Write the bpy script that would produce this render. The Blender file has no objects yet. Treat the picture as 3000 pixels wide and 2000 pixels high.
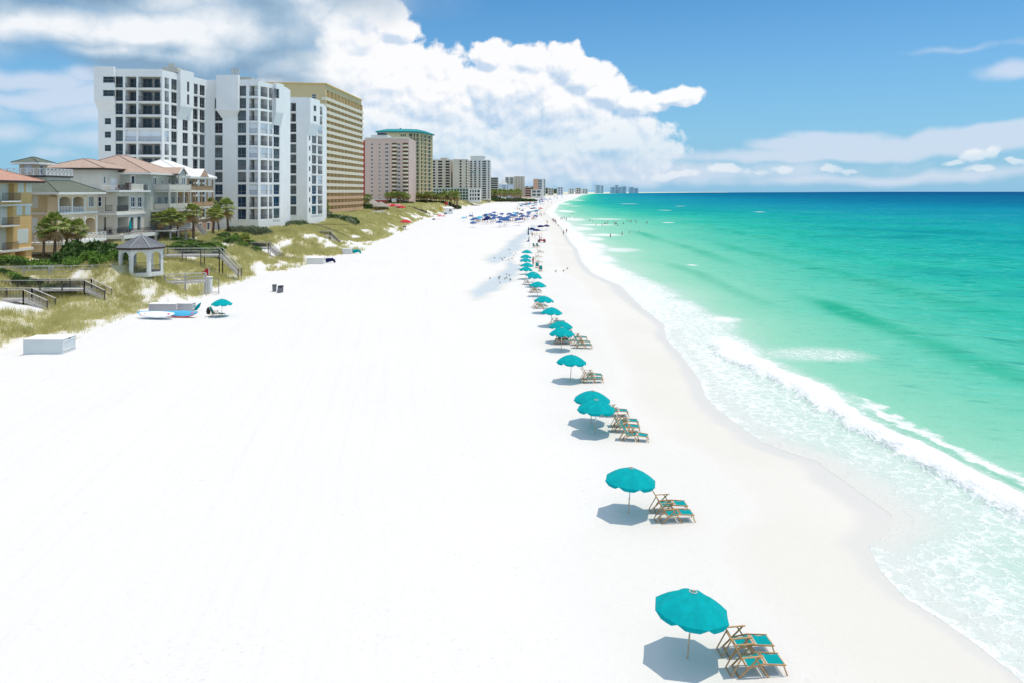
import bpy, bmesh, math, random
import numpy as np
from mathutils import Vector, Matrix
R = math.radians
SC = bpy.context.scene
COL = SC.collection
random.seed(7)
RNG = np.random.default_rng(11)

# ------------------------------------------------------------------ camera
F = 2200.0            # focal length in pixels of the 3000 px wide photograph
HZ = 562.0            # horizon row
CAMZ = 14.2
cam_data = bpy.data.cameras.new('camera')
cam_data.sensor_width = 36.0
cam_data.lens = F / 3000 * 36.0
cam_data.shift_y = -(1000 - HZ) / 3000
cam_data.clip_start = 0.5
cam_data.clip_end = 90000
cam = bpy.data.objects.new('camera', cam_data)
COL.objects.link(cam)
cam.location = (0, 0, CAMZ)
cam.rotation_euler = (R(90), 0, 0)
SC.camera = cam

# ------------------------------------------------------------------ colour management, sun
SC.view_settings.view_transform = 'Standard'
SC.view_settings.look = 'None'
SC.view_settings.gamma = 1
SC.view_settings.exposure = 0.18
SUN_DIR = Vector((0.262, 0.055, 1.0)).normalized()      # towards the sun
SUN_EL = math.asin(SUN_DIR.z)
SUN_AZ = math.atan2(SUN_DIR.x, SUN_DIR.y)               # clockwise from +Y
sd = bpy.data.lights.new('sun', 'SUN')
sd.energy = 2.95
sd.angle = R(0.53)
sd.color = (1.0, 0.90, 0.745)
sun = bpy.data.objects.new('sun', sd)
COL.objects.link(sun)
sun.rotation_euler = SUN_DIR.to_track_quat('Z', 'Y').to_euler()
SC.cycles.max_bounces = 5
SC.cycles.diffuse_bounces = 3
SC.cycles.glossy_bounces = 2
SC.cycles.transparent_max_bounces = 8


# ------------------------------------------------------------------ little node language
class E:
    """a shader socket with arithmetic"""
    def __init__(s, nt, sock): s.nt, s.s = nt, sock
    def _m(s, op, *a):
        n = s.nt.nodes.new('ShaderNodeMath'); n.operation = op
        for i, v in enumerate((s,) + a):
            if isinstance(v, E): s.nt.links.new(v.s, n.inputs[i])
            else: n.inputs[i].default_value = v
        return E(s.nt, n.outputs[0])
    def __add__(s, o): return s._m('ADD', o)
    __radd__ = __add__
    def __mul__(s, o): return s._m('MULTIPLY', o)
    __rmul__ = __mul__
    def __sub__(s, o): return s._m('SUBTRACT', o)
    def __rsub__(s, o): return (s * -1.0) + o
    def __truediv__(s, o): return s._m('DIVIDE', o)
    def pow(s, o): return s._m('POWER', o)
    def max(s, o): return s._m('MAXIMUM', o)
    def min(s, o): return s._m('MINIMUM', o)
    def abs(s): return s._m('ABSOLUTE')
    def sqrt(s): return s._m('SQRT')
    def clamp(s, a=0.0, b=1.0): return s.max(a).min(b)
    def step(s, a, b):
        n = s.nt.nodes.new('ShaderNodeMapRange'); n.interpolation_type = 'SMOOTHSTEP'
        s.nt.links.new(s.s, n.inputs[0]); n.inputs[1].default_value = a; n.inputs[2].default_value = b
        return E(s.nt, n.outputs[0])


def vec(nt, x, y, z=0.0):
    n = nt.nodes.new('ShaderNodeCombineXYZ')
    for i, v in enumerate((x, y, z)):
        if isinstance(v, E): nt.links.new(v.s, n.inputs[i])
        else: n.inputs[i].default_value = v
    return E(nt, n.outputs[0])


def sep(nt, v):
    n = nt.nodes.new('ShaderNodeSeparateXYZ'); nt.links.new(v.s, n.inputs[0])
    return [E(nt, n.outputs[i]) for i in range(3)]


def noise(nt, v, scale, detail=3.0, rough=0.55, dist=0.0, color=False, dim='3D'):
    n = nt.nodes.new('ShaderNodeTexNoise'); n.noise_dimensions = dim
    nt.links.new(v.s, n.inputs['Vector'])
    n.inputs['Scale'].default_value = scale; n.inputs['Detail'].default_value = detail
    n.inputs['Roughness'].default_value = rough; n.inputs['Distortion'].default_value = dist
    return E(nt, n.outputs[1 if color else 0])


def voronoi(nt, v, scale, feature='DISTANCE_TO_EDGE'):
    n = nt.nodes.new('ShaderNodeTexVoronoi'); n.feature = feature
    nt.links.new(v.s, n.inputs['Vector']); n.inputs['Scale'].default_value = scale
    return E(nt, n.outputs[0])


def vmath(nt, op, a, b, c=None):
    n = nt.nodes.new('ShaderNodeVectorMath'); n.operation = op
    nt.links.new(a.s, n.inputs[0])
    if isinstance(b, E): nt.links.new(b.s, n.inputs[1])
    elif op == 'SCALE': n.inputs['Scale'].default_value = b
    else: n.inputs[1].default_value = b
    return E(nt, n.outputs[0])


def mix(nt, f, a, b):
    n = nt.nodes.new('ShaderNodeMix'); n.data_type = 'RGBA'
    for i, v in ((0, f), (6, a), (7, b)):
        if isinstance(v, E): nt.links.new(v.s, n.inputs[i])
        else: n.inputs[i].default_value = v if i == 0 else (*v, 1)
    return E(nt, n.outputs[2])


def ramp(nt, f, stops):
    n = nt.nodes.new('ShaderNodeValToRGB'); cr = n.color_ramp
    while len(cr.elements) < len(stops): cr.elements.new(0.5)
    for e, (p, c) in zip(cr.elements, stops): e.position = p; e.color = (*c, 1)
    nt.links.new(f.s, n.inputs[0])
    return E(nt, n.outputs[0])


def attr(nt, name):
    n = nt.nodes.new('ShaderNodeAttribute'); n.attribute_name = name
    return E(nt, n.outputs['Fac'])


def lin(r, g, b):
    f = lambda c: c / 12.92 if c <= 0.04045 else ((c + 0.055) / 1.055) ** 2.4
    return tuple(f(v / 255) for v in (r, g, b))


def sc(c, k): return tuple(v * k for v in c)


# ------------------------------------------------------------------ sky with clouds
world = bpy.data.worlds.new('World')
SC.world = world
world.use_nodes = True
nt = world.node_tree
nt.nodes.clear()


def cpos(px, py):
    u, v = (px - 1500) / F, (HZ - py) / F
    az = math.atan(u)
    return az, v * math.cos(az)


def cloud_group(name, blobs, wscale, wamp, nscale, namp, rough, detail=7, puffy=0.0):
    g = bpy.data.node_groups.new(name, 'ShaderNodeTree')
    g.interface.new_socket('P', in_out='INPUT', socket_type='NodeSocketVector')
    g.interface.new_socket('D', in_out='OUTPUT', socket_type='NodeSocketFloat')
    gi = g.nodes.new('NodeGroupInput'); go = g.nodes.new('NodeGroupOutput')
    P = E(g, gi.outputs[0])
    w = vmath(g, 'SUBTRACT', noise(g, P, wscale, 3, 0.6, color=True, dim='2D'), (0.5, 0.5, 0.5))
    P2 = vmath(g, 'ADD', P, vmath(g, 'SCALE', w, wamp))
    n = noise(g, P2, nscale, detail, rough, dim='2D')
    x, y, _ = sep(g, P2)
    if puffy:
        Pz = vmath(g, 'ADD', P, vmath(g, 'SCALE', w, wamp * .6))
        def vf(k, src):
            v = g.nodes.new('ShaderNodeTexVoronoi'); v.voronoi_dimensions = '2D'; v.feature = 'F1'
            g.links.new(src.s, v.inputs['Vector']); v.inputs['Scale'].default_value = k
            return 1.0 - E(g, v.outputs[0])
        n = n * (1 - puffy) + (vf(26, Pz) * .5 + vf(60, Pz) * .5 - .10) * puffy
    d = None
    for (px, py, rx, ry, wt) in blobs:
        cu, cv = cpos(px, py)
        a = (x - cu) * (F / rx); b = (y - cv) * (F / ry)
        e = (1.0 - (a * a + b * b).sqrt()) * wt
        d = e if d is None else d.max(e)
    out = d.max(-1.5) + (n - 0.5) * namp
    g.links.new(out.s, go.inputs[0])
    return g


def call(g, P):
    n = nt.nodes.new('ShaderNodeGroup'); n.node_tree = g
    nt.links.new(P.s, n.inputs[0])
    return E(nt, n.outputs[0])


tc = nt.nodes.new('ShaderNodeTexCoord')
gx, gy, gz = sep(nt, E(nt, tc.outputs['Generated']))
uu = gx._m('ARCTAN2', gy)
vv = gz / (gx * gx + gy * gy + 1e-6).sqrt()
P = vec(nt, uu, vv)

CUMULUS = [  # px, py, rx, ry in photograph pixels, weight
    (1080, 40, 120, 95, .9), (1150, 95, 90, 50, .8), (1060, 130, 110, 80, .8), (1010, 190, 120, 90, .9), (940, 240, 170, 90, 1.0),
    (1130, 250, 250, 160, 1.3), (1150, 400, 330, 200, 1.4), (1230, 300, 270, 180, 1.3),
    (1440, 165, 85, 60, 1.0), (1540, 185, 90, 60, 1.0), (1650, 190, 90, 70, 1.0), (1710, 235, 110, 80, 1.1),
    (1770, 275, 110, 70, 1.0), (1850, 305, 110, 50, .8), (1500, 270, 250, 130, 1.2), (1620, 320, 230, 120, 1.1),
    (1985, 288, 85, 36, .8), (1930, 318, 60, 22, .6), (1780, 440, 240, 110, .9), (1600, 450, 300, 140, .9),
    (1450, 480, 250, 90, .7),
    (2870, 462, 60, 26, .5), (2800, 482, 40, 10, .36), (2975, 480, 30, 9, .36), (2290, 487, 46, 16, .36),
    (2120, 497, 60, 16, .32), (2215, 500, 40, 12, .28), (2420, 489, 34, 10, .28), (2500, 492, 40, 10, .28),
    (1960, 512, 90, 20, .55), (1700, 520, 120, 22, .55), (1560, 515, 100, 24, .5), (2870, 505, 40, 12, .4),
]
HAZY = [     # soft pale veils
    (2450, 405, 190, 38, 1.1), (2560, 430, 280, 36, 1.1), (2850, 410, 420, 48, 1.2), (2950, 385, 240, 30, 1.1),
    (2300, 425, 130, 30, .9), (3350, 400, 300, 60, 1.1), (2400, 450, 700, 26, .8),
    (2960, 215, 100, 26, .6), (2800, 160, 200, 14, .35), (90, 235, 190, 45, .8), (230, 290, 220, 55, .8), (60, 300, 160, 40, .7),
    (20, 400, 120, 40, .6), (240, 430, 140, 50, .5), (160, 470, 120, 40, .4), (1800, 500, 900, 50, .7), (2600, 520, 900, 26, .55),
    (1400, 520, 500, 60, .7), (240, 215, 70, 40, .8), (-250, 330, 260, 90, .8), (260, 350, 160, 60, .6), (600, 420, 500, 120, .6),
]
STRATUS = [  # the big grey-bottomed cloud overhead at left
    (120, 60, 330, 95, 1.1), (450, 110, 420, 110, 1.3), (560, 165, 360, 90, 1.1), (750, 90, 330, 150, 1.2),
    (830, 200, 260, 80, 1.1), (960, 60, 120, 130, .9), (560, 215, 240, 50, .8), (-250, 0, 420, 170, 1.2), (400, -60, 900, 140, 1.3),
    (1000, -80, 260, 120, 1.0), (900, 240, 200, 60, .8),
]
BRIGHT = [(60, 85, 200, 36, .9), (330, 75, 240, 60, 1.0), (560, 65, 190, 80, 1.2), (660, 125, 150, 55, 1.1), (250, 140, 170, 22, .6), (420, 160, 140, 20, .5), (-250, 120, 300, 60, .8), (930, 20, 60, 60, .5), (1020, 150, 120, 120, .9)]
gB = cloud_group('bright_part', BRIGHT, 5.0, 0.05, 10.0, 0.9, 0.6, 7)
gC = cloud_group('cumulus', CUMULUS, 12.0, 0.026, 26.0, 1.05, 0.66, 9, puffy=.34)
gH = cloud_group('veil', HAZY, 5.0, 0.05, 14.0, 0.55, 0.58, 6)
gS = cloud_group('stratus', STRATUS, 4.0, 0.06, 7.5, 0.60, 0.58, 7)

sky = nt.nodes.new('ShaderNodeTexSky')
sky.sky_type = 'NISHITA'
sky.sun_disc = False
sky.sun_elevation = SUN_EL
sky.sun_rotation = SUN_AZ
sky.altitude = 0
sky.air_density = 1.0
sky.dust_density = 0.6
sky.ozone_density = 1.6
SKY_STRENGTH = 0.135
hs = nt.nodes.new('ShaderNodeHueSaturation')
hs.inputs['Hue'].default_value = 0.487
hs.inputs['Saturation'].default_value = 1.12
hs.inputs['Value'].default_value = 1.0
nt.links.new(sky.outputs[0], hs.inputs['Color'])
K = 1.0 / SKY_STRENGTH
skyc = E(nt, hs.outputs[0])
skyc = vmath(nt, 'MULTIPLY', skyc, (0.34, 0.60, 0.82))
# pale air low over the horizon is part of the sky
low = (1.0 - vv.abs() * 3.3).clamp().pow(1.5)
base = mix(nt, low * 0.80, skyc, sc(lin(150, 203, 238), K * 0.88))
# veils
dH = call(gH, P)
mH = dH.step(0.0, 0.55) * 0.66
base = mix(nt, mH, base, sc(lin(226, 232, 246), K * 0.88))
# cumulus with light tops and grey-blue undersides
dC = call(gC, P)
dC2 = call(gC, vmath(nt, 'ADD', P, (0.004, 0.009, 0)))
mC = dC.step(0.0, 0.20)
lit = ((dC - dC2) * 1.9 + 0.55).clamp()
body = noise(nt, P, 9.0, 7, 0.62, dim='2D')
deep = (dC * 0.55 + 0.15).clamp()                      # thick parts away from the edge are softer and bluer
shade = (lit * (1.0 - deep * 0.35) + 0.20 + (body - 0.5) * 0.9 * deep + vv * 1.2).clamp()
colC = ramp(nt, shade, [(0.0, sc(lin(168, 198, 232), K * 0.88)), (0.35, sc(lin(200, 219, 240), K * 0.88)), (0.62, sc(lin(228, 236, 247), K * 0.89)), (0.95, sc(lin(255, 253, 252), K * 0.92))])
farfade = (0.30 + vv * 6.0).clamp()
base = mix(nt, mC * farfade * 0.93, base, colC)
# stratus
dS = call(gS, P)
dS2 = call(gS, vmath(nt, 'ADD', P, (0.02, 0.03, 0)))
mS = dS.step(-0.1, 0.7)
dB = call(gB, P)
sh2 = (0.16 + dB.step(-0.45, 0.75) * 0.75 + (dS - dS2) * 0.7 + (noise(nt, P, 8, 8, 0.62, dim='2D') - 0.5) * 1.0).clamp()
colS = ramp(nt, sh2, [(0.0, sc(lin(138, 168, 195), K * 0.88)), (0.32, sc(lin(168, 194, 216), K * 0.88)), (0.62, sc(lin(208, 221, 233), K * 0.88)), (0.92, sc(lin(248, 250, 252), K * 0.90))])
front = gy.step(0.05, 0.35)
base2 = mix(nt, mS * 0.93 * front, base, colS)
Pd = E(nt, tc.outputs['Generated'])
rest = noise(nt, Pd, 2.2, 4, .55).step(.42, .58) * (vv.step(0.34, 0.60).max(1.0 - gy.step(-0.1, 0.3)) * vv.step(0.02, 0.15))  # bright clouds overhead and behind the camera, added to lift the shadows
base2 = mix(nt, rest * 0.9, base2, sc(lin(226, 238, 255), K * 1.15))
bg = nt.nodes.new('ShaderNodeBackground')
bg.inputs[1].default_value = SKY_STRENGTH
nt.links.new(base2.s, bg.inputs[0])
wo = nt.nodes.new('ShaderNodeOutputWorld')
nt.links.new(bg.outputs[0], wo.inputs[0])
world.cycles.sampling_method = 'MANUAL'
world.cycles.sample_map_resolution = 512


# ------------------------------------------------------------------ object helpers
def tag(o, label=None, cat=None, group=None, kind=None):
    if label: o['label'] = label
    if cat: o['category'] = cat
    if group: o['group'] = group
    if kind: o['kind'] = kind
    return o


def empty(name, label, cat, loc=(0, 0, 0), rz=0.0, group=None):
    o = bpy.data.objects.new(name, None)
    o.empty_display_size = 0.5
    COL.objects.link(o)
    o.location = loc; o.rotation_euler = (0, 0, rz)
    return tag(o, label, cat, group)


def np_mesh(name, verts, faces, mats=(), smooth=False, attrs=None, midx=None):
    """verts (n,3), faces (m,k) numpy"""
    me = bpy.data.meshes.new(name)
    verts = np.asarray(verts, dtype=np.float32); faces = np.asarray(faces, dtype=np.int32)
    k = faces.shape[1]
    me.vertices.add(len(verts)); me.vertices.foreach_set('co', verts.ravel())
    me.loops.add(faces.size); me.loops.foreach_set('vertex_index', faces.ravel())
    me.polygons.add(len(faces))
    me.polygons.foreach_set('loop_start', np.arange(0, faces.size, k, dtype=np.int32))
    me.polygons.foreach_set('loop_total', np.full(len(faces), k, dtype=np.int32))
    if midx is not None: me.polygons.foreach_set('material_index', np.asarray(midx, dtype=np.int32))
    me.polygons.foreach_set('use_smooth', np.full(len(faces), smooth, dtype=bool))
    me.update(calc_edges=True)
    for kx, v in (attrs or {}).items():
        at = me.attributes.new(kx, 'FLOAT', 'POINT'); at.data.foreach_set('value', np.asarray(v, dtype=np.float32).ravel())
    for m in mats: me.materials.append(m)
    o = bpy.data.objects.new(name, me)
    COL.objects.link(o)
    return o


# ------------------------------------------------------------------ numpy noise
def _hash(ix, iy, seed):
    h = (ix.astype(np.int64) * 374761393 + iy.astype(np.int64) * 668265263 + seed * 974634777) & 0xffffffff
    h = ((h ^ (h >> 13)) * 1274126177) & 0xffffffff
    return ((h ^ (h >> 16)) & 0xffff) / 65535.0


def vnoise(x, y, seed=0):
    ix, iy = np.floor(x), np.floor(y)
    fx, fy = x - ix, y - iy
    fx, fy = fx * fx * (3 - 2 * fx), fy * fy * (3 - 2 * fy)
    a, b = _hash(ix, iy, seed), _hash(ix + 1, iy, seed)
    c, d = _hash(ix, iy + 1, seed), _hash(ix + 1, iy + 1, seed)
    return (a * (1 - fx) + b * fx) * (1 - fy) + (c * (1 - fx) + d * fx) * fy


def fbm(x, y, oct=4, seed=0):
    s, a, t = 0.0, 0.5, 0.0
    for i in range(oct):
        s = s + a * vnoise(x * 2 ** i, y * 2 ** i, seed + i * 17); t += a; a *= 0.5
    return s / t


def sstep(a, b, x):
    t = np.clip((x - a) / (b - a), 0, 1)
    return t * t * (3 - 2 * t)


# ------------------------------------------------------------------ shore geometry
_sh = [(-40, 15.6), (18, 15.6), (22.96, 15.3), (24.4, 15.1), (25.8, 14.75), (27.2, 14.25), (29.2, 14.3), (31.2, 14.8), (32.6, 16.4), (34.2, 17.3),
       (37, 17.0), (41, 16.6), (42.5, 15.5), (44.1, 14.7), (50.4, 13.9), (53.9, 13.9), (58.8, 14.7), (67.4, 15.2), (75.1, 15.4),
       (83, 16.8), (95, 16.5), (118, 16.9), (128, 15.2), (137, 14.4), (158, 14.6), (190, 16.6), (218, 17), (290, 20), (400, 21.5), (538, 24),
       (900, 50), (1735, 142), (3000, 270), (5000, 520), (8000, 1300), (12000, 2900), (16000, 5200), (80000, 40000)]
_shY = np.array([p[0] for p in _sh], float); _shX = np.array([p[1] for p in _sh], float)
_toe = [(-50, -38), (40, -39), (61, -41.5), (75, -43), (83, -44.5), (99, -42.3), (108, -44.3), (125, -43.5), (134, -42), (140, -41.5), (163, -39.6), (181, -36.7), (209, -39), (269, -39.3), (300, -43), (367, -46.5), (477, -44), (637, -45), (1116, -20), (1700, 40), (3000, 150), (5000, 390), (8000, 1150), (12000, 2700), (80000, 39000)]
_tY = np.array([p[0] for p in _toe], float); _tX = np.array([p[1] for p in _toe], float)


def xs(Y):
    return np.interp(Y, _shY, _shX)


def xtoe(Y):
    Y = np.asarray(Y, float)
    return np.interp(Y, _tY, _tX) + (fbm(Y * 0.06, Y * 0 + 3.3, 3, 5) - 0.5) * 3.5 * np.clip(1.2 - Y / 900, 0, 1)


WZ = -0.5


def ground_z(X, Y):
    X = np.asarray(X, float); Y = np.asarray(Y, float)
    s = xs(Y) - X
    z = np.where(s < 6.5, WZ + 0.077 * s, 0.0)
    z = np.maximum(z, -3.0)
    z = z + sstep(6, 9, s) * 0.05 * (fbm(X * .25, Y * .25, 3, 3) - .5)
    # wide shallow dip of the tide pool
    z = z - 0.25 * np.exp(-((X + 2.5 - (Y - 150) * 0.004) / 3.5) ** 2) * sstep(95, 130, Y) * (1 - sstep(330, 420, Y))
    D = xtoe(Y) - X
    wd = np.interp(Y, [60, 84, 92, 97, 107, 120, 260, 400], [26, 27, 20, 10, 10.5, 17, 17, 14])
    rise = sstep(0, wd, D)
    z = z + rise * 4.2 + sstep(18, 40, D) * 0.7
    z = z + 1.3 * np.exp(-((X + 46.8) / 4.5) ** 2 - ((Y - 95.5) / 5) ** 2)
    bump = (fbm(X * 0.16, Y * 0.10, 3, 21) - 0.5) * 2.6 + (fbm(X * .6, Y * .5, 2, 31) - .5) * .5
    z = z + bump * sstep(0, 5, D) * (1 - sstep(24, 34, D))
    return z


def veg_mask(X, Y):
    """0 bare sand .. 1 dense beach grass"""
    D = xtoe(Y) - X
    n = fbm(X * 0.22 + 5, Y * 0.11, 4, 44)
    n2 = fbm(X * 0.9, Y * 0.7, 2, 45)
    lo = sstep(-1.5, 3.5, D) * sstep(0.48, 0.57, n + (n2 - .5) * .25 + sstep(2, 10, D) * 0.165 - 0.04 - .035 * (1 - sstep(86, 96, Y)) + .13 * np.exp(-((X + 46.5) / 5) ** 2 - ((Y - 101) / 14) ** 2))
    return lo * (1 - sstep(60, 75, D))


def gz1(x, y): return float(ground_z(np.array([x]), np.array([y]))[0])


def at(px, py, Y):
    return ((px - 1500) / F * Y, Y, CAMZ - (py - HZ) / F * Y)


def on_ground(px, py, z=0.0):
    Y = F * (CAMZ - z) / (py - HZ)
    return ((px - 1500) / F * Y, Y)


def axis(lo, hi, fn):
    out = [lo]
    while out[-1] < hi: out.append(out[-1] + fn(out[-1]))
    return np.array(out)


def grid(X, Y, Z, name, mats, attrs=None, smooth=True):
    n, m = X.shape
    v = np.stack([X, Y, Z], -1).reshape(-1, 3)
    i = np.arange(n * m).reshape(n, m)
    f = np.stack([i[:-1, :-1], i[:-1, 1:], i[1:, 1:], i[1:, :-1]], -1).reshape(-1, 4)
    return np_mesh(name, v, f, mats, smooth, attrs)


def new_mat(name):
    m = bpy.data.materials.new(name); m.use_nodes = True
    b = m.node_tree.nodes['Principled BSDF']
    return m, m.node_tree, b


def bump(nt, b, h, strength, dist):
    n = nt.nodes.new('ShaderNodeBump'); n.inputs['Strength'].default_value = strength; n.inputs['Distance'].default_value = dist
    nt.links.new(h.s, n.inputs['Height']); nt.links.new(n.outputs[0], b.inputs['Normal'])


# ---- sand
m_sand, t, b = new_mat('sand')
g = t.nodes.new('ShaderNodeNewGeometry'); Pw = E(t, g.outputs['Position'])
wet = attr(t, 'wet'); veg = attr(t, 'veg')
n1 = noise(t, Pw, 0.06, 4, .5); n2 = noise(t, Pw, 2.2, 5, .65); n3 = noise(t, Pw, 14, 3, .6)
px_, py_, _ = sep(t, Pw)
dry = mix(t, n1, (0.632, 0.623, 0.611), (0.675, 0.666, 0.654))
dry = mix(t, n2.step(.35, .75) * 0.25, dry, (0.602, 0.593, 0.581))
spk = noise(t, Pw, 3.1, 6, .8)
dry = mix(t, spk.step(.63, .72) * 0.5 * noise(t, Pw, .12, 3).step(.45, .6), dry, (0.430, 0.413, 0.378))
damp = mix(t, n1.step(.3, .7), (0.585, 0.565, 0.520), (0.622, 0.603, 0.562))
zone = noise(t, Pw, .16, 3).step(.42, .62)
marks = noise(t, Pw, 4.6, 4, .75).step(.56, .70) * zone
dry = mix(t, marks * 0.60, dry, (0.45, 0.438, 0.42))
rks = noise(t, vec(t, (px_ + py_ * 0.15) * 2.2, py_ * 0.03), 1.0, 3, .6).step(.45, .7) * ((px_ * -0.12).clamp())
dry = mix(t, rks * 0.26, dry, (0.572, 0.568, 0.559))
c = mix(t, wet.step(0.0, 0.42), dry, damp)
c = mix(t, wet.step(0.38, 1.0), c, (0.56, 0.548, 0.513))
litter = mix(t, n2, (0.40, 0.38, 0.18), (0.533, 0.499, 0.344))
c = mix(t, (veg * (0.55 + n2 * .6)).clamp() * 0.85, c, litter)
pl = attr(t, 'pool')
c = mix(t, pl.step(.05, .5) * .8, c, damp)
c = mix(t, (pl.step(.35, .9) * (.75 + n2 * .4)).clamp(), c, (0.456, 0.516, 0.542))
t.links.new(c.s, b.inputs['Base Color'])
rgh = 0.95 - wet.step(0.5, 1.0).max(pl.step(.4, .9)) * 0.45
t.links.new(rgh.s, b.inputs['Roughness'])
b.inputs['Specular IOR Level'].default_value = 0.25
# raked lines and footprints
rk = t.nodes.new('ShaderNodeTexWave'); rk.wave_type = 'BANDS'; rk.bands_direction = 'X'
t.links.new(vec(t, px_ + py_ * 0.30, py_ * 0.02).s, rk.inputs[0]); rk.inputs['Scale'].default_value = 0.8
rk.inputs['Distortion'].default_value = 2.0; rk.inputs['Detail'].default_value = 2; rk.inputs['Detail Scale'].default_value = 0.6
foot = (1.0 - voronoi(t, Pw, 1.7, 'F1') * 2.6).clamp() * noise(t, Pw, .35, 2).step(.45, .6)
h = n3 * 0.012 + n2 * 0.05 + E(t, rk.outputs['Fac']) * 0.004 * (px_ * -0.1).clamp() - foot * 0.03
bump(t, b, h * (1.0 - wet * 0.9), 0.8, 1.0)

Ya = axis(-25, 15000, lambda y: max(0.5, abs(y) * 0.009))
sa = np.concatenate([axis(-9, 8, lambda s: 0.35), axis(8.5, 46, lambda s: 1.6), axis(48, 112, lambda s: 0.8), axis(114, 600, lambda s: s * .07), [1500, 4000, 9000]])
YY, SS = np.meshgrid(Ya, sa, indexing='ij')
XX = xs(YY) - SS
ZZ = ground_z(XX, YY)
wob = (fbm(YY * .5, SS * 0 + 2, 3, 77) - .5)
wband = np.interp(Ya, [-20, 25, 30, 34, 42, 60, 80, 110, 140, 260, 500], [.7, .8, 1.2, 2.2, 1.7, 1.1, 1.2, 2.4, 1.6, 1.6, 1.2])[:, None]
wet = 1 - sstep(wband * .45, wband * 1.6, SS + wob * .8)
wet = np.maximum(wet, 0.40 * (1 - sstep(4.0, 9.5, SS + (fbm(YY * .05, SS * .1, 2, 9) - .5) * 3)))
wet = np.maximum(wet, 0.22 * (1 - sstep(11, 15.5, SS + (fbm(YY * .04, SS * .1, 3, 19) - .5) * 5)))
wet = np.maximum(wet, (SS < 0.3) * 1.0)
pool = np.zeros_like(XX)
for cl in ([(312, 9.5, 1.5), (244, 3.6, 2.0), (191.6, -.3, 2.6), (157.7, -3.2, 2.4)], [(150, 0.5, 1.0), (128.6, -.3, 2.2), (108.5, -3.6, 2.2), (104, -4.4, 1.6)]):
    cy, cx, cw = [np.array(v, float) for v in zip(*cl[::-1])]
    xc = np.interp(YY, cy, cx) + (fbm(YY * .12, YY * 0, 3, 64) - .5) * 2.2; w_ = np.interp(YY, cy, cw) * (.7 + .6 * fbm(YY * .2, YY * 0 + 4, 2, 65))
    e = np.abs(XX - xc) / w_ + np.maximum(0, (YY - cy[-1]) / 14) + np.maximum(0, (cy[0] - YY) / 9) + (fbm(XX * .5, YY * .3, 3, 68) - .5) * .6
    pool = np.maximum(pool, 1.25 - e * .75)
pool = np.clip(pool, 0, 1)
grid(XX[:, ::-1], YY[:, ::-1], ZZ[:, ::-1], 'ground', [m_sand], {'wet': wet[:, ::-1], 'pool': pool[:, ::-1], 'veg': (veg_mask(XX, YY) + sstep(75, 90, SS + 0 * YY) * .6 * (SS < 700))[:, ::-1]}).__setitem__('kind', 'structure')

# ---- sea
m_sea, t, b = new_mat('sea_water')
g = t.nodes.new('ShaderNodeNewGeometry'); Pw = E(t, g.outputs['Position'])
off = attr(t, 'off'); foam = attr(t, 'foam'); swell = attr(t, 'swell')
sx, sy, _ = sep(t, Pw)
nA = noise(t, Pw, 0.035, 5, .6, 0.3); nB = noise(t, Pw, 0.45, 5, .65, .4); nC = noise(t, Pw, 2.4, 4, .6)
nL = noise(t, Pw, 0.006, 5, .6)
f_ = off + (nA - .5) * 0.07 + (nL - .5) * 0.09 + (nB - .5) * 0.035
KK = 0.67
STOPS = [(0.0, (243, 240, 231)), (0.09, (238, 240, 232)), (0.16, (216, 238, 224)), (0.26, (158, 224, 194)), (0.34, (112, 212, 182)), (0.40, (50, 194, 170)), (0.46, (16, 173, 170)), (0.53, (8, 153, 172)), (0.60, (4, 134, 170)), (0.68, (0, 106, 154)), (0.76, (0, 92, 146)), (0.86, (0, 74, 138))]
water = ramp(t, f_, [(p, sc(lin(*c_), KK)) for p, c_ in STOPS])
sw = (swell * (0.55 + nA * 0.9)).clamp()
water = mix(t, sw * 0.75, water, sc(lin(0, 182, 140), KK))
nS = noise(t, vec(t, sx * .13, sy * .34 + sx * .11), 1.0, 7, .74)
glit = nS.step(.50, .68) * (nA * .6 + .5).clamp() * off.step(.28, .42) * (1.0 - off.step(.6, .75) * .7)  # wave glints and dark wave sides are painted into the water colour
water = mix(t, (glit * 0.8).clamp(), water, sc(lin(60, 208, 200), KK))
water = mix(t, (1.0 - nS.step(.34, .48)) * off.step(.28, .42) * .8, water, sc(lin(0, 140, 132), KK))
# foam lace
wv = vmath(t, 'ADD', Pw, vmath(t, 'SCALE', noise(t, Pw, .9, 4, .6, color=True), 1.6))
lace = (1.0 - voronoi(t, wv, 1.15) * 5.0).clamp().pow(1.5)
lace2 = (1.0 - voronoi(t, wv, 3.1) * 5.0).clamp()
fine = noise(t, wv, 3.2, 6, .75)
pat = (lace * .40 + lace2 * .22 + noise(t, wv, 1.1, 5, .65) * .50 + fine * .16).clamp()
fl = ((foam + pat - 1.02) * 2.1).clamp() * 0.80
solid = ((foam + (fine - .5) * .55 - 0.80) * 5.0).clamp()
fm = fl.max(solid)
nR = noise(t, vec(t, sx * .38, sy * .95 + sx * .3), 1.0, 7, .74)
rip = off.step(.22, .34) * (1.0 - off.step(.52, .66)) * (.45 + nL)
water = mix(t, nR.step(.54, .70) * rip * .75, water, sc(lin(150, 228, 210), KK))  # ripple sparkle and shade likewise mixed into the colour
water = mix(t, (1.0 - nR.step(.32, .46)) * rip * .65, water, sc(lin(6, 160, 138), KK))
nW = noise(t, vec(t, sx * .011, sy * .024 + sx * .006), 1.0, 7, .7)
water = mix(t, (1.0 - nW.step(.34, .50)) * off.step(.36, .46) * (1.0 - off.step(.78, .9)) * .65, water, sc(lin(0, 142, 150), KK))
water = mix(t, nW.step(.56, .70) * off.step(.36, .46) * (1.0 - off.step(.72, .82)) * .48, water, sc(lin(70, 205, 190), KK))
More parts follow.
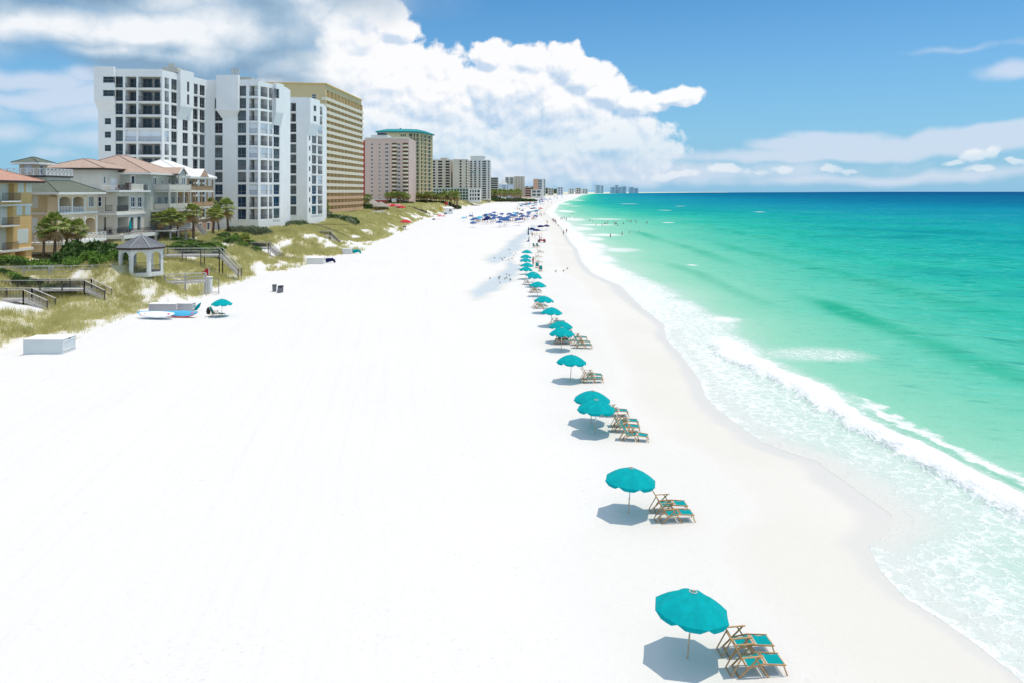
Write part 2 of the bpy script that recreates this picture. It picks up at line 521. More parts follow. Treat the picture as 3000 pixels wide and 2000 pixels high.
water = mix(t, foam.step(.15, .6) * .6, water, sc(lin(230, 242, 235), KK))
water = mix(t, fm * 0.97, water, (0.80, 0.81, 0.805))
t.links.new(water.s, b.inputs['Base Color'])
b.inputs['IOR'].default_value = 1.33
b.inputs['Specular IOR Level'].default_value = 0.0
rg = 0.22 + fm * 0.6 + off.step(.5, .9) * 0.12
t.links.new(rg.s, b.inputs['Roughness'])
hh = nA * 0.9 + nB * 0.34 + nS * 0.22 + nC * 0.06 + fm * 0.10 * noise(t, Pw, 5, 3)
bump(t, b, hh, 0.85, 1.0)
gl = t.nodes.new('ShaderNodeBsdfGlossy'); gl.inputs['Color'].default_value = (.35, .8, 1, 1); gl.inputs['Roughness'].default_value = .22
t.links.new(b.inputs['Normal'].links[0].from_socket, gl.inputs['Normal'])
mx = t.nodes.new('ShaderNodeMixShader'); t.links.new(((1.0 - fm) * 0.05).s, mx.inputs[0])
t.links.new(b.outputs[0], mx.inputs[1]); t.links.new(gl.outputs[0], mx.inputs[2]); t.links.new(mx.outputs[0], t.nodes['Material Output'].inputs[0])

Yw = np.concatenate([axis(-25, 600, lambda y: max(0.3, abs(y) * 0.006)), axis(604, 60000, lambda y: y * 0.012)])
sw_ = axis(0, 60000, lambda s: max(0.22, s * 0.02))
YY, SS = np.meshgrid(Yw, sw_, indexing='ij')
XX = xs(YY) + SS
nn = fbm(XX * .35, YY * .28, 4, 90); nlo = fbm(XX * .08, YY * .05, 3, 91); nhi = fbm(XX * 1.4, YY * 1.2, 3, 92)
foam = np.zeros_like(XX)
# swash
swd = np.interp(Yw, [0, 30, 45, 60, 75, 90, 120, 150, 200, 260, 400, 700], [7, 7, 6.0, 6, 8, 9, 8, 7, 8, 7, 7, 8])[:, None]
fs = np.interp(Yw, [0, 45, 70, 95, 150, 260, 500], [.54, .56, .66, .74, .80, .84, .84])[:, None]
foam = fs * (1 - sstep(swd * .55, swd * 1.15, SS + (nn - .5) * 4)) + (nlo - .5) * .35 * (SS < swd)
edge_ = np.interp(Yw, [0, 30, 32, 43, 46, 200], [1, 1, .35, .35, 1, 1])[:, None]
foam = foam * (1 - (1 - edge_) * (1 - sstep(1.5, 4.5, SS)))
foam = np.where(SS < .35, (.60 + .25 * nn) * edge_, foam) * sstep(-.1, .1, SS + .11)
# thin transparent film just behind the swash edge
foam = foam - .18 * np.exp(-((SS - 1.1) / .6) ** 2) * (YY < 80)
# main breaker
Xb = np.interp(Yw, [0, 20, 33, 37.4, 44, 56, 64.8, 75, 90], [25, 23.6, 22.6, 22.0, 21.0, 20.2, 19.0, 18.0, 18])[:, None]
amp = sstep(12, 22, YY) * (1 - sstep(66, 76, YY))
wdt = np.interp(Yw, [0, 33, 44, 56, 66, 72], [2.0, 2.0, 2.2, 3.0, 3.4, 2.5])[:, None]
e1 = XX - Xb + (nn - .5) * 1.9 + (nhi - .5) * .9
main = sstep(0, .25, e1) * (1 - sstep(wdt * .8, wdt * 1.25, e1)) * amp
e2 = XX - (Xb + 3.3) + (nn - .5) * 2.2 + (nhi - .5) * 1.2
sec = sstep(0, .7, e2) * (1 - sstep(.8, 2.0, e2)) * sstep(18, 26, YY) * (1 - sstep(50, 58, YY))
foam = np.maximum(foam, main * 1.12); foam = np.maximum(foam, sec * .93)
foam = np.maximum(foam, amp * (1 - sstep(0, 2.5, e1 - wdt)) * sstep(0, 1, e1) * .50)
foam = np.maximum(foam, .52 * amp * sstep(-7, -1, e1) * (e1 < .3) * (.8 + .45 * nlo))
# wisps seaward of the breaker and the smaller breakers further along
for (x0, y0, sxw, syw, a_) in [(27.5, 68, 6, 3.5, .62), (24, 86, 2.2, 2.6, .9), (21, 72, 2.5, 7, 1.0), (22, 96, 2.5, 8, .78), (20.5, 112, 2.5, 8, .78), (19.5, 135, 3, 10, .85),
                              (20, 165, 3, 12, .9), (23, 205, 3, 14, .9), (27, 190, 6, 9, .66), (25, 235, 4, 12, .9), (31, 255, 7, 8, .86), (28, 300, 5, 18, .9), (37, 330, 9, 9, .86), (33, 400, 6, 25, .9), (50, 400, 10, 10, .8),
                              (74, 355, 3, 4, .95), (36, 150, 1.2, 1.6, .95), (62, 760, 9, 12, .95), (120, 590, 6, 5, .95), (140, 900, 12, 10, 1.0), (178, 540, 4, 5, 1), (170, 760, 6, 6, 1.0), (40, 560, 7, 40, .85), (62, 900, 10, 60, .85), (110, 1300, 14, 90, .8)]:
    gs = a_ * np.exp(-(((XX - x0) / sxw) ** 2 + ((YY - y0) / syw) ** 2) ** 1.3)
    foam = np.maximum(foam, gs * (.75 + .5 * nn))
# swells
Z = np.zeros_like(XX) + WZ + 0.012
swl = np.zeros_like(XX)
for (xc, a_, wd, y0, y1, tint) in [(41.3, .35, 2.6, 48, 112, 1.0), (60, .35, 3.5, 60, 240, .5), (33.5, .25, 2.2, 88, 165, .45), (46, .25, 3, 130, 300, .6), (80, .4, 4, 80, 400, .32), (104, .4, 5, 100, 420, .28), (132, .4, 6, 140, 600, .25), (165, .4, 7, 150, 700, .35), (210, .4, 8, 200, 800, .3)]:
    xc2 = xc + (fbm(YY * .03, YY * 0 + xc, 3, 7) - .5) * 5
    e = (XX - xc2) / wd
    en = sstep(y0, y0 + (y1 - y0) * .25, YY) * (1 - sstep(y0 + (y1 - y0) * .7, y1, YY)) * (.4 + 1.1 * fbm(YY * .045, YY * 0 + xc * 3, 2, 15))
    ridge = np.exp(-(np.where(e < 0, e * 1.6, e * .8)) ** 2) * en
    Z += a_ * ridge
    swl = np.maximum(swl, tint * np.exp(-((e + .35) * 1.5) ** 2) * en)
# breaker body
rb = np.exp(-((e1 - .9) / np.where(e1 < .9, .7, 1.8)) ** 2) * amp
Z += .55 * rb * (.8 + .5 * nhi)
trough = np.exp(-((XX - Xb - 2.7) / .8) ** 2) * amp * (1 - sstep(46, 54, YY))
swl = np.maximum(swl, trough * .8)
fade = 1 - sstep(300, 900, YY)
Z += (fbm(XX * .12, YY * .09, 3, 51) - .5) * .5 * sstep(4, 16, SS) * fade
Z += (nn - .5) * .12 * sstep(2, 8, SS) * fade
Z = np.where(SS < .01, WZ + .006, Z)
o = grid(XX, YY, Z, 'sea', [m_sea], {'off': np.log10(SS * np.interp(YY, [0, 60, 150, 400, 1000], [1, 1, .62, .5, .95]) + 1) / 4, 'foam': np.clip(foam, 0, 1.15), 'swell': swl})
o['kind'] = 'structure'


# ================================================================== materials for built things
def surf(name, col, rough=0.8, var=0.08, scale=0.6, bumps=0.0, bscale=6.0, spec=0.3, metal=0.0, streak=0.0):
    m, t, b = new_mat(name)
    tcn = t.nodes.new('ShaderNodeTexCoord'); Po = E(t, tcn.outputs['Object'])
    n = noise(t, Po, scale, 4, .6)
    c = mix(t, n.step(.3, .7), sc(col, 1 - var), sc(col, 1 + var))
    if streak:
        x, y, z = sep(t, Po)
        st = noise(t, vec(t, x * 2.2, y * 2.2, z * 0.12), 1.0, 4, .65)
        c = mix(t, st.step(.52, .78) * streak, c, sc(col, 0.55))
    t.links.new(c.s, b.inputs['Base Color'])
    b.inputs['Roughness'].default_value = rough
    b.inputs['Specular IOR Level'].default_value = spec
    b.inputs['Metallic'].default_value = metal
    if bumps: bump(t, b, noise(t, Po, bscale, 4, .6), bumps, 0.05)
    return m


def tiled(name, c1, c2, sx, sz, rough=.8, offset=.5, mort=0.04, dark=.6):
    """bricks or roof tiles laid along object x/z or generated from slope coordinates"""
    m, t, b = new_mat(name)
    tcn = t.nodes.new('ShaderNodeTexCoord'); Po = E(t, tcn.outputs['UV'])
    n = t.nodes.new('ShaderNodeTexBrick'); t.links.new(Po.s, n.inputs[0])
    n.inputs['Color1'].default_value = (*c1, 1); n.inputs['Color2'].default_value = (*c2, 1)
    n.inputs['Mortar'].default_value = (*sc(c1, dark), 1)
    n.inputs['Scale'].default_value = 1.0; n.inputs['Brick Width'].default_value = sx; n.inputs['Row Height'].default_value = sz
    n.inputs['Mortar Size'].default_value = mort; n.offset = offset
    ob = E(t, t.nodes.new('ShaderNodeTexCoord').outputs['Object'])
    c = mix(t, noise(t, ob, .9, 4).step(.3, .7) * .35, E(t, n.outputs[0]), sc(c2, .8))
    t.links.new(c.s, b.inputs['Base Color']); b.inputs['Roughness'].default_value = rough
    b.inputs['Specular IOR Level'].default_value = .25
    bump(t, b, E(t, n.outputs['Fac']) * -1.0, .5, .04)
    return m


def glassy(name, col, rough=.06, spec=.6, var=.3):
    m, t, b = new_mat(name)
    ob = E(t, t.nodes.new('ShaderNodeNewGeometry').outputs['Position'])
    n = noise(t, ob, .45, 2)
    c = mix(t, n.step(.3, .7), sc(col, 1 - var), sc(col, 1 + var))
    t.links.new(c.s, b.inputs['Base Color'])
    b.inputs['Roughness'].default_value = rough; b.inputs['Specular IOR Level'].default_value = spec
    return m


M = dict(
    white=surf('white_stucco', (.81, .82, .81), .85, .03, .25, .15, 3, streak=.10),
    trim=surf('white_trim', (.76, .76, .73), .6, .03),
    rail=surf('dark_rail', (.06, .065, .07), .5, .1),
    whiterail=surf('white_rail', (.74, .76, .76), .5, .03),
    glass=glassy('dark_glass', (.022, .030, .036)),
    blue=glassy('blue_glass', (.014, .045, .085)),
    grey=glassy('curtained_glass', (.085, .105, .11), .12),
    frame=surf('window_frame', (.20, .21, .21), .5),
    shutter=surf('storm_shutter', (.72, .77, .82), .6, .03),
    shutter2=surf('cream_shutter', (.66, .72, .66), .6, .03),
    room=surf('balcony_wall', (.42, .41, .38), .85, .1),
    roofw=surf('roof_membrane', (.55, .55, .53), .9, .08),
    beige=surf('beige_stucco', (0.600, 0.492, 0.288), .85, .04, .05, streak=.12),
    parapet=surf('cream_parapet', (.72, .67, .55), .8, .04),
    orange=surf('peach_parapet', (.60, .40, .25), .8, .05),
    ochre=surf('ochre_wall', (0.744, 0.516, 0.204), .85, .08),
    brownd=surf('brown_recess', (.32, .20, .11), .8, .2),
    pink=surf('pink_stucco', (0.588, 0.450, 0.396), .85, .03, .05),
    red=surf('red_brick', (0.432, 0.102, 0.090), .85, .08),
    pale=surf('pale_stucco', (.66, .66, .62), .85, .04),
    cream=surf('cream_stucco', (0.648, 0.564, 0.360), .85, .04),
    teal=surf('teal_roof', (.0, .22, .24), .6, .06),
    grey1=surf('grey_stucco', (0.516, 0.504, 0.444), .85, .04),
    hot=surf('tan_concrete', (0.564, 0.516, 0.432), .85, .04, .05),
    bluewall=surf('pale_blue_wall', (.50, .60, .70), .85, .05),
    far=surf('haze_tinted_concrete', (.56, .62, .68), .9, .12, .02),  # pale blue of distance haze is put into this wall colour
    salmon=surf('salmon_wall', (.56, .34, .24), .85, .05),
    asphalt=surf('asphalt', (.30, .31, .31), .9, .1),
)


# ================================================================== mesh builder
class MB:
    def __init__(s): s.v, s.f, s.m, s.uv = [], [], [], []
    def face(s, pts, mi=0, uv=None):
        i = len(s.v); s.v += [tuple(p) for p in pts]
        s.f.append(tuple(range(i, i + len(pts)))); s.m.append(mi)
        if uv is None:
            a, b, c = Vector(pts[0]), Vector(pts[1]), Vector(pts[2])
            n = (b - a).cross(c - a)
            n = n.normalized() if n.length > 1e-9 else Vector((0, 0, 1))
            t = Vector((0, 0, 1)).cross(n)
            t = t.normalized() if t.length > 1e-4 else Vector((1, 0, 0))
            w = n.cross(t)
            uv = [(Vector(p).dot(t), Vector(p).dot(w)) for p in pts]
        s.uv.append(uv)
    def box(s, x0, x1, y0, y1, z0, z1, mi=0):
        a = [(x0, y0), (x1, y0), (x1, y1), (x0, y1)]
        s.prism(a, z0, z1, mi)
    def prism(s, pts, z0, z1, mi=0, top=True, bot=True, mt=None):
        n = len(pts)
        for i in range(n):
            p, q = pts[i], pts[(i + 1) % n]
            s.face([(*p, z0), (*q, z0), (*q, z1), (*p, z1)], mi)
        if top: s.face([(*p, z1) for p in pts], mi if mt is None else mt)
        if bot: s.face([(*p, z0) for p in reversed(pts)], mi)
    def hull2(s, A, B, mi=0, cap=True):
        """two loops of equal length, 3-D"""
        n = len(A)
        for i in range(n): s.face([A[i], A[(i + 1) % n], B[(i + 1) % n], B[i]], mi)
        if cap: s.face(list(reversed(A)), mi); s.face(list(B), mi)
    def tube(s, a, b, r, n=6, mi=0, r2=None):
        a, b = Vector(a), Vector(b); d = b - a
        if d.length < 1e-6: return
        q = d.to_track_quat('Z', 'Y'); r2 = r if r2 is None else r2
        A = [a + q @ Vector((r * math.cos(2 * math.pi * k / n), r * math.sin(2 * math.pi * k / n), 0)) for k in range(n)]
        B = [b + q @ Vector((r2 * math.cos(2 * math.pi * k / n), r2 * math.sin(2 * math.pi * k / n), 0)) for k in range(n)]
        s.hull2(A, B, mi)
    def bar(s, a, b, w, h, mi=0, up=(0, 0, 1)):
        """square bar from a to b: width w sideways, height h along up"""
        a, b, up = Vector(a), Vector(b), Vector(up); d = (b - a).normalized()
        sd_ = d.cross(up)
        sd_ = sd_.normalized() if sd_.length > 1e-4 else Vector((1, 0, 0))
        u = sd_.cross(d).normalized()
        off_ = [sd_ * (-w / 2) + u * (-h / 2), sd_ * (w / 2) + u * (-h / 2), sd_ * (w / 2) + u * (h / 2), sd_ * (-w / 2) + u * (h / 2)]
        s.hull2([a + o for o in off_], [b + o for o in off_], mi)
    def lathe(s, c, prof, n=16, mi=0):
        for (r0, z0), (r1, z1) in zip(prof, prof[1:]):
            for k in range(n):
                a0, a1 = 2 * math.pi * k / n, 2 * math.pi * (k + 1) / n
                p = [(c[0] + r * math.cos(a), c[1] + r * math.sin(a), c[2] + z) for r, z, a in ((r0, z0, a0), (r0, z0, a1), (r1, z1, a1), (r1, z1, a0))]
                if r0 < 1e-5: p = p[1:]
                elif r1 < 1e-5: p = p[:3]
                s.face(p, mi)
    def build(s, name, mats, parent=None, label=None, smooth=False, fix=True):
        me = bpy.data.meshes.new(name)
        me.from_pydata(s.v, [], s.f)
        me.polygons.foreach_set('material_index', s.m)
        uvl = me.uv_layers.new(name='UVMap')
        uvl.data.foreach_set('uv', [c for f in s.uv for p in f for c in p])
        for m in (mats if isinstance(mats, (list, tuple)) else [mats]): me.materials.append(m)
        if fix:
            bm = bmesh.new(); bm.from_mesh(me)
            bmesh.ops.remove_doubles(bm, verts=bm.verts[:], dist=1e-5)
            bmesh.ops.recalc_face_normals(bm, faces=bm.faces[:])
            bm.to_mesh(me); bm.free()
        if smooth: me.polygons.foreach_set('use_smooth', [True] * len(me.polygons))
        o = bpy.data.objects.new(name, me); COL.objects.link(o)
        if parent:
            o.parent = parent
            # children of a placed thing were modelled in world coordinates unless the thing is at the origin
            o.matrix_parent_inverse = Matrix.Identity(4)
        if label: o['label'] = label
        return o


def root_at(name, label, cat, x, y, group=None, z=None):
    """Empty at the thing's base; rebase() below moves its parts into its own frame"""
    return empty(name, label, cat, (x, y, gz1(x, y) if z is None else z), 0, group)


def rebase(root):
    M_ = Matrix.Translation(-root.location)
    done = set()
    for c in root.children:
        if c.data and c.data.name not in done: c.data.transform(M_); done.add(c.data.name)
        for g in c.children:
            if g.data and g.data.name not in done: g.data.transform(M_); done.add(g.data.name)
            for h in g.children:
                if h.data: h.data.transform(M_)


class Fac:
    """a facade plane from p0 to p1 (outside on the right hand when walking p0 -> p1)"""
    def __init__(s, p0, p1):
        s.p0, s.p1 = Vector((*p0, 0)), Vector((*p1, 0)); s.L = (s.p1 - s.p0).length
        s.u = (s.p1 - s.p0).normalized(); s.n = Vector((s.u.y, -s.u.x, 0))
    def pt(s, u, z, out=0.0): p = s.p0 + s.u * u + s.n * out; return (p.x, p.y, z)
    def xy(s, u, out=0.0): p = s.p0 + s.u * u + s.n * out; return (p.x, p.y)
    def U(s, px):
        k = (px - 1500) / F          # X = kY
        return (k * s.p0.y - s.p0.x) / (s.u.x - k * s.u.y)
    def Z(s, py, u): return CAMZ - (py - HZ) / F * (s.p0.y + s.u.y * u)
    def rect(s, x0, x1, y0, y1):
        u0, u1 = s.U(x0), s.U(x1); um = (u0 + u1) / 2
        return dict(u0=u0, u1=u1, z0=s.Z(y1, um), z1=s.Z(y0, um))
    def wall(s, mb, z0, z1, holes, mi=0, u0=0, u1=None, ri=None):
        u1 = s.L if u1 is None else u1
        us = sorted({round(v, 4) for v in [u0, u1] + [h[k] for h in holes for k in ('u0', 'u1')] if u0 - 1e-3 <= v <= u1 + 1e-3})
        zs = sorted({round(v, 4) for v in [z0, z1] + [h[k] for h in holes for k in ('z0', 'z1')] if z0 - 1e-3 <= v <= z1 + 1e-3})
        for a, b in zip(us, us[1:]):
            cm = (a + b) / 2; run = None
            for c, d in zip(zs, zs[1:]):
                zm = (c + d) / 2
                inside = any(h['u0'] < cm < h['u1'] and h['z0'] < zm < h['z1'] for h in holes)
                if not inside: mb.face([s.pt(a, c), s.pt(b, c), s.pt(b, d), s.pt(a, d)], mi)
        for h in holes:
            dp = -h.get('d', .2); a, b, c, d = h['u0'], h['u1'], h['z0'], h['z1']; r = mi if ri is None else ri
            mb.face([s.pt(a, c), s.pt(b, c), s.pt(b, c, dp), s.pt(a, c, dp)], r)
            mb.face([s.pt(a, d), s.pt(b, d), s.pt(b, d, dp), s.pt(a, d, dp)], r)
            mb.face([s.pt(a, c), s.pt(a, d), s.pt(a, d, dp), s.pt(a, c, dp)], r)
            mb.face([s.pt(b, c), s.pt(b, d), s.pt(b, d, dp), s.pt(b, c, dp)], r)
    def fbox(s, mb, u0, u1, z0, z1, o0, o1, mi=0):
        """a box on the facade from depth o0 to o1 (positive is outwards)"""
        A = [s.pt(u0, z0, o0), s.pt(u1, z0, o0), s.pt(u1, z0, o1), s.pt(u0, z0, o1)]
        B = [(p[0], p[1], z1) for p in A]
        mb.hull2(A, B, mi)


def glass_rect(mb, f, h, mi_g, mi_f, nx=1, nz=1, fw=.07, zsplit=None):
    dp = -h.get('d', .2)
    mb.face([f.pt(h['u0'], h['z0'], dp + .02), f.pt(h['u1'], h['z0'], dp + .02), f.pt(h['u1'], h['z1'], dp + .02), f.pt(h['u0'], h['z1'], dp + .02)], mi_g)
    U0, U1, Z0, Z1 = h['u0'], h['u1'], h['z0'], h['z1']
    for k in range(nx + 1):
        u = U0 + (U1 - U0) * k / nx; u = min(max(u, U0 + fw / 2), U1 - fw / 2)
        f.fbox(mb, u - fw / 2, u + fw / 2, Z0, Z1, dp + .022, dp + .09, mi_f)
    zz = [Z0, Z1] + [Z0 + (Z1 - Z0) * k / nz for k in range(1, nz)] + ([Z0 + zsplit] if zsplit else [])
    for z in zz:
        z = min(max(z, Z0 + fw / 2), Z1 - fw / 2)
        f.fbox(mb, U0 + fw, U1 - fw, z - fw / 2, z + fw / 2, dp + .022, dp + .085, mi_f)


def railing(mb, f, u0, u1, z, h, out, mi=0, step=.14, bw=.025):
    f.fbox(mb, u0, u1, z + h - .05, z + h, out - .05, out, mi)
    f.fbox(mb, u0, u1, z + .06, z + .10, out - .045, out - .005, mi)
    n = max(1, int((u1 - u0) / step))
    for k in range(n + 1):
        u = u0 + (u1 - u0) * k / n
        mb.bar(f.pt(u, z - .01, out - .025), f.pt(u, z + h - .05, out - .025), bw, bw, mi)


def capped(root, items, name, mats, fn, cap=100, rot=None):
    """items -> one part each up to cap (items sorted largest in view first), the rest one stuff part"""
    rest = MB()
    for i, it in enumerate(items):
        if i < cap:
            mb = MB(); fn(mb, it); mb.build(name, mats, root)
        else: fn(rest, it)
    if rest.f: tag(rest.build(name, mats, root), kind='stuff')


# ================================================================== the white tower blocks
LV = [7.1 + 3.06 * k for k in range(12)]
GL3 = [M['glass'], M['blue'], M['grey'], M['frame'], M['room'], M['rail'], M['shutter'], M['trim']]


def t_window(mb, it):
    f, h, gi = it
    glass_rect(mb, f, h, gi, 3, 1, 1, .08, zsplit=.75)
    um = h['u0'] + (h['u1'] - h['u0']) * .42
    f.fbox(mb, um - .03, um + .03, h['z0'] + .1, h['z1'] - .1, -.17, -.12, 3)


def t_balcony(mb, it):
    f, h, kind = it
    W = h['u1'] - h['u0']
    if kind == 'shut':
        g_ = dict(h, d=.35)
        mb.face([f.pt(h['u0'], h['z0'], -.33), f.pt(h['u1'], h['z0'], -.33), f.pt(h['u1'], h['z1'], -.33), f.pt(h['u0'], h['z1'], -.33)], 6)
        n = max(1, round(W / 2.6))
        for k in range(1, n): u = h['u0'] + W * k / n; f.fbox(mb, u - .03, u + .03, h['z0'], h['z1'], -.33, -.25, 6)
        f.fbox(mb, h['u0'] + .005, h['u1'] - .005, h['z0'] + .003, h['z0'] + .03, -.34, -.02, 6)
        railing(mb, f, h['u0'], h['u1'], h['z0'], 1.05, -.05, 3, .28, .035)
        return
    dp = -h['d']
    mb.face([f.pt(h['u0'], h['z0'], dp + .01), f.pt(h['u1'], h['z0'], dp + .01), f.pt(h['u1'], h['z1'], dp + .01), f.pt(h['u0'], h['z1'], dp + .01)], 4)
    n = max(1, round(W / 2.2))
    for k in range(n):
        a = h['u0'] + W * (k + .12) / n; b = h['u0'] + W * (k + .90) / n
        g_ = dict(u0=a, u1=b, z0=h['z0'] + .02, z1=h['z0'] + 2.25, d=h['d'] - .05)
        glass_rect(mb, f, g_, 0, 3, 2, 1, .07)
    f.fbox(mb, h['u0'] + .005, h['u1'] - .005, h['z0'] + .003, h['z0'] + .03, dp + .002, -.02, 4)
    railing(mb, f, h['u0'] + .02, h['u1'] - .02, h['z0'], 1.05, -.06, 5, .25, .035)


def add_col(f, px0, px1, ks, kind, wins, bals, holes, d=.22, lo=.22, hi=2.75, shut=(), gl=None):
    u0, u1 = sorted((f.U(px0), f.U(px1)))
    for k in ks:
        h = dict(u0=u0, u1=u1, z0=LV[k] + lo, z1=LV[k] + hi, d=d)
        holes.append(h)
        if kind == 'win': wins.append((f, h, gl if gl is not None else random.choice([0, 0, 2, 2]) if k > 2 else random.choice([1, 1, 2])))
        else:
            bals.append((f, h, 'shut' if k in shut else 'open'))


tw = root_at('condominium_tower', 'large white stepped condominium tower of twelve storeys behind the beach houses, with dark window columns', 'tower', -77, 180)
wins, bals = [], []
body = MB()
# --- block A
fA1 = Fac((-94.2, 171), (-79.9, 171.6)); fA2 = Fac((-79.9, 171.6), (-76.0, 187))
HA1, HA2 = [], []
add_col(fA1, 306.7, 325, range(1, 8), 'win', wins, bals, HA1, lo=1.0, hi=2.4, gl=0)
add_col(fA1, 338, 360, range(0, 11), 'win', wins, bals, HA1, d=.3)
add_col(fA1, 367, 399.5, range(0, 11), 'bal', wins, bals, HA1, d=1.9, shut=(6,))
add_col(fA1, 405, 473, range(0, 11), 'bal', wins, bals, HA1, d=1.9, shut=(6,))
fA1.wall(body, 3.5, 42.2, HA1)
add_col(fA2, 482, 495, range(0, 11), 'bal', wins, bals, HA2, d=1.2, shut=(6,))
add_col(fA2, 502, 519, range(0, 11), 'win', wins, bals, HA2, d=.3)
add_col(fA2, 535, 551, range(0, 9), 'win', wins, bals, HA2, d=.3)
add_col(fA2, 565.6, 580, range(0, 11), 'win', wins, bals, HA2, d=.3)
add_col(fA2, 585, 600.6, range(0, 11), 'win', wins, bals, HA2, d=.3)
fA2.wall(body, 3.5, 42.0, HA2)
# --- block B
fB1 = Fac((-76.0, 187), (-62.85, 186)); fB2 = Fac((-62.85, 186), (-59.75, 194.2))
HB1, HB2 = [], []
add_col(fB1, 629, 652, range(0, 10), 'win', wins, bals, HB1, d=.3)
add_col(fB1, 696, 721, range(0, 11), 'win', wins, bals, HB1, d=.3)
add_col(fB1, 730, 755, range(0, 11), 'bal', wins, bals, HB1, d=1.9, shut=(1, 4, 7) and (7, 5, 2))
fB1.wall(body, 3.5, 42.0, HB1)
add_col(fB2, 763, 784, range(0, 11), 'bal', wins, bals, HB2, d=1.9, shut=(7, 5, 2))
add_col(fB2, 788, 798, range(0, 11), 'bal', wins, bals, HB2, d=1.0, shut=(7, 5, 2))
add_col(fB2, 801.5, 819, range(0, 11), 'win', wins, bals, HB2, d=.3)
fB2.wall(body, 3.5, 41.6, HB2)
# backs and roofs
for pts in ([(-59.75, 194.2), (-60.5, 205), (-78, 205), (-96, 196), (-94.2, 171)],):
    for p, q in zip(pts, pts[1:]): body.face([(*p, 3.5), (*q, 3.5), (*q, 41.9), (*p, 41.9)])
ring = [(-94.2, 171), (-79.9, 171.6), (-76, 187), (-62.85, 186), (-59.75, 194.2), (-60.5, 205), (-78, 205), (-96, 196)]
body.face([(*p, 41.2) for p in ring], 1)
body.build('wall', [M['white'], M['roofw']], tw)
wins.sort(key=lambda w: -w[1]['z0'])
capped(tw, wins, 'window', GL3, t_window)
capped(tw, bals, 'balcony', GL3, t_balcony)


def slab_lines(f, px0, px1, ks, parent, proud=.12):
    a, b = sorted((f.U(px0), f.U(px1)))
    for k in ks: mb = MB(); f.fbox(mb, a, b, LV[k] - .13, LV[k] + .17, .003, proud); mb.build('floor_band', M['trim'], parent)


slab_lines(fA1, 336, 361, range(0, 11), tw); slab_lines(fA1, 366, 474, range(0, 11), tw, .2)
slab_lines(fA2, 500, 520, range(0, 11), tw); slab_lines(fA2, 563, 602, range(0, 11), tw)
slab_lines(fB1, 628, 653, range(0, 10), tw); slab_lines(fB1, 694, 722, range(0, 11), tw)
slab_lines(fB2, 800, 820, range(0, 11), tw)


def corbel(f, px0, px1, ztop, zb, zt, out, name='cantilever', parent=None, extra=None, inset0=0.0, inset1=0.0, end=.0):
    """bulging upper storeys with a tapered underside"""
    mb = MB(); u0, u1 = sorted((f.U(px0), f.U(px1)))
    A = [f.pt(u0 + inset0, zt, .004), f.pt(u1 - inset1, zt, .004), f.pt(u1 - inset1, zt, .05), f.pt(u0 + inset0, zt, .05)]
    B = [f.pt(u0, zb, .004), f.pt(u1, zb, .004), f.pt(u1, zb, out), f.pt(u0, zb, out)]
    T = [(p[0], p[1], ztop) for p in B]
    mb.hull2(A, B); 
    wn = []
    if extra:
        for (x0, x1, z0, z1) in extra:
            wn.append((x0, x1, z0, z1))
    g2 = Fac(f.xy(u0, out), f.xy(u1, out))
    hs_ = [dict(u0=sorted((g2.U(a), g2.U(b)))[0], u1=sorted((g2.U(a), g2.U(b)))[1], z0=c, z1=d, d=.25) for a, b, c, d in wn]
    g2.wall(mb, zb, ztop, hs_)
    for i in (0, 1, 3):
        if i == 0: continue
        mb.face([B[i], B[(i + 1) % 4], T[(i + 1) % 4], T[i]])
    mb.face([B[0], B[3], T[3], T[0]]); mb.face(T)
    mb.build(name, M['white'], parent)
    for h in hs_:
        w = MB(); t_window(w, (g2, h, 0)); w.build('window', GL3, parent)


corbel(fA1, 280, 338, 42.6, 34.9, 32.6, .7, parent=tw, inset0=.5, extra=[(301.6, 337, LV[10] + 1.2, LV[10] + 2.6), (301.6, 337, LV[9] + 1.2, LV[9] + 2.6)])
corbel(fA2, 521, 560, 42.9, LV[9] - .3, LV[8] - .2, .75, parent=tw, inset1=2.0, extra=[(548, 555, LV[10] + .3, LV[10] + 2.7), (548, 555, LV[9] + .3, LV[9] + 2.7)])
corbel(fB1, 640, 703, 43.0, LV[9] - .3, LV[8] + .9, 1.2, parent=tw, inset0=.9, inset1=.9)
corbel(fB2, 800.5, 822.5, 41.9, LV[9] - .3, LV[8] - .4, .9, parent=tw, extra=[(804, 818, LV[10] + .3, LV[10] + 2.7)])
for bx_ in ((-82, -78.5, 176, 184, 42.2, 43.4), (-72, -66, 190, 197, 42.0, 43.2)): mb = MB(); mb.box(*bx_); mb.build('plant_room', M['grey1'], tw)
for i in range(3):
    mb = MB(); mb.tube((-80.6 + i * .55, 176.5, 43.4), (-80.6 + i * .55, 176.5, 44.3), .22); mb.build('roof_vent', M['grey1'], tw)
    mb = MB(); mb.tube((-70.4 + i * .75, 189, 42), (-70.4 + i * .75, 189, 45.2), .24); mb.build('roof_vent', M['grey1'], tw)
rebase(tw)

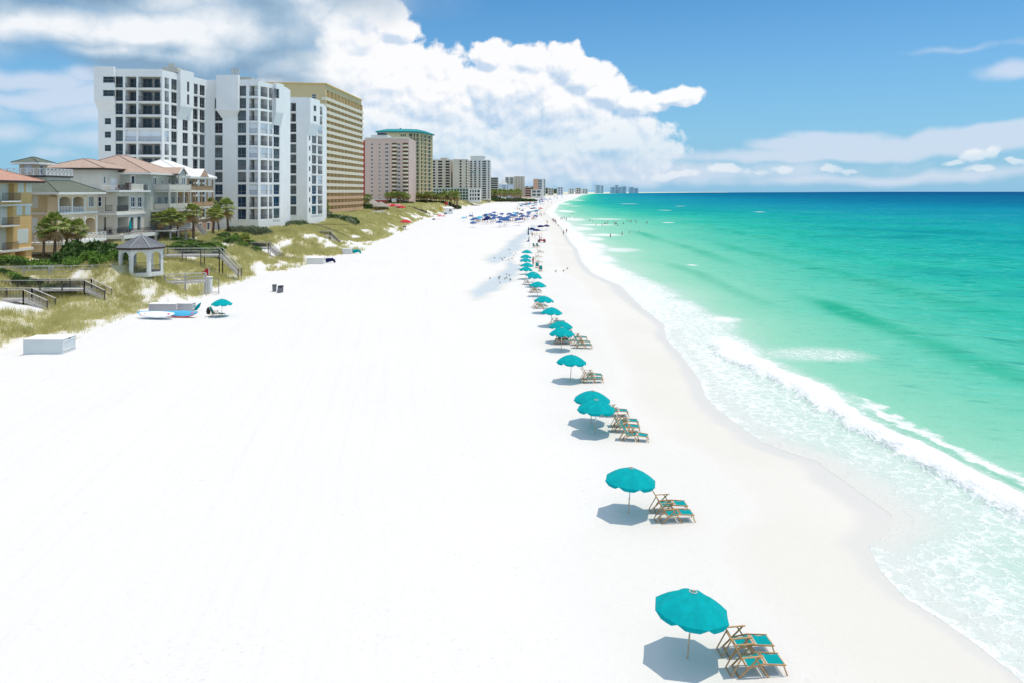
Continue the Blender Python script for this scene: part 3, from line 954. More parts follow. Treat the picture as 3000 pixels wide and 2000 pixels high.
# --- block C
tc_ = root_at('condominium_tower', 'slim white condominium tower with grey shaded flank beside the tan balcony hotel', 'tower', -60, 228)
wins, bals, HC1, HC2 = [], [], [], []
body = MB()
fC1 = Fac((-70.5, 222), (-60.5, 222)); fC2 = Fac((-60.5, 222), (-58.7, 234))
add_col(fC1, 843, 868, range(0, 9), 'win', wins, bals, HC1, d=.3)
add_col(fC1, 851, 867, (9, 10), 'bal', wins, bals, HC1, d=1.5)
fC1.wall(body, 3.5, 42.1, HC1)
add_col(fC2, 905.5, 909.5, range(0, 8), 'win', wins, bals, HC2, lo=.9, hi=2.3, gl=0)
add_col(fC2, 914, 927, range(0, 9), 'win', wins, bals, HC2, d=.3)
add_col(fC2, 931, 944.5, range(0, 11), 'bal', wins, bals, HC2, d=1.6, shut=(3, 8))
fC2.wall(body, 3.5, 41.3, HC2)
for p, q in (((-58.7, 234), (-60, 243)), ((-60, 243), (-71, 243)), ((-71, 243), (-70.5, 222))): body.face([(*p, 3.5), (*q, 3.5), (*q, 41.3), (*p, 41.3)])
body.face([(*p, 40.9) for p in ((-70.5, 222), (-60.5, 222), (-58.7, 234), (-60, 243), (-71, 243))], 1)
body.build('wall', [M['white'], M['roofw']], tc_)
capped(tc_, wins, 'window', GL3, t_window)
capped(tc_, bals, 'balcony', GL3, t_balcony)
slab_lines(fC1, 841, 869, range(0, 11), tc_); slab_lines(fC2, 912, 946, range(0, 11), tc_)
corbel(fC2, 900.6, 929, 42.0, LV[9] - .2, LV[8] - .6, .9, parent=tc_, inset1=1.5, extra=[(919, 927, LV[10] + .6, LV[10] + 2.3), (919, 927, LV[9] + .6, LV[9] + 2.3)])
rebase(tc_)

# ================================================================== tan balcony hotel
ht = root_at('balcony_hotel', 'tall tan hotel with rows of cream balcony parapets, peach on its lowest floors', 'hotel', -76, 340)
fH1 = Fac((-108, 308), (-77.6, 312)); fH2 = Fac((-77.6, 312), (-73.8, 368))
body = MB()
HL = [5.6 + 2.75 * k for k in range(18)]
Hh = []; ws = []
u0, u1 = fH1.U(914), fH1.U(926)
for k in range(18):
    h = dict(u0=u0, u1=u1, z0=HL[k] + .3, z1=HL[k] + 2.3, d=.2); Hh.append(h); ws.append((fH1, h, 1))
fH1.wall(body, 3.5, 58.9, Hh)
nb = 11; bw = fH2.L / nb
fH2.wall(body, 56.6, 58.9, []); fH2.wall(body, 3.5, 5.6, [])
# set-back rear wall of the balconies and their dividers
back = Fac(fH2.xy(0, -1.7), fH2.xy(fH2.L, -1.7))
Hb = []; doors = []
for k in range(18):
    for j in range(nb):
        h = dict(u0=j * bw + bw * .12, u1=j * bw + bw * .66, z0=HL[k] + .05, z1=HL[k] + 2.25, d=.1); Hb.append(h); doors.append((back, h, 0, HL[k], j))
back.wall(body, 5.6, 56.6, Hb, 1)
for j in range(nb + 1): fH2.fbox(body, max(0, j * bw - .12), min(fH2.L, j * bw + .12), 5.6, 56.6, -1.7, .58, 3)
for j in range(nb): fH2.fbox(body, j * bw + bw * .5 - .08, j * bw + bw * .5 + .08, 5.6, 56.6, -1.7, -.1, 3)
P4 = [(-73.8, 368), (-90, 372), (-110, 345), (-108, 308)]
for p, q in zip(P4, P4[1:]): body.face([(*p, 3.5), (*q, 3.5), (*q, 58.9), (*p, 58.9)])
body.face([(*p, 58.5) for p in [(-108, 308), (-77.6, 312), *P4[:3]]], 2)
body.build('wall', [M['beige'], M['ochre'], M['roofw'], surf('tan_divider', (0.792, 0.600, 0.324), .85)], ht)
capped(ht, ws, 'window', GL3, lambda m_, it: glass_rect(m_, it[0], it[1], 1, 7, 2, 2, .1))
doors.sort(key=lambda d: d[4])
capped(ht, doors, 'balcony_door', [M['brownd'], M['frame']], lambda m_, it: glass_rect(m_, it[0], it[1], 0, 1, 2, 1, .08))
for k in range(18):
    mb = MB()
    fH2.fbox(mb, -.9, fH2.L + 1.1, HL[k] - .16, HL[k] + .06, -1.65, .75)
    fH2.fbox(mb, -.9, fH2.L + 1.1, HL[k] + .06, HL[k] + 1.12, .62, .75)
    for j in range(nb * 6):
        u = -.9 + (fH2.L + 2) * (j + .5) / (nb * 6)
        fH2.fbox(mb, u - .04, u + .04, HL[k] + .1, HL[k] + 1.1, .752, .79)
    fH2.fbox(mb, -.9, -.78, HL[k] + .06, HL[k] + 1.12, -1.2, .62)
    mb.build('balcony', M['orange'] if k < 3 else M['parapet'], ht, label='peach balcony parapet' if k < 3 else None)
mb = MB()
for f_ in (fH1, fH2): f_.fbox(mb, -.3, f_.L + .5, 58.9, 59.25, -.5, .55)
mb.build('cornice', M['ochre'], ht)
rebase(ht)

# ================================================================== pink tower
pk = root_at('apartment_tower', 'pinkish brown apartment tower with red brick base and white curved balconies', 'tower', -94, 580)
fP = Fac((-109.6, 560), (-76.9, 560)); body = MB(); Hp = []; ws = []; bl = []
PR = [50.3 - 2.9 * k for k in range(15)]
for r, z in enumerate(PR):
    for (a, b) in ((1086, 1093), (1109, 1115), (1128, 1138), (1164, 1173)):
        h = dict(u0=fP.U(a), u1=fP.U(b), z0=z - 1.6, z1=z - .1, d=.25); Hp.append(h); ws.append((fP, h))
    for (a, b) in ((1148, 1163), (1180, 1196)):
        h = dict(u0=fP.U(a), u1=fP.U(b), z0=z - 2.3, z1=z + .2, d=1.6); Hp.append(h); bl.append((fP, h))
fP.wall(body, 8.4, 54.5, Hp); fP.wall(body, 3.5, 8.4, [], 1)
for p, q in (((-76.9, 560), (-76.9, 600)), ((-76.9, 600), (-109.6, 600)), ((-109.6, 600), (-109.6, 560))): body.face([(*p, 3.5), (*q, 3.5), (*q, 54.5), (*p, 54.5)])
body.face([(*p, 54) for p in ((-109.6, 560), (-76.9, 560), (-76.9, 600), (-109.6, 600))], 2)
body.box(-115, -109.65, 566, 590, 3.5, 53, 1)
body.box(-108, -95, 575, 590, 54.5, 57.6, 3); body.box(-103, -97, 574, 584, 57.6, 59, 4)
body.build('wall', [M['pink'], M['red'], M['roofw'], M['pale'], M['blue']], pk)
capped(pk, ws, 'window', GL3, lambda m_, it: glass_rect(m_, it[0], it[1], 0, 7, 2, 1, .16))


def p_bal(m_, it):
    f, h = it
    m_.face([f.pt(h['u0'], h['z0'], -1.5), f.pt(h['u1'], h['z0'], -1.5), f.pt(h['u1'], h['z1'], -1.5), f.pt(h['u0'], h['z1'], -1.5)], 1)
    c = (h['u0'] + h['u1']) / 2; w = (h['u1'] - h['u0']) / 2
    pts = [(c + w * math.cos(a), 1.6 * math.sin(a)) for a in [math.pi * k / 8 for k in range(9)]]
    A = [f.pt(u, h['z0'] - .1, max(o, .004)) for u, o in pts]; B = [(p[0], p[1], h['z0'] + 1.05) for p in A]
    for i in range(8): m_.face([A[i], A[i + 1], B[i + 1], B[i]], 0)
    m_.face(A, 0)


capped(pk, bl, 'balcony', [M['parapet'], M['brownd']], p_bal)
mb = MB(); fP.fbox(mb, -.4, fP.L + .4, 53.7, 54.6, .003, .5); fP.fbox(mb, 0, fP.L, 8.0, 8.7, .003, .15); mb.build('cornice', M['pale'], pk)
rebase(pk)

# ================================================================== teal roofed tower
tt = root_at('apartment_tower', 'yellowish apartment tower with a bright teal hipped roof behind the pink tower', 'tower', -90, 660)
fT1 = Fac((-113.5, 640), (-88.4, 640)); fT2 = Fac((-88.4, 640), (-79.5, 645)); fT3 = Fac((-79.5, 645), (-71.7, 674))
body = MB(); ws = []; H1, H2, H3 = [], [], []
TL = [8 + 3.3 * k for k in range(17)]
for z in TL:
    for (f_, a, b, H_) in ((fT2, .8, 3.6, H2), (fT2, 4.6, 6.2, H2), (fT2, 7.2, 9.4, H2), (fT3, 1.5, 7, H3), (fT3, 10, 16, H3), (fT3, 19, 27, H3)):
        h = dict(u0=a, u1=b, z0=z + .3, z1=z + 2.9, d=.7); H_.append(h); ws.append((f_, h, z))
for z in TL[-3:]:
    for a in (18.5, 20.2, 21.9):
        h = dict(u0=a, u1=a + 1.1, z0=z + .4, z1=z + 2.4, d=.2); H1.append(h)
fT1.wall(body, 3.5, 65.5, H1); fT2.wall(body, 3.5, 65.5, H2); fT3.wall(body, 3.5, 65.5, H3)
for p, q in (((-71.7, 674), (-90, 690)), ((-90, 690), (-113.5, 680)), ((-113.5, 680), (-113.5, 640))): body.face([(*p, 3.5), (*q, 3.5), (*q, 65.5), (*p, 65.5)])
for z in TL: fT2.fbox(body, 0, 10, z - .1, z + .25, .003, .5); fT3.fbox(body, 0, fT3.L, z - .1, z + .25, .003, .5)
for u in (0, 4.1, 6.7, 9.9): fT2.fbox(body, u, u + .4, 3.5, 65.4, .502, .75)
for u in (.2, 8.2, 17.2, 28.6): fT3.fbox(body, u, u + .9, 3.5, 65.4, .502, .8)
body.build('wall', [M['cream']], tt)
capped(tt, ws, 'window', [M['glass'], M['frame'], surf('green_glass', (.03, .10, .08), .2)], lambda m_, it: glass_rect(m_, it[0], it[1], 2 if int(it[2] * 7) % 2 else 0, 1, 2, 2, .25))
for h in H1: w = MB(); glass_rect(w, fT1, h, 0, 1, 2, 1, .12); w.build('window', [M['glass'], M['frame']], tt)
mb = MB()
R1 = [(-116, 637.5), (-87.5, 637.5), (-77.5, 642.5), (-69.5, 676), (-90, 693), (-116, 683)]
R2 = [(-108, 647), (-89, 647), (-82, 651), (-77, 672), (-90, 682), (-108, 674)]
mb.hull2([(*p, 65.5) for p in R1], [(*p, 68.2) for p in R2])
mb.hull2([(*p, 64.7) for p in R1], [(*p, 65.5) for p in R1])
mb.tube((-98, 660, 68), (-98, 660, 70), .7)
mb.build('roof', M['teal'], tt)
rebase(tt)


# ================================================================== far towers
def far_tower(name, label, px0, px1, ytop, Y, depth, mat, cols, floors, ybase_z=4.0, side=None, extra=None, cat='tower', band=None, winmat=None, ztop=None):
    """box tower seen from its narrow end; cols = (x0,x1) fractions of the near face"""
    X0, X1 = (px0 - 1500) / F * Y, (px1 - 1500) / F * Y
    zt = CAMZ - (ytop - HZ) / F * Y
    r = root_at(name, label, cat, (X0 + X1) / 2, Y + depth / 2)
    f = Fac((X0, Y), (X1, Y)); g2 = Fac((X1, Y), (X1 + (X1 * depth / Y) * .35, Y + depth)); W = X1 - X0
    body = MB(); Hs, ws, Hs2 = [], [], []
    fh = (zt - 2 - ybase_z) / floors
    for k in range(floors):
        z = ybase_z + 1 + k * fh
        for (a, b) in cols:
            h = dict(u0=a * W, u1=b * W, z0=z + fh * .22, z1=z + fh * .86, d=.6); Hs.append(h); ws.append((f, h))
        if side:
            for j in range(side):
                h = dict(u0=g2.L * (j + .15) / side, u1=g2.L * (j + .85) / side, z0=z + fh * .3, z1=z + fh * .9, d=.8); Hs2.append(h); ws.append((g2, h))
    f.wall(body, ybase_z - 1, zt, Hs); g2.wall(body, ybase_z - 1, zt, Hs2)
    q = g2.xy(g2.L)
    for p, p2 in ((q, (X0, Y + depth)), ((X0, Y + depth), (X0, Y))): body.face([(*p, ybase_z - 1), (*p2, ybase_z - 1), (*p2, zt), (*p, zt)])
    body.face([(X0, Y, zt - .5), (X1, Y, zt - .5), (*q, zt - .5), (X0, Y + depth, zt - .5)], 1)
    if extra: extra(body, X0, X1, Y, zt, W)
    body.build('wall', [mat, M['roofw'], M['teal'], M['glass'], M['trim']], r)
    capped(r, ws, 'window', [winmat or M['glass'], M['frame']], lambda m_, it: m_.face([it[0].pt(it[1]['u0'], it[1]['z0'], -.5), it[0].pt(it[1]['u1'], it[1]['z0'], -.5), it[0].pt(it[1]['u1'], it[1]['z1'], -.5), it[0].pt(it[1]['u0'], it[1]['z1'], -.5)], 0))
    rebase(r)
    return r


def round_top(b, X0, X1, Y, zt, W):
    c = (X0 + X1) / 2 + W * .15
    b.lathe((c, Y + 6, 0), [(W * .20, 5), (W * .20, zt + 2.2), (0, zt + 2.4)], 20)
far_tower('resort_hotel', 'tan concrete hotel slab with tall dark glass bands, left wing beside the teal roofed tower', 1262, 1322, 468, 900, 40, M['hot'], [(.09, .22), (.36, .56), (.72, .92)], 14, extra=round_top)
far_tower('resort_hotel', 'tan concrete hotel slab, right wing with one narrow dark strip and striped sea side', 1326, 1371, 467, 880, 80, M['hot'], [(.45, .58), (.85, .93)], 14, side=2)
def curved_crown(b, X0, X1, Y, zt, W):
    b.lathe(((X0 + X1) / 2 - W * .12, Y + 12, 0), [(W * .36, zt - 1), (W * .36, zt + 4.2), (W * .38, zt + 4.4), (W * .38, zt + 5.2), (0, zt + 5.3)], 20)
    b.face([(X0 - 1, Y - .4, zt - 12), (X0 + W * .3, Y - .4, zt - 18), (X0 + W * .3, Y + 3, zt - 12), (X0 - 1, Y + 3, zt - 7)], 2)
far_tower('condominium_tower', 'white tower with rounded crown and green roof panel beyond the tan hotel slabs', 1376, 1436, 469, 960, 50, M['pale'], [(.02, .12), (.22, .32), (.44, .52), (.62, .80), (.90, .96)], 17, side=2, extra=curved_crown)
far_tower('hotel_annex', 'low pale green hotel annex of three floors in front of the tan hotel', 1269, 1372, 551, 800, 25, surf('pale_green_wall', (.42, .50, .45), .85), [(k / 12 + .012, k / 12 + .07) for k in range(12)], 4, cat='building')
far_tower('hotel_annex', 'cream end block of the low hotel annex with small square windows', 1374, 1407, 553, 760, 30, M['pale'], [(.08, .2), (.3, .42), (.52, .64), (.75, .95)], 3, cat='building')
far_tower('apartment_block', 'pale banded apartment block next to the white rounded tower', 1436, 1459, 520, 1180, 70, M['grey1'], [(.04, .96)], 9, side=1, cat='building')
def gable(b, X0, X1, Y, zt, W):
    b.hull2([(X0, Y, zt), (X1 - W * .35, Y, zt), (X1 - W * .35, Y + 40, zt), (X0, Y + 40, zt)], [(X0 + W * .3, Y + 2, zt + 9), (X0 + W * .34, Y + 2, zt + 9), (X0 + W * .34, Y + 38, zt + 9), (X0 + W * .3, Y + 38, zt + 9)], 4)
far_tower('apartment_block', 'pale blue building with a small white gable, left of the wide beige block', 1459, 1504, 541, 1300, 60, M['bluewall'], [(.3, .36), (.42, .48), (.6, .64)], 6, extra=gable, cat='building')
far_tower('condominium_block', 'wide beige condominium block with striped balconies on its sea side', 1506, 1537, 517, 1400, 150, surf('beige_block', (.52, .47, .38), .85, .04, .03), [(.2, .24), (.45, .49), (.7, .74)], 12, side=1, cat='building')
far_tower('condominium_block', 'grey glazed condominium wing behind the wide beige block', 1480, 1505, 519, 1450, 60, M['pale'], [(.05, .4), (.6, .9)], 12, cat='building', winmat=M['grey'])
far_tower('apartment_block', 'low salmon striped building at the foot of the wide beige block', 1538, 1556, 549, 1350, 40, M['salmon'], [(.05, .95)], 4, cat='building')
far_tower('condominium_tower', 'salmon tower with a blue glass centre, last tall building along the beach', 1564, 1576, 525, 1700, 40, M['salmon'], [(.1, .12)], 10)
far_tower('condominium_tower', 'blue glass and pale concrete tower joined to the salmon tower', 1576.3, 1598, 525, 1701, 60, M['pale'], [(.02, .52), (.80, .95)], 10, winmat=M['blue'])
far_tower('beach_pavilion', 'low white roofed pavilion at the edge of the far beach', 1556, 1590, 556, 1500, 40, M['pale'], [(.1, .4), (.5, .8)], 2, ybase_z=3, cat='building', winmat=M['grey'])
for i, (a, b_, yt, Y, lb, mt) in enumerate([
    (1607, 1622, 552, 2500, 'small grey house among the trees, nearest of the far low houses', 'grey1'),
    (1634, 1650, 549, 2700, 'dark roofed house in the far tree belt', 'far'),
    (1668, 1682, 553, 3600, 'pale low building beyond the tree belt on the far shore', 'pale'),
    (1688, 1702, 551, 3700, 'cream low building near the bend of the far shore', 'hot'),
    (1706, 1722, 554, 3900, 'low white building just left of the distant twin towers', 'pale'),
    (1745, 1759, 543, 5200, 'left tower of the hazy twin towers on the horizon', 'far'),
    (1761, 1768, 544, 5300, 'right slimmer tower of the hazy twin towers on the horizon', 'far'),
    (1790, 1802, 549, 5400, 'hazy stepped building left of the peaked one on the horizon', 'far'),
    (1803, 1811, 543, 5500, 'hazy peaked building, highest of the second horizon group', 'far'),
    (1812, 1820, 549, 5400, 'hazy low building right of the peaked one on the horizon', 'far'),
    (1822, 1835, 547, 5600, 'hazy square block with blue sides on the horizon', 'far'),
    (1845, 1857, 549, 5900, 'hazy block, first of the last pair before open sea', 'far'),
    (1858, 1870, 552, 6000, 'hazy low block, last building before open sea', 'far')]):
    far_tower('distant_building', lb, a, b_, yt, Y, 60, M[mt], [(.15, .4), (.6, .85)] if Y < 5000 else [(.2, .8)], 3 if Y < 5000 else 5, ybase_z=3, cat='building', winmat=M['grey'] if Y < 5000 else surf('hazy_glass', (.34, .43, .52)))  # farthest windows have the haze in their colour too


# ================================================================== beach houses
M.update(
    gold=surf('golden_stucco', (0.679, 0.468, 0.199), .85, .05, .3, .1, streak=.15),
    tilered=tiled('red_clay_tiles', (.48, .25, .18), (.58, .36, .27), .32, .30, .8, .5, .03, .6),
    tilebrown=tiled('brown_clay_tiles', (.44, .31, .24), (.54, .42, .35), .30, .34, .8, .0, .03, .6),
    tilegreen=tiled('green_roof_tiles', (.11, .135, .10), (.15, .17, .13), .9, .42, .7, .5, .03, .55),
    slate=tiled('grey_slates', (.13, .14, .155), (.19, .20, .215), .9, .30, .7, .5, .025, .45),
    sandst=surf('sand_stucco', (0.655, 0.550, 0.386), .85, .05, .3, .1, streak=.15),
    greige=surf('greige_stucco', (0.585, 0.562, 0.491), .85, .05, .3, .1, streak=.15),
    sage=surf('sage_siding', (0.421, 0.445, 0.398), .85, .05, .3, .1, streak=.1),
    wood=surf('tan_timber', (0.491, 0.328, 0.187), .8, .12),
    darkwood=surf('weathered_boards', (.10, .085, .075), .9, .35, 1.5),
    greywood=surf('bleached_boards', (.50, .48, .45), .9, .15, 1.5),
    whiteroof=surf('white_metal_roof', (.78, .78, .76), .5, .03),
    terra=surf('pinkish_stucco', (.50, .33, .25), .85, .05),
    conc=surf('weathered_plaster', (0.608, 0.620, 0.585), .85, .10, .5, .1, streak=.3),
    maroon=surf('maroon_rail', (.13, .02, .05), .6),
    brown=surf('brown_furniture', (.10, .05, .035), .7, .2),
    eave=surf('dark_eave', (.06, .045, .04), .7),
)
GW = [M['glass'], M['blue'], M['grey'], M['trim'], M['shutter2'], M['shutter'], M['rail'], M['room']]


def hip_roof(mb, x0, x1, y0, y1, ze, zr, ov, ridge='y', rl=.5, mi=0, me_=1):
    """hip roof with an overhang and a fascia"""
    a = [(x0 - ov, y0 - ov), (x1 + ov, y0 - ov), (x1 + ov, y1 + ov), (x0 - ov, y1 + ov)]
    cx, cy = (x0 + x1) / 2, (y0 + y1) / 2
    if ridge == 'y': r_ = [(cx, cy - (y1 - y0) * rl / 2), (cx, cy + (y1 - y0) * rl / 2)]
    else: r_ = [(cx - (x1 - x0) * rl / 2, cy), (cx + (x1 - x0) * rl / 2, cy)]
    A = [(*p, ze) for p in a]; R0, R1 = (*r_[0], zr), (*r_[1], zr)
    if ridge == 'y': fs = [[A[0], A[1], R0], [A[1], A[2], R1, R0], [A[2], A[3], R1], [A[3], A[0], R0, R1]]
    else: fs = [[A[0], A[1], R1, R0], [A[1], A[2], R1], [A[2], A[3], R0, R1], [A[3], A[0], R0]]
    for f_ in fs: mb.face(f_, mi)
    mb.prism(a, ze - .32, ze - .01, me_)
    for p, q in ((A[0], R0), (A[1], R0 if ridge == 'y' else R1), (A[2], R1), (A[3], R1 if ridge == 'y' else R0), (R0, R1)):
        mb.bar((p[0], p[1], p[2] + .03), (q[0], q[1], q[2] + .03), .22, .12, mi)


def window_part(root, f, h, g=0, fr=3, nx=2, nz=1, sill=True, surround=.12, fw=.07, label=None):
    mb = MB(); glass_rect(mb, f, h, g, fr, nx, nz, fw)
    w = mb.build('window', GW, root, label)
    if surround:
        m2 = MB(); a, b, c, d = h['u0'], h['u1'], h['z0'], h['z1']; s_ = surround
        f.fbox(m2, a - s_, a, c, d, .003, .05); f.fbox(m2, b, b + s_, c, d, .003, .05); f.fbox(m2, a - s_, b + s_, d, d + s_, .003, .06)
        if sill: f.fbox(m2, a - s_ - .05, b + s_ + .05, c - .12, c, .003, .12)
        m2.build('frame', M['trim'], w)
    return w


def shutter_part(root, f, h, mi=4, n=None):
    mb = MB(); W = h['u1'] - h['u0']
    f.fbox(mb, h['u0'], h['u1'], h['z0'], h['z1'], -.15, .02, mi)
    for k in range(1, n or max(2, round(W / .6))): u = h['u0'] + W * k / (n or max(2, round(W / .6))); f.fbox(mb, u - .02, u + .02, h['z0'], h['z1'], .021, .04, mi)
    mb.build('shutter', GW, root)


def spandrel(mb, f, h, rise, mi=0, out=0.0, n=10):
    a, b, top = h['u0'], h['u1'], h['z1']; c = (a + b) / 2; w = (b - a) / 2
    P_ = [(c - w * math.cos(math.pi * k / n), top - rise + rise * math.sin(math.pi * k / n)) for k in range(n + 1)]
    for (u, z), (u2, z2) in zip(P_, P_[1:]):
        mb.face([f.pt(u, z, out), f.pt(u2, z2, out), f.pt(u2, top, out), f.pt(u, top, out)], mi)
        mb.face([f.pt(u, z, out), f.pt(u2, z2, out), f.pt(u2, z2, out - .3), f.pt(u, z, out - .3)], mi)
        mb.face([f.pt(u, z, out - .3), f.pt(u2, z2, out - .3), f.pt(u2, top, out - .3), f.pt(u, top, out - .3)], mi)


def xrail(mb, f, u0, u1, z, h, out, mi=3, bay=1.3):
    n = max(1, round((u1 - u0) / bay))
    f.fbox(mb, u0, u1, z + h - .08, z + h, out - .09, out, mi); f.fbox(mb, u0, u1, z + .08, z + .15, out - .08, out - .01, mi)
    for k in range(n + 1):
        u = u0 + (u1 - u0) * k / n; f.fbox(mb, u - .05, u + .05, z, z + h - .08, out - .095, out + .004, mi)
    for k in range(n):
        a = u0 + (u1 - u0) * k / n + .06; b = u0 + (u1 - u0) * (k + 1) / n - .06
        for (p, q) in (((a, z + .15), (b, z + h - .08)), ((a, z + h - .08), (b, z + .15))):
            mb.bar(f.pt(p[0], p[1], out - .045), f.pt(q[0], q[1], out - .045), .05, .05, mi, up=tuple(f.n))


def body_walls(mb, poly, z0, z1, holes, mi=0, ri=None):
    """poly CCW, holes: {edge index: [...]}; returns facades"""
    fs = []
    for i in range(len(poly)):
        f = Fac(poly[i], poly[(i + 1) % len(poly)]); f.wall(mb, z0, z1, holes.get(i, []), mi, ri=ri); fs.append(f)
    return fs


def Z4(px): return lambda *a: a


def zpx(ox, oy, k): return lambda x0, x1, y0, y1: (ox + x0 / k, ox + x1 / k, oy + y0 / k, oy + y1 / k)


z1 = zpx(0, 450, 4.75)       # reading scales of the close looks at the photograph
z2 = zpx(300, 440, 4.9)
z3 = zpx(0, 440, 3.409)


def HR(f, q, d=.18): h = f.rect(*q); h['d'] = d; return h


# ---------------------------------------------------------------- golden house
h1 = root_at('beach_house', 'golden stucco beach house with pale storm shutters and red tile roof at the left edge', 'house', -76, 103, z=4.4)
poly = [(-84, 96), (-70, 96), (-70, 109.4), (-84, 109.4)]
f = Fac(poly[1], poly[2]); H = []
bigs = [z1(2, 198, 420, 660), z1(2, 182, 715, 1000), z1(2, 168, 1040, 1345)]
small = [z1(247, 330, 412, 545), z1(362, 440, 412, 545), z1(230, 310, 735, 862), z1(350, 424, 735, 858), z1(240, 392, 1050, 1250)]
HB = [HR(f, q, .9) for q in bigs]; HS = [HR(f, q, .2) for q in small]
gr = [dict(u0=f.U(0) - 3, u1=f.U(31), z0=4.0, z1=5.7, d=3.5), dict(u0=f.U(44), u1=f.U(76), z0=4.0, z1=5.7, d=3.5)]
mb = MB(); body_walls(mb, poly, 3.8, 15.7, {1: HB + HS + gr})
mb.face([(x, y, 15.7) for x, y in poly]); mb.build('wall', M['gold'], h1)
for h in HB:
    rr = dict(h); rr['z0'] = h['z0'] + 1.15
    mb = MB(); f.fbox(mb, h['u0'], h['u1'], h['z0'] + .02, h['z1'], -.88, -.8, 4)
    for k in range(1, 5): u = h['u0'] + (h['u1'] - h['u0']) * k / 5; f.fbox(mb, u - .02, u + .02, h['z0'] + .02, h['z1'], -.799, -.77, 4)
    mb.build('shutter', GW, h1)
    mb = MB(); f.fbox(mb, h['u0'] - 1, h['u1'] + .15, h['z0'] - .18, h['z0'], .003, .9, 1); railing(mb, f, h['u0'] - .8, h['u1'] + .1, h['z0'], 1.1, .88, 0, .13)
    mb.build('balcony', [M['rail'], M['trim']], h1)
for h in HS: shutter_part(h1, f, h)
for h in HS[2:4]:
    mb = MB(); f.fbox(mb, h['u0'] - .12, h['u1'] + .12, h['z1'] + .02, h['z1'] + .3, .003, .1); mb.build('lintel', M['trim'], h1)
mb = MB()
f.fbox(mb, 0, f.L + .1, 5.75, 6.15, .003, .25); f.fbox(mb, 5.9, f.L, f.rect(*z1(200, 440, 715, 730))['z0'], f.rect(*z1(200, 440, 715, 730))['z1'] + .1, .003, .12)
mb.build('string_course', M['trim'], h1)
mb = MB(); hip_roof(mb, -84, -70, 90, 109.4, 15.75, 18.9, 1.25, 'y', .35); mb.build('roof', [M['tilered'], M['eave']], h1)
mb = MB(); fr = Fac((-78.5, 98), (-78.5, 103.5))
railing(mb, fr, 0, fr.L - .3, 17.3, 1.25, 0, 0, .35, .05); mb.box(-80, -78.55, 98, 103.2, 17.1, 17.35, 0); mb.build('roof_railing', M['maroon'], h1)
rebase(h1)

# ---------------------------------------------------------------- green roofed house
h2 = root_at('beach_house', 'sand coloured beach house with green tile roof, arches and small roof tower', 'house', -77, 120, z=4.4)
poly = [(-84, 116.6), (-73.2, 116.6), (-70, 115.6), (-70, 126.7), (-84, 126.7)]
poly = [(-84, 117.6), (-71.9, 117.6), (-70, 115.7), (-70, 126.7), (-84, 126.7)]
fa, fb, fo = Fac(poly[0], poly[1]), Fac(poly[1], poly[2]), Fac(poly[2], poly[3])
L1 = HR(fo, z1(820, 990, 605, 838), 1.8); L2 = HR(fo, z1(1012, 1165, 605, 838), 1.8); W1 = HR(fo, z1(1228, 1312, 600, 742), .2)
A1 = HR(fo, z1(870, 982, 912, 1180), 1.6); A2 = HR(fo, z1(1003, 1160, 905, 1160), 1.6); A3 = HR(fo, z1(1184, 1325, 897, 1130), 1.6)
S1 = HR(fa, z1(452, 532, 592, 760), .15); S2 = HR(fa, z1(445, 525, 900, 1110), .15); S3 = HR(fb, z1(650, 760, 602, 838), .15)
mb = MB(); body_walls(mb, poly, 6.2, 14.05, {0: [S1, S2], 1: [S3], 2: [L1, L2, W1, A1, A2, A3]})
for h, r_ in ((L1, .55), (L2, .55), (A1, .6), (A2, .6), (A3, .6)): spandrel(mb, fo, h, r_, 0)
mb.face([(x, y, 14.05) for x, y in poly]); mb.build('wall', M['sandst'], h2)
mb = MB(); mb.box(-83, -70.6, 118.3, 126.2, 3.6, 6.2); mb.build('ground_floor', M['gold'], h2)
for h, g_ in ((L1, 1), (L2, 0), (A1, 2), (A2, 2), (A3, 2)):
    m_ = MB(); m_.face([fo.pt(h['u0'], h['z0'], -h['d'] + .01), fo.pt(h['u1'], h['z0'], -h['d'] + .01), fo.pt(h['u1'], h['z1'], -h['d'] + .01), fo.pt(h['u0'], h['z1'], -h['d'] + .01)], 7)
    cc = (h['u0'] + h['u1']) / 2
    glass_rect(m_, fo, dict(u0=cc - .55, u1=cc + .55, z0=h['z0'] + .05, z1=h['z0'] + 2.5, d=h['d'] - .06), g_, 3, 2, 1, .09)
    m_.build('door', GW, h2)
for h in (L1, L2): m_ = MB(); xrail(m_, fo, h['u0'] + .03, h['u1'] - .03, h['z0'], 1.1, -.02, 0, .75); m_.build('railing', M['whiterail'], h2)
window_part(h2, fo, W1, 2, 3, 4, 1)
for f_, h in ((fa, S1), (fa, S2), (fb, S3)): shutter_part(h2, f_, h, 5)
mb = MB(); bz = fo.Z(450 + 832 / 4.75, 2)
for f_ in (fa, fb, fo): f_.fbox(mb, 0, f_.L, bz - .22, bz + .12, .003, .16); f_.fbox(mb, 0, f_.L, 13.6, 14.04, .003, .14)
for u in (0, (L1['u1'] + L2['u0']) / 2 - .12, L2['u1'] + .1): fo.fbox(mb, u, u + .24, bz + .13, 13.3, .003, .12)
for u in ((A1['u1'] + A2['u0']) / 2 - .13, (A2['u1'] + A3['u0']) / 2 - .13, A3['u1'] + .1): fo.fbox(mb, u, u + .26, 6.9, bz - .9, .003, .16); fo.fbox(mb, u - .06, u + .32, bz - .9, bz - .7, .003, .2)
mb.build('mouldings', M['trim'], h2)
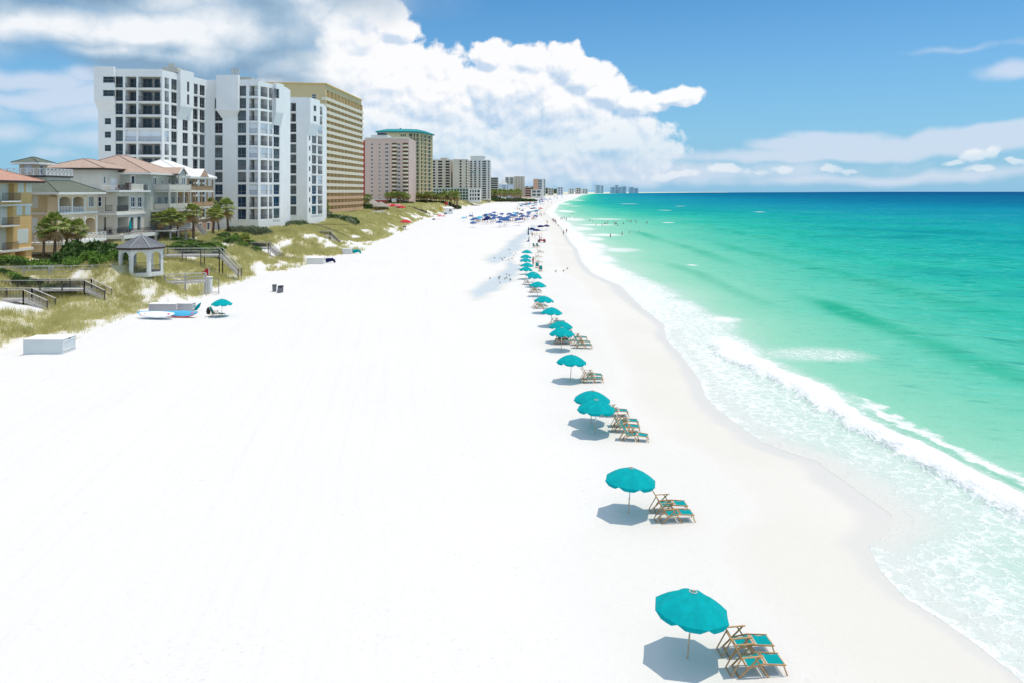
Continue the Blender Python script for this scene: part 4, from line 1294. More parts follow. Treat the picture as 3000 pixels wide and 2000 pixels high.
# deck around the first floor
mb = MB(); dk = [(-73, 111.4), (-66.6, 111.4), (-66.2, 122.6), (-69.9, 122.6), (-69.9, 115.5), (-73, 115.5)]
mb.prism(dk, 6.25, 6.6, 0); mb.prism([(-73, 111.7), (-66.9, 111.7), (-66.5, 122.3), (-69.8, 122.3), (-69.8, 115.2), (-73, 115.2)], 5.2, 6.25, 1); mb.build('deck', [M['trim'], M['sandst']], h2)
mb = MB(); fd = Fac((-72.9, 111.45), (-66.65, 111.45)); xrail(mb, fd, 0, fd.L, 6.6, 1.1, 0, 0, 1.1); fd = Fac((-66.65, 111.45), (-66.25, 122.5)); xrail(mb, fd, 0, fd.L, 6.6, 1.1, 0, 0, 1.1)
mb.build('deck_railing', M['whiterail'], h2)
# truncated hip roof, flat terrace, tower
mb = MB(); ov = 1.0
A_ = [(-85, 114.3), (-69.0, 114.3), (-69.0, 127.7), (-85, 127.7)]; B_ = [(-81.5, 118.6), (-73.6, 118.6), (-73.6, 125.2), (-81.5, 125.2)]
mb.hull2([(*p, 14.1) for p in A_], [(*p, 16.0) for p in B_]); mb.prism(A_, 13.8, 14.09, 1)
for p, q in zip(A_, B_): mb.bar((*p, 14.13), (*q, 16.03), .2, .12)
mb.build('roof', [M['tilegreen'], M['trim']], h2)
mb = MB(); mb.prism(B_, 16.01, 16.5, 0); mb.prism([(-81.8, 118.3), (-73.3, 118.3), (-73.3, 125.5), (-81.8, 125.5)], 16.5, 16.75, 1); mb.build('roof_terrace', [M['greige'], M['eave']], h2)
mb = MB()
for a, b_ in (((-81.7, 118.4), (-73.4, 118.4)), ((-73.4, 118.4), (-73.4, 125.4))): fd = Fac(a, b_); xrail(mb, fd, 0, fd.L, 16.75, 1.15, 0, 0, 1.0)
mb.build('terrace_railing', M['whiterail'], h2)
mb = MB(); tp = [(-79.4, 121), (-76.6, 121), (-76.6, 123.8), (-79.4, 123.8)]
ft = Fac(tp[0], tp[1]); ft2 = Fac(tp[1], tp[2])
hA = dict(u0=.7, u1=2.0, z0=17.3, z1=18.5, d=.15); hB = dict(u0=.9, u1=1.8, z0=16.8, z1=18.5, d=.15)
body_walls(mb, tp, 16.75, 18.85, {0: [hA], 1: [hB]}); tower_ = mb.build('roof_tower', M['sandst'], h2)
m_ = MB(); glass_rect(m_, ft, hA, 5, 3, 1, 1); m_.build('window', GW, tower_)
m_ = MB(); glass_rect(m_, ft2, hB, 1, 3, 1, 1, .12); m_.build('door', GW, tower_)
mb = MB(); hip_roof(mb, -79.4, -76.6, 121, 123.8, 18.9, 19.8, .85, 'y', .2); mb.build('tower_roof', [M['tilegreen'], M['trim']], h2)
rebase(h2)

# ---------------------------------------------------------------- greige house with the roof terrace
h3 = root_at('beach_house', 'greige stucco beach house with corner balconies, roof terrace and a brown tile roof set back', 'house', -77, 138, z=4.5)
poly = [(-84, 132.9), (-70, 132.9), (-70, 143), (-84, 143)]
fa, fo = Fac(poly[0], poly[1]), Fac(poly[1], poly[2])
q = lambda *a: z3(*a)
wA = HR(fa, q(975, 1012, 468, 565)); bA = HR(fa, q(1050, 1125, 470, 610), 1.7); bA2 = HR(fa, q(1035, 1125, 675, 835), 1.7)
bO = HR(fo, q(1165, 1285, 465, 612), 1.9); bO2 = HR(fo, q(1165, 1285, 672, 832), 1.9)
w1 = HR(fo, q(1308, 1352, 470, 570)); w2 = HR(fo, q(1374, 1420, 470, 570)); d1 = HR(fo, q(1300, 1340, 668, 812)); d2 = HR(fo, q(1368, 1412, 662, 806))
fo3 = fo.Z(440 + 415 / 3.409, 3)
mb = MB(); body_walls(mb, poly, 6.3, 14.1, {0: [wA, bA, bA2], 1: [bO, bO2, w1, w2, d1, d2]})
mb.face([(x, y, 14.1) for x, y in poly]); mb.box(-83, -71, 134, 142.4, 3.8, 6.3)
# top storey set back
tp = [(-84.5, 136.5), (-74.6, 136.5), (-74.6, 145.5), (-84.5, 145.5)]
ta, to = Fac(tp[0], tp[1]), Fac(tp[1], tp[2])
tw_ = HR(to, q(905, 922, 275, 325)); td = HR(to, q(985, 1080, 285, 400)); td['z0'] = 14.25
tw_ = dict(u0=.7, u1=1.4, z0=15.7, z1=17.0, d=.15); td = dict(u0=3.1, u1=5.6, z0=14.2, z1=16.7, d=.15)
body_walls(mb, tp, 14.1, 18.4, {1: [tw_, td]})
mb.build('wall', M['greige'], h3)
for f_, h, nx, nz, g_ in ((fa, wA, 1, 2, 1), (fo, w1, 2, 2, 1), (fo, w2, 2, 2, 1), (fo, d1, 1, 1, 2), (fo, d2, 1, 1, 2), (to, tw_, 1, 1, 1)): window_part(h3, f_, h, g_, 3, nx, nz)
m_ = MB(); glass_rect(m_, to, td, 5, 3, 4, 1, .1); m_.build('door', GW, h3)
for f_, h in ((fa, bA), (fa, bA2), (fo, bO), (fo, bO2)):
    m_ = MB(); m_.face([f_.pt(h['u0'], h['z0'], -h['d'] + .01), f_.pt(h['u1'], h['z0'], -h['d'] + .01), f_.pt(h['u1'], h['z1'], -h['d'] + .01), f_.pt(h['u0'], h['z1'], -h['d'] + .01)], 7)
    a, b_ = h['u0'] + .35, h['u1'] - .5
    glass_rect(m_, f_, dict(u0=a, u1=min(b_, a + 1.9), z0=h['z0'] + .03, z1=h['z0'] + 2.35, d=h['d'] - .06), 0, 3, 2, 1, .09); m_.build('door', GW, h3)
    m_ = MB(); railing(m_, f_, h['u0'], h['u1'], h['z0'], 1.05, -.03, 0, .13); m_.build('railing', M['rail'], h3)
mb = MB()
mb.prism([(-84, 132.2), (-69.2, 132.2), (-69.2, 143.9), (-84, 143.9)], 14.12, 14.45)
for f_ in (fa, fo): f_.fbox(mb, 0, f_.L + (.2 if f_ is fa else 0), 10.0, 10.35, .003, .2)
f_ = to; f_.fbox(mb, 0, f_.L, 15.25, 15.45, .003, .1)
mb.build('mouldings', M['trim'], h3)
mb = MB()
for (x0, x1, y0, y1, z1_) in ((-69.85, -69.4, 137.0, 138.3, 15.6), (-69.85, -69.4, 140.6, 141.4, 15.6), (-69.85, -69.4, 143.2, 143.7, 15.5), (-69.8, -69.45, 138.31, 140.59, 15.6)): mb.box(x0, x1, y0, y1, 14.46, z1_)
mb.build('parapet', M['greige'], h3)
mb = MB(); fr = Fac((-69.5, 133), (-69.5, 137)); railing(mb, fr, 0, fr.L, 14.45, 1.0, 0, 0, .14); fr = Fac((-69.5, 141.4), (-69.5, 143.2)); railing(mb, fr, 0, fr.L, 14.45, 1.0, 0, 0, .14); mb.build('terrace_railing', M['rail'], h3)
mb = MB(); dk = [(-74, 130.9), (-67.6, 130.9), (-67.6, 143.8), (-69.95, 143.8), (-69.95, 132.85), (-74, 132.85)]
mb.prism(dk, 5.9, 6.55); mb.build('deck', M['trim'], h3)
mb = MB()
for a, b_ in (((-73.9, 131), (-67.7, 131)), ((-67.7, 131), (-67.7, 143.7))): fd = Fac(a, b_); railing(mb, fd, 0, fd.L, 6.55, 1.05, 0, 0, .14)
mb.build('deck_railing', M['rail'], h3)
for x, y in ((-68, 131.3), (-68, 137), (-68, 143.3), (-73.5, 131.3)): mb = MB(); mb.box(x - .2, x + .2, y - .2, y + .2, 3.4, 5.9); mb.build('deck_post', M['trim'], h3)
mb = MB(); hip_roof(mb, -84.5, -74.6, 136.5, 145.5, 18.5, 20.3, 1.1, 'y', .35); mb.build('roof', [M['tilebrown'], M['eave']], h3)
rebase(h3)


def chair_simple(name, label, x, y, z, rz, mat, group=None):
    r = empty(name, label, 'chair', (x, y, z), rz, group)
    a = MB(); a.box(-.25, .25, -.25, .25, .40, .46); a.build('seat', mat, r)
    a = MB(); a.box(-.27, -.2, -.25, .25, .46, .95); a.build('backrest', mat, r)
    for sx in (-1, 1):
        for sy in (-1, 1): a = MB(); a.box(sx * .22 - .02, sx * .22 + .02, sy * .22 - .02, sy * .22 + .02, 0, .4); a.build('leg', mat, r)
    return r


for i, (y, lb) in enumerate(((134.0, 'dark chair on the roof terrace, left of the low parapet wall'), (135.8, 'dark chair on the roof terrace just left of the stucco pier'))): chair_simple('patio_chair', lb, -70.4, y, 14.46, math.pi, M['brown'])
r_ = empty('patio_sofa', 'dark brown sofa behind the middle parapet of the roof terrace', 'sofa', (-70.8, 139.5, 14.46))
a = MB(); a.box(-.4, .4, -1.1, 1.1, .0, .45); a.build('seat', M['brown'], r_); a = MB(); a.box(-.5, -.4, -1.1, 1.1, 0, 1.35); a.build('backrest', M['brown'], r_)
for (x, y, rz, lb) in ((-69.2, 132.2, 0, 'black chair on the lower deck, left of the closed teal parasol'), (-70.4, 131.8, 1.5, 'black chair at the left end of the lower deck'), (-68.6, 134.4, 3, 'black chair under the closed teal parasol')):
    chair_simple('deck_chair', lb, x, y, 6.56, rz, M['rail'])
M['tealcloth'] = surf('teal_canvas', (.0, .33, .36), .9, .06, 2.0, .1, 30, spec=.15)
r_ = empty('closed_parasol', 'closed teal parasol on the deck of the greige house', 'parasol', (-68.8, 135.3, 6.56))
a = MB(); a.tube((0, 0, 0), (0, 0, 2.5), .03); a.build('pole', M['trim'], r_)
a = MB(); a.lathe((0, 0, 0), [(.02, 2.6), (.12, 2.3), (.2, 1.5), (.26, .9), (.05, .88)], 10); a.build('canopy', M['tealcloth'], r_)

# ---------------------------------------------------------------- sage house with two projecting balconies
h4 = root_at('beach_house', 'sage grey beach house with stacked projecting balconies and a brown tile roof with small gable', 'house', -77, 154, z=4.6)
poly = [(-86, 148), (-71, 148), (-70, 149.5), (-70, 160), (-86, 160)]
poly = [(-86, 148), (-71.3, 148), (-70, 149.3), (-70, 160.5), (-86, 160.5)]
fa, fb, fo = Fac(poly[0], poly[1]), Fac(poly[1], poly[2]), Fac(poly[2], poly[3])
wa = HR(fa, z2(555, 605, 380, 490)); 
def uz(a, b, c, d, dd=.18): return dict(u0=a, u1=b, z0=c, z1=d, d=dd)
ws_ = [uz(1.0, 2.6, 15.5, 17.0), uz(7.1, 8.7, 15.2, 16.9)]; ds_ = [uz(4.6, 5.6, 14.6, 16.7), uz(3.2, 4.5, 10.9, 13.2), uz(6.1, 7.4, 10.9, 13.2), uz(9.3, 10.4, 11.5, 13.2)]
fo_low = [uz(1.2, 2.6, 7.2, 9.3), uz(5, 6.5, 7, 9.4)]
mb = MB(); body_walls(mb, poly, 3.8, 17.7, {0: [wa], 2: ws_ + ds_ + fo_low}); mb.face([(x, y, 17.7) for x, y in poly]); mb.build('wall', M['sage'], h4)
window_part(h4, fa, wa, 1, 3, 1, 1)
for h in ws_: window_part(h4, fo, h, 1, 3, 2, 1, fw=.14)
for h in ds_ + fo_low: m_ = MB(); glass_rect(m_, fo, h, 1, 3, 2, 1, .1); m_.build('door', GW, h4)
for zf, ro in ((14.4, False), (10.7, True)):
    m_ = MB(); x0, x1, y0, y1 = -69.95, -66.9, 150.6, 160.3
    m_.prism([(x0, y0 - (1.3 if ro else 0)), (x1, y0), (x1, y1), (x0, y1)], zf - .45 if ro else zf - .3, zf)
    for a_, b_ in (((x0, y0), (x1, y0)), ((x1, y0), (x1, y1))):
        fd = Fac(a_, b_); fd.fbox(m_, 0, fd.L, zf + .12, zf + 1.15, -.12, -.04)
        n = 3 if fd.L > 5 else 1
    for y in (y0 + .12, y0 + 3.3, y0 + 6.5, y1 - .12): m_.box(x1 - .3, x1 + .004, y - .13, y + .13, zf, zf + (3.4 if ro else 1.35))
    m_.build('balcony', M['greige'], h4)
mb = MB(); mb.prism([(-72, 147.2), (-65.2, 147.6), (-65.2, 158.3), (-69.9, 158.3), (-69.9, 149.1), (-71.4, 147.9)], 6.6, 6.85)
for x, y in ((-65.6, 148), (-65.6, 151.4), (-65.6, 154.8), (-65.6, 158)): mb.box(x - .12, x + .12, y - .12, y + .12, 3.2, 6.6)
fd = Fac((-65.25, 151.4), (-65.25, 158.2)); fd.fbox(mb, 0, fd.L, 6.95, 7.95, -.1, -.03)
for k in range(8): mb.box(-65.4 + k * .28, -65.12 + k * .28, 158.3, 159.5, 6.5 - k * .33, 6.6 - k * .33)
mb.bar((-65.3, 158.35, 7.6), (-62.8, 158.35, 4.9), .08, .5); mb.bar((-65.3, 159.5, 7.6), (-62.8, 159.5, 4.9), .08, .5)
mb.build('deck', M['greywood'], h4)
mb = MB(); hip_roof(mb, -86, -70, 148, 160.5, 17.8, 21.4, 1.1, 'y', .25)
mb.build('roof', [M['tilebrown'], M['trim']], h4)
mb = MB(); g0, g1, gy0, gy1, gz = -72, -67.6, 156.2, 160.4, 17.8
mb.face([(g1, gy0, gz), (g1, (gy0 + gy1) / 2, gz + 1.35), (g0 - 3, (gy0 + gy1) / 2, gz + 1.35), (g0 - 3, gy0, gz)]); mb.face([(g1, gy1, gz), (g1, (gy0 + gy1) / 2, gz + 1.35), (g0 - 3, (gy0 + gy1) / 2, gz + 1.35), (g0 - 3, gy1, gz)])
mb.face([(g1 - .3, gy0 + .2, gz - .3), (g1 - .3, gy1 - .2, gz - .3), (g1 - .3, gy1 - .2, gz + .05), (g1 - .3, (gy0 + gy1) / 2, gz + 1.2), (g1 - .3, gy0 + .2, gz + .05)], 1)
mb.bar((g1, gy0, gz), (g1, (gy0 + gy1) / 2, gz + 1.38), .12, .25, 2); mb.bar((g1, gy1, gz), (g1, (gy0 + gy1) / 2, gz + 1.38), .12, .25, 2)
mb.box(g1 - .34, g1 - .05, gy0 + .25, gy1 - .25, 14.41, gz - .28, 1)
mb.build('gable', [M['tilebrown'], M['sage'], M['trim']], h4)
fg = Fac((g1 - .05, gy0 + .25), (g1 - .05, gy1 - .25))
m_ = MB(); glass_rect(m_, fg, dict(u0=1.0, u1=2.7, z0=15.5, z1=17.2, d=-.01), 1, 3, 2, 1, .14); m_.build('window', GW, h4)
rebase(h4)

h4.location += Vector((.5, -4.9, 0))

# ---------------------------------------------------------------- white roofed porch house
h5 = root_at('beach_house', 'white roofed beach house with open timber porches above a pinkish base', 'house', -76, 168, z=4.8)
PX, PY0, PY1 = -69.4, 161.2, 174.6
poly = [(-86, 162.5), (-73.0, 162.5), (-73.0, 172.2), (-86, 172.2)]
fo = Fac(poly[1], poly[2])
hs_ = [uz(a_, a_ + 1.7, z_, z_ + 2.1, .15) for a_ in (.6, 3.9, 6.9) for z_ in (11.0, 14.6)]
mb = MB(); body_walls(mb, poly, 3.8, 17.4, {1: hs_}); mb.build('wall', M['wood'], h5)
for h in hs_: window_part(h5, fo, h, 1, 3, 2, 1)
mb = MB(); fl_ = [(-72.98, PY0), (PX, PY0), (PX, PY1), (-72.98, PY1)]
for z_ in (14.1, 10.5): mb.prism(fl_, z_, z_ + .35)
mb.prism([(-73, PY0 - .2), (PX + .2, PY0 - .2), (PX + .2, PY1 + .2), (-73, PY1 + .2)], 16.95, 17.4); mb.build('porch_floors', M['trim'], h5)
for y in (PY0 + .15, 164.9, 168.2, 171.4, PY1 - .15): mb = MB(); mb.box(PX - .3, PX - .04, y - .13, y + .13, 4.6, 16.94); mb.build('porch_post', M['wood'], h5)
fe = Fac((PX - .02, PY0), (PX - .02, PY1)); fd = Fac((-72.9, PY0 + .1), (PX, PY0 + .1))
for z in (14.45, 10.85):
    mb = MB()
    for f_ in (fe, fd): railing(mb, f_, 0, f_.L, z, 1.05, -.02, 0, .12, .04); f_.fbox(mb, 0, f_.L, z + .15, z + .9, -.03, -.02)
    mb.build('porch_railing', M['wood'], h5)
bx = [(-73, 164), (-69.2, 164), (-69.2, 174.0), (-73, 174.0)]
fb5 = Fac(bx[1], bx[2])
hs_ = [uz(2.0, 3.4, 5.6, 7.1), uz(6.4, 7.9, 5.4, 7.1)]
mb = MB(); body_walls(mb, bx, 3.6, 8.0, {1: hs_}); mb.face([(*p, 8.0) for p in bx]); mb.build('base_wall', M['terra'], h5)
mb = MB(); mb.prism([(-73.1, 163.8), (-69.0, 163.8), (-69.0, 174.2), (-73.1, 174.2)], 8.01, 8.3); mb.build('string_course', M['trim'], h5)
for h in hs_: window_part(h5, fb5, h, 1, 3, 1, 1, surround=.22)
mb = MB(); hip_roof(mb, -86, PX, PY0, PY1, 17.5, 21.3, .6, 'y', .25, 0, 0)
g0 = PX + .65
mb.face([(g0, 165.6, 17.5), (g0, 170.4, 17.5), (g0, 168, 19.3)], 1); mb.face([(g0, 165.6, 17.5), (g0, 168, 19.3), (g0 - 4, 168, 19.3)], 0); mb.face([(g0, 170.4, 17.5), (g0, 168, 19.3), (g0 - 4, 168, 19.3)], 0)
mb.build('roof', [M['whiteroof'], M['terra']], h5)
rebase(h5)

# ================================================================== gazebo
GZ = (-48.6, 98.5, 3.75)
gz = empty('gazebo', 'octagonal plaster gazebo with arched openings and grey slate roof among the dune grass', 'gazebo', GZ)
gp = [(3.25 * math.cos(R(-90 + 45 * k)), 3.25 * math.sin(R(-90 + 45 * k))) for k in range(8)]
mb = MB(); mf = MB()
for k in range(8):
    f = Fac(gp[k], gp[(k + 1) % 8]); a, b_ = .36, f.L - .36
    h = dict(u0=a, u1=b_, z0=.0, z1=3.15, d=.35); f.wall(mb, -.6, 3.75, [h]); spandrel(mb, f, h, (b_ - a) / 2, 0)
    g2 = Fac(f.xy(0, -.35), f.xy(f.L, -.35)); g2.wall(mb, -.3, 3.75, [dict(h, d=0)])
    f.fbox(mf, .02, .42, 2.1, 2.28, .003, .08); f.fbox(mf, f.L - .42, f.L - .02, 2.1, 2.28, .003, .08)
    if k not in (3, 7): railing(mf, f, a + .02, b_ - .02, .1, 1.0, -.1, 1, .14)
mb.build('wall', M['conc'], gz); mf.build('mouldings', [M['conc'], M['rail']], gz)
mb = MB(); mb.prism([(x * .9, y * .9) for x, y in gp], -.1, .05); mb.build('floor', M['greywood'], gz)
mb = MB(); E0 = [(x * 1.1, y * 1.1, 3.78) for x, y in gp]
for k in range(8): mb.face([E0[k], E0[(k + 1) % 8], (0, 0, 5.5)]); mb.bar((E0[k][0], E0[k][1], 3.82), (0, 0, 5.54), .18, .1, 1)
mb.hull2([(x, y, z - .3) for x, y, z in E0], [(x, y, z - .01) for x, y, z in E0], 2); mb.lathe((0, 0, 5.4), [(.2, 0), (.12, .3), (0, .45)], 8, 1)
mb.build('roof', [M['slate'], surf('ridge_tiles', (.26, .27, .29), .8), M['eave']], gz)
gz.scale = (.86, .86, .86)


# ================================================================== boardwalks
def boardwalk(name, label, pts, z, w=1.6, dark=True, stairs=0, ang=0, picket=True, cat='boardwalk', drop=1.4):
    """pts along the centre line in metres; the last point starts a stair of given length"""
    r = empty(name, label, cat, (pts[0][0], pts[0][1], z))
    o = Vector((pts[0][0], pts[0][1], z)); top, mr = MB(), MB()
    P3 = [Vector((x, y, z)) - o for x, y in pts]
    if stairs:
        e_ = P3[-1] + (P3[-1] - P3[-2]).normalized() * stairs; drop = max(.5, min(3.2, z - gz1(e_.x + o.x, e_.y + o.y)))
        d = (P3[-1] - P3[-2]).normalized(); P3.append(P3[-1] + d * stairs + Vector((0, 0, -drop)))
    for a, b_ in zip(P3, P3[1:]):
        d = (b_ - a); L = d.length; n = Vector((d.y, -d.x, 0)).normalized()
        N = max(1, int(L / .16))
        for k in range(N):
            c = a + d * ((k + .5) / N)
            top.bar(c - n * w / 2, c + n * w / 2, .14, .045)
        for s_ in (-1, 1):
            q = n * (w / 2 * s_)
            top.bar(a + q - Vector((0, 0, .12)), b_ + q - Vector((0, 0, .12)), .05, .2)
            mr.bar(a + q + Vector((0, 0, 1.08)), b_ + q + Vector((0, 0, 1.08)), .16, .05)
            mr.bar(a + q + Vector((0, 0, .2)), b_ + q + Vector((0, 0, .2)), .05, .09)
            if picket:
                for k in range(int(L / .16)): c = a + d * ((k + .5) / int(L / .16)) + q; mr.bar(c + Vector((0, 0, .2)), c + Vector((0, 0, 1.06)), .04, .04, 1)
            else:
                mr.bar(a + q + Vector((0, 0, .65)), b_ + q + Vector((0, 0, .65)), .04, .07)
            m = max(1, int(L / 2.2))
            for k in range(m + 1):
                c = a + d * (k / m) + q; gzz = gz1(c.x + o.x, c.y + o.y) - o.z
                mp = MB(); mp.box(c.x - .06, c.x + .06, c.y - .06, c.y + .06, min(gzz - .2, c.z - .3), c.z + 1.05); mp.build('post', M['darkwood'] if dark else M['greywood'], r)
    mt = M['darkwood'] if dark else M['greywood']
    top.build('deck', M['greywood'], r); mr.build('railing', [M['greywood'] if not dark else M['greywood'], mt], r)
    return r


boardwalk('boardwalk', 'bleached boardwalk with open rails leading from the hedge to the gazebo', [(-66, 92.5), (-58, 94.5), (-51.6, 97.2)], 3.75, picket=False, dark=False)
boardwalk('boardwalk', 'dark picket boardwalk below the hedge, upper of two at the left edge', [(-64, 90), (-51, 90.3)], 2.55, stairs=2.4)
boardwalk('boardwalk', 'dark picket boardwalk at the left edge, lower and nearer of the two', [(-60, 84), (-54.3, 84.2)], 2.2, stairs=2.6)
boardwalk('boardwalk', 'boardwalk with thin grey rails right of the gazebo, with stairs to the sand', [(-55.6, 120.6), (-46.9, 121)], 4.0, stairs=3.0, picket=False, dark=True)
boardwalk('boardwalk', 'dark picket boardwalk across the grass in front of the shrubs, right of the gazebo', [(-59, 149), (-48.5, 150)], 3.0, stairs=2.5, drop=1.1)
boardwalk('boardwalk', 'dark picket boardwalk crossing the dune below the slim white tower', [(-57, 186), (-55, 189), (-46, 190)], 3.1, stairs=2.4)
boardwalk('boardwalk', 'low plank rail running from the gazebo to the flag box', [(-46.5, 100.5), (-42, 103)], 2.0, w=.9, picket=False, dark=False)
mbf = MB(); ff = Fac((-66, 426), (-49, 432)); 
fence = root_at('dune_fence', 'low brown dune fence between the thatched huts and the palms', 'fence', -58, 429)
for k in range(60):
    x, y = ff.xy(ff.L * k / 59); z = gz1(x, y); mbf.box(x - .12, x + .12, y - .05, y + .05, z - .2, z + 1.3)
mbf.bar((-66, 426, gz1(-66, 426) + 1.1), (-49, 432, gz1(-49, 432) + 1.1), .08, .2); mbf.build('pickets', M['darkwood'], fence); rebase(fence)
fence = root_at('garden_fence', 'dark garden fence at the foot of the slim white tower', 'fence', -52, 206)
mbf = MB()
for k in range(70):
    x, y = -59 + 14 * k / 69, 207; z = gz1(x, y); mbf.box(x - .05, x + .05, y - .03, y + .03, z - .3, z + 1.2)
mbf.box(-59, -45, 206.96, 207.04, 5.1, 5.2); mbf.build('pickets', M['darkwood'], fence); rebase(fence)


# ================================================================== plants
def leaf_mat(name, c1, c2, c3=None, rough=.6, trans=.0, dark=None):
    m, t, b = new_mat(name)
    v = attr(t, 'tone')
    ob = E(t, t.nodes.new('ShaderNodeNewGeometry').outputs['Position'])
    n = noise(t, ob, .8, 3)
    c = ramp(t, (v * .75 + n * .35).clamp(), [(0, c1), (.5, c2), (1, c3 or c2)])
    t.links.new(c.s, b.inputs['Base Color']); b.inputs['Roughness'].default_value = rough
    b.inputs['Specular IOR Level'].default_value = .25
    if trans:
        tr = t.nodes.new('ShaderNodeBsdfTranslucent'); t.links.new(c.s, tr.inputs[0])
        mx = t.nodes.new('ShaderNodeMixShader'); mx.inputs[0].default_value = trans
        o = t.nodes['Material Output']; t.links.new(b.outputs[0], mx.inputs[1]); t.links.new(tr.outputs[0], mx.inputs[2]); t.links.new(mx.outputs[0], o.inputs[0])
    return m


m_palm = leaf_mat('palm_leaf', (.08, .13, .02), (.20, .27, .06), (.48, .46, .14), .5, .25)
m_dead = leaf_mat('dry_palm_leaf', (.28, .17, .07), (.42, .28, .13), (.50, .38, .2), .8, .2)
m_trunk = surf('palm_trunk', (.15, .105, .075), .95, .3, 3, .6, 12)
m_shrub = leaf_mat('shrub_leaf', (.025, .060, .014), (.055, .115, .025), (.12, .19, .05), .55, .2)
m_shrub2 = leaf_mat('bright_shrub_leaf', (.06, .13, .015), (.14, .26, .04), (.28, .40, .09), .55, .25)
m_hedge = leaf_mat('grey_hedge_leaf', (.10, .13, .07), (.18, .22, .13), (.28, .31, .20), .7, .2)
m_grass = leaf_mat('dune_grass', (.38, .38, .12), (.60, .57, .24), (.78, .71, .40), .75, .5)
m_white = surf('white_petal', (.75, .75, .68), .7)
m_oleander = surf('magenta_petal', (.45, .05, .15), .7)


def frond_arrays(rng, n, R0, pet, el0, el1, L=11, droop=.5):
    V, T, tone = [], [], []
    for i in range(n):
        az = i * 2.39996 + rng.uniform(-.3, .3); e = R(el0 + (el1 - el0) * (i + .5) / n + rng.uniform(-8, 8))
        d = np.array([math.cos(az) * math.cos(e), math.sin(az) * math.cos(e), math.sin(e)])
        sd_ = np.array([-math.sin(az), math.cos(az), 0]); up = np.cross(d, sd_) * -1
        pl = pet * rng.uniform(.75, 1.1); r = R0 * rng.uniform(.8, 1.15); tn = rng.uniform(0, 1)
        base = d * pl - np.array([0, 0, .12 * pl * pl])
        k = len(V); V += [d * .08 - sd_ * .03, d * .08 + sd_ * .03, base + sd_ * .03, base - sd_ * .03]; T += [(k, k + 1, k + 2), (k, k + 2, k + 3)]; tone += [tn * .6] * 4
        for j in range(L):
            a = (j - (L - 1) / 2) / ((L - 1) / 2) * R(82)
            q = d * math.cos(a) + sd_ * math.sin(a); w = np.cross(q, up); w = w / np.linalg.norm(w) * .055 * r
            m_ = base + q * r * .55 + up * .03 - np.array([0, 0, droop * .10 * r]); tip = base + q * r * (1 - .25 * abs(a)) - np.array([0, 0, droop * r * .55])
            k = len(V); V += [base, m_ - w * 1.6, m_ + w * 1.6, tip]; T += [(k, k + 1, k + 2), (k + 1, k + 3, k + 2)]; tt_ = min(1, max(0, tn * .6 + rng.uniform(0, .4))); tone += [tt_] * 4
    return np.array(V), np.array(T), np.array(tone)


def make_palm(rng, h, crown_r, lean, name='palm_tree'):
    root = bpy.data.objects.new(name, None); COL.objects.link(root)
    mb = MB(); p = Vector((0, 0, -.4)); N = 7; pts = []
    for i in range(N + 1):
        t_ = i / N; pts.append((Vector((lean[0] * t_ ** 1.5, lean[1] * t_ ** 1.5, -.4 + (h + .3) * t_)), .20 - .05 * t_ + .035 * (i % 2)))
    for (a, ra), (b_, rb) in zip(pts, pts[1:]): mb.tube(a, b_, ra, 8, 0, rb)
    mb.build('trunk', m_trunk, root)
    top = np.array([lean[0], lean[1], h])
    V, T, tn = frond_arrays(rng, 30, crown_r * .62, crown_r * .52, 82, -22, 11, .55)
    o = np_mesh('crown', V + top, T, [m_palm], False, {'tone': tn}); o.parent = root
    V, T, tn = frond_arrays(rng, 11, crown_r * .5, crown_r * .5, -25, -68, 9, .7)
    o = np_mesh('dry_fronds', V + top - np.array([0, 0, .15]), T, [m_dead], False, {'tone': tn}); o.parent = root
    return root


def copy_tree(o, parent=None):
    c = o.copy(); COL.objects.link(c); c.parent = parent
    for ch in o.children: copy_tree(ch, c)
    return c


def fresh_copy(proto, used):
    if proto.name not in used: used.add(proto.name); return proto
    return copy_tree(proto)


rngp = np.random.default_rng(3)
PALMS = [make_palm(rngp, 4.4, 1.75, (.25, .1)), make_palm(rngp, 4.4, 1.9, (-.3, .1)), make_palm(rngp, 4.4, 1.6, (.1, -.2)), make_palm(rngp, 4.4, 1.8, (-.6, .0))]
USED = set()


def put_palm(x, y, top, lb, kind, s=None, group=None, rz=None):
    p = fresh_copy(PALMS[kind], USED); z = gz1(x, y); h = top - z
    k = h / 4.4; w = s or 1.0
    p.location = (x, y, z); p.scale = (w, w, k); p.rotation_euler = (0, 0, rz if rz is not None else random.uniform(0, 6))
    if 'group' in p.keys(): del p['group']
    tag(p, lb, 'palm tree', group)


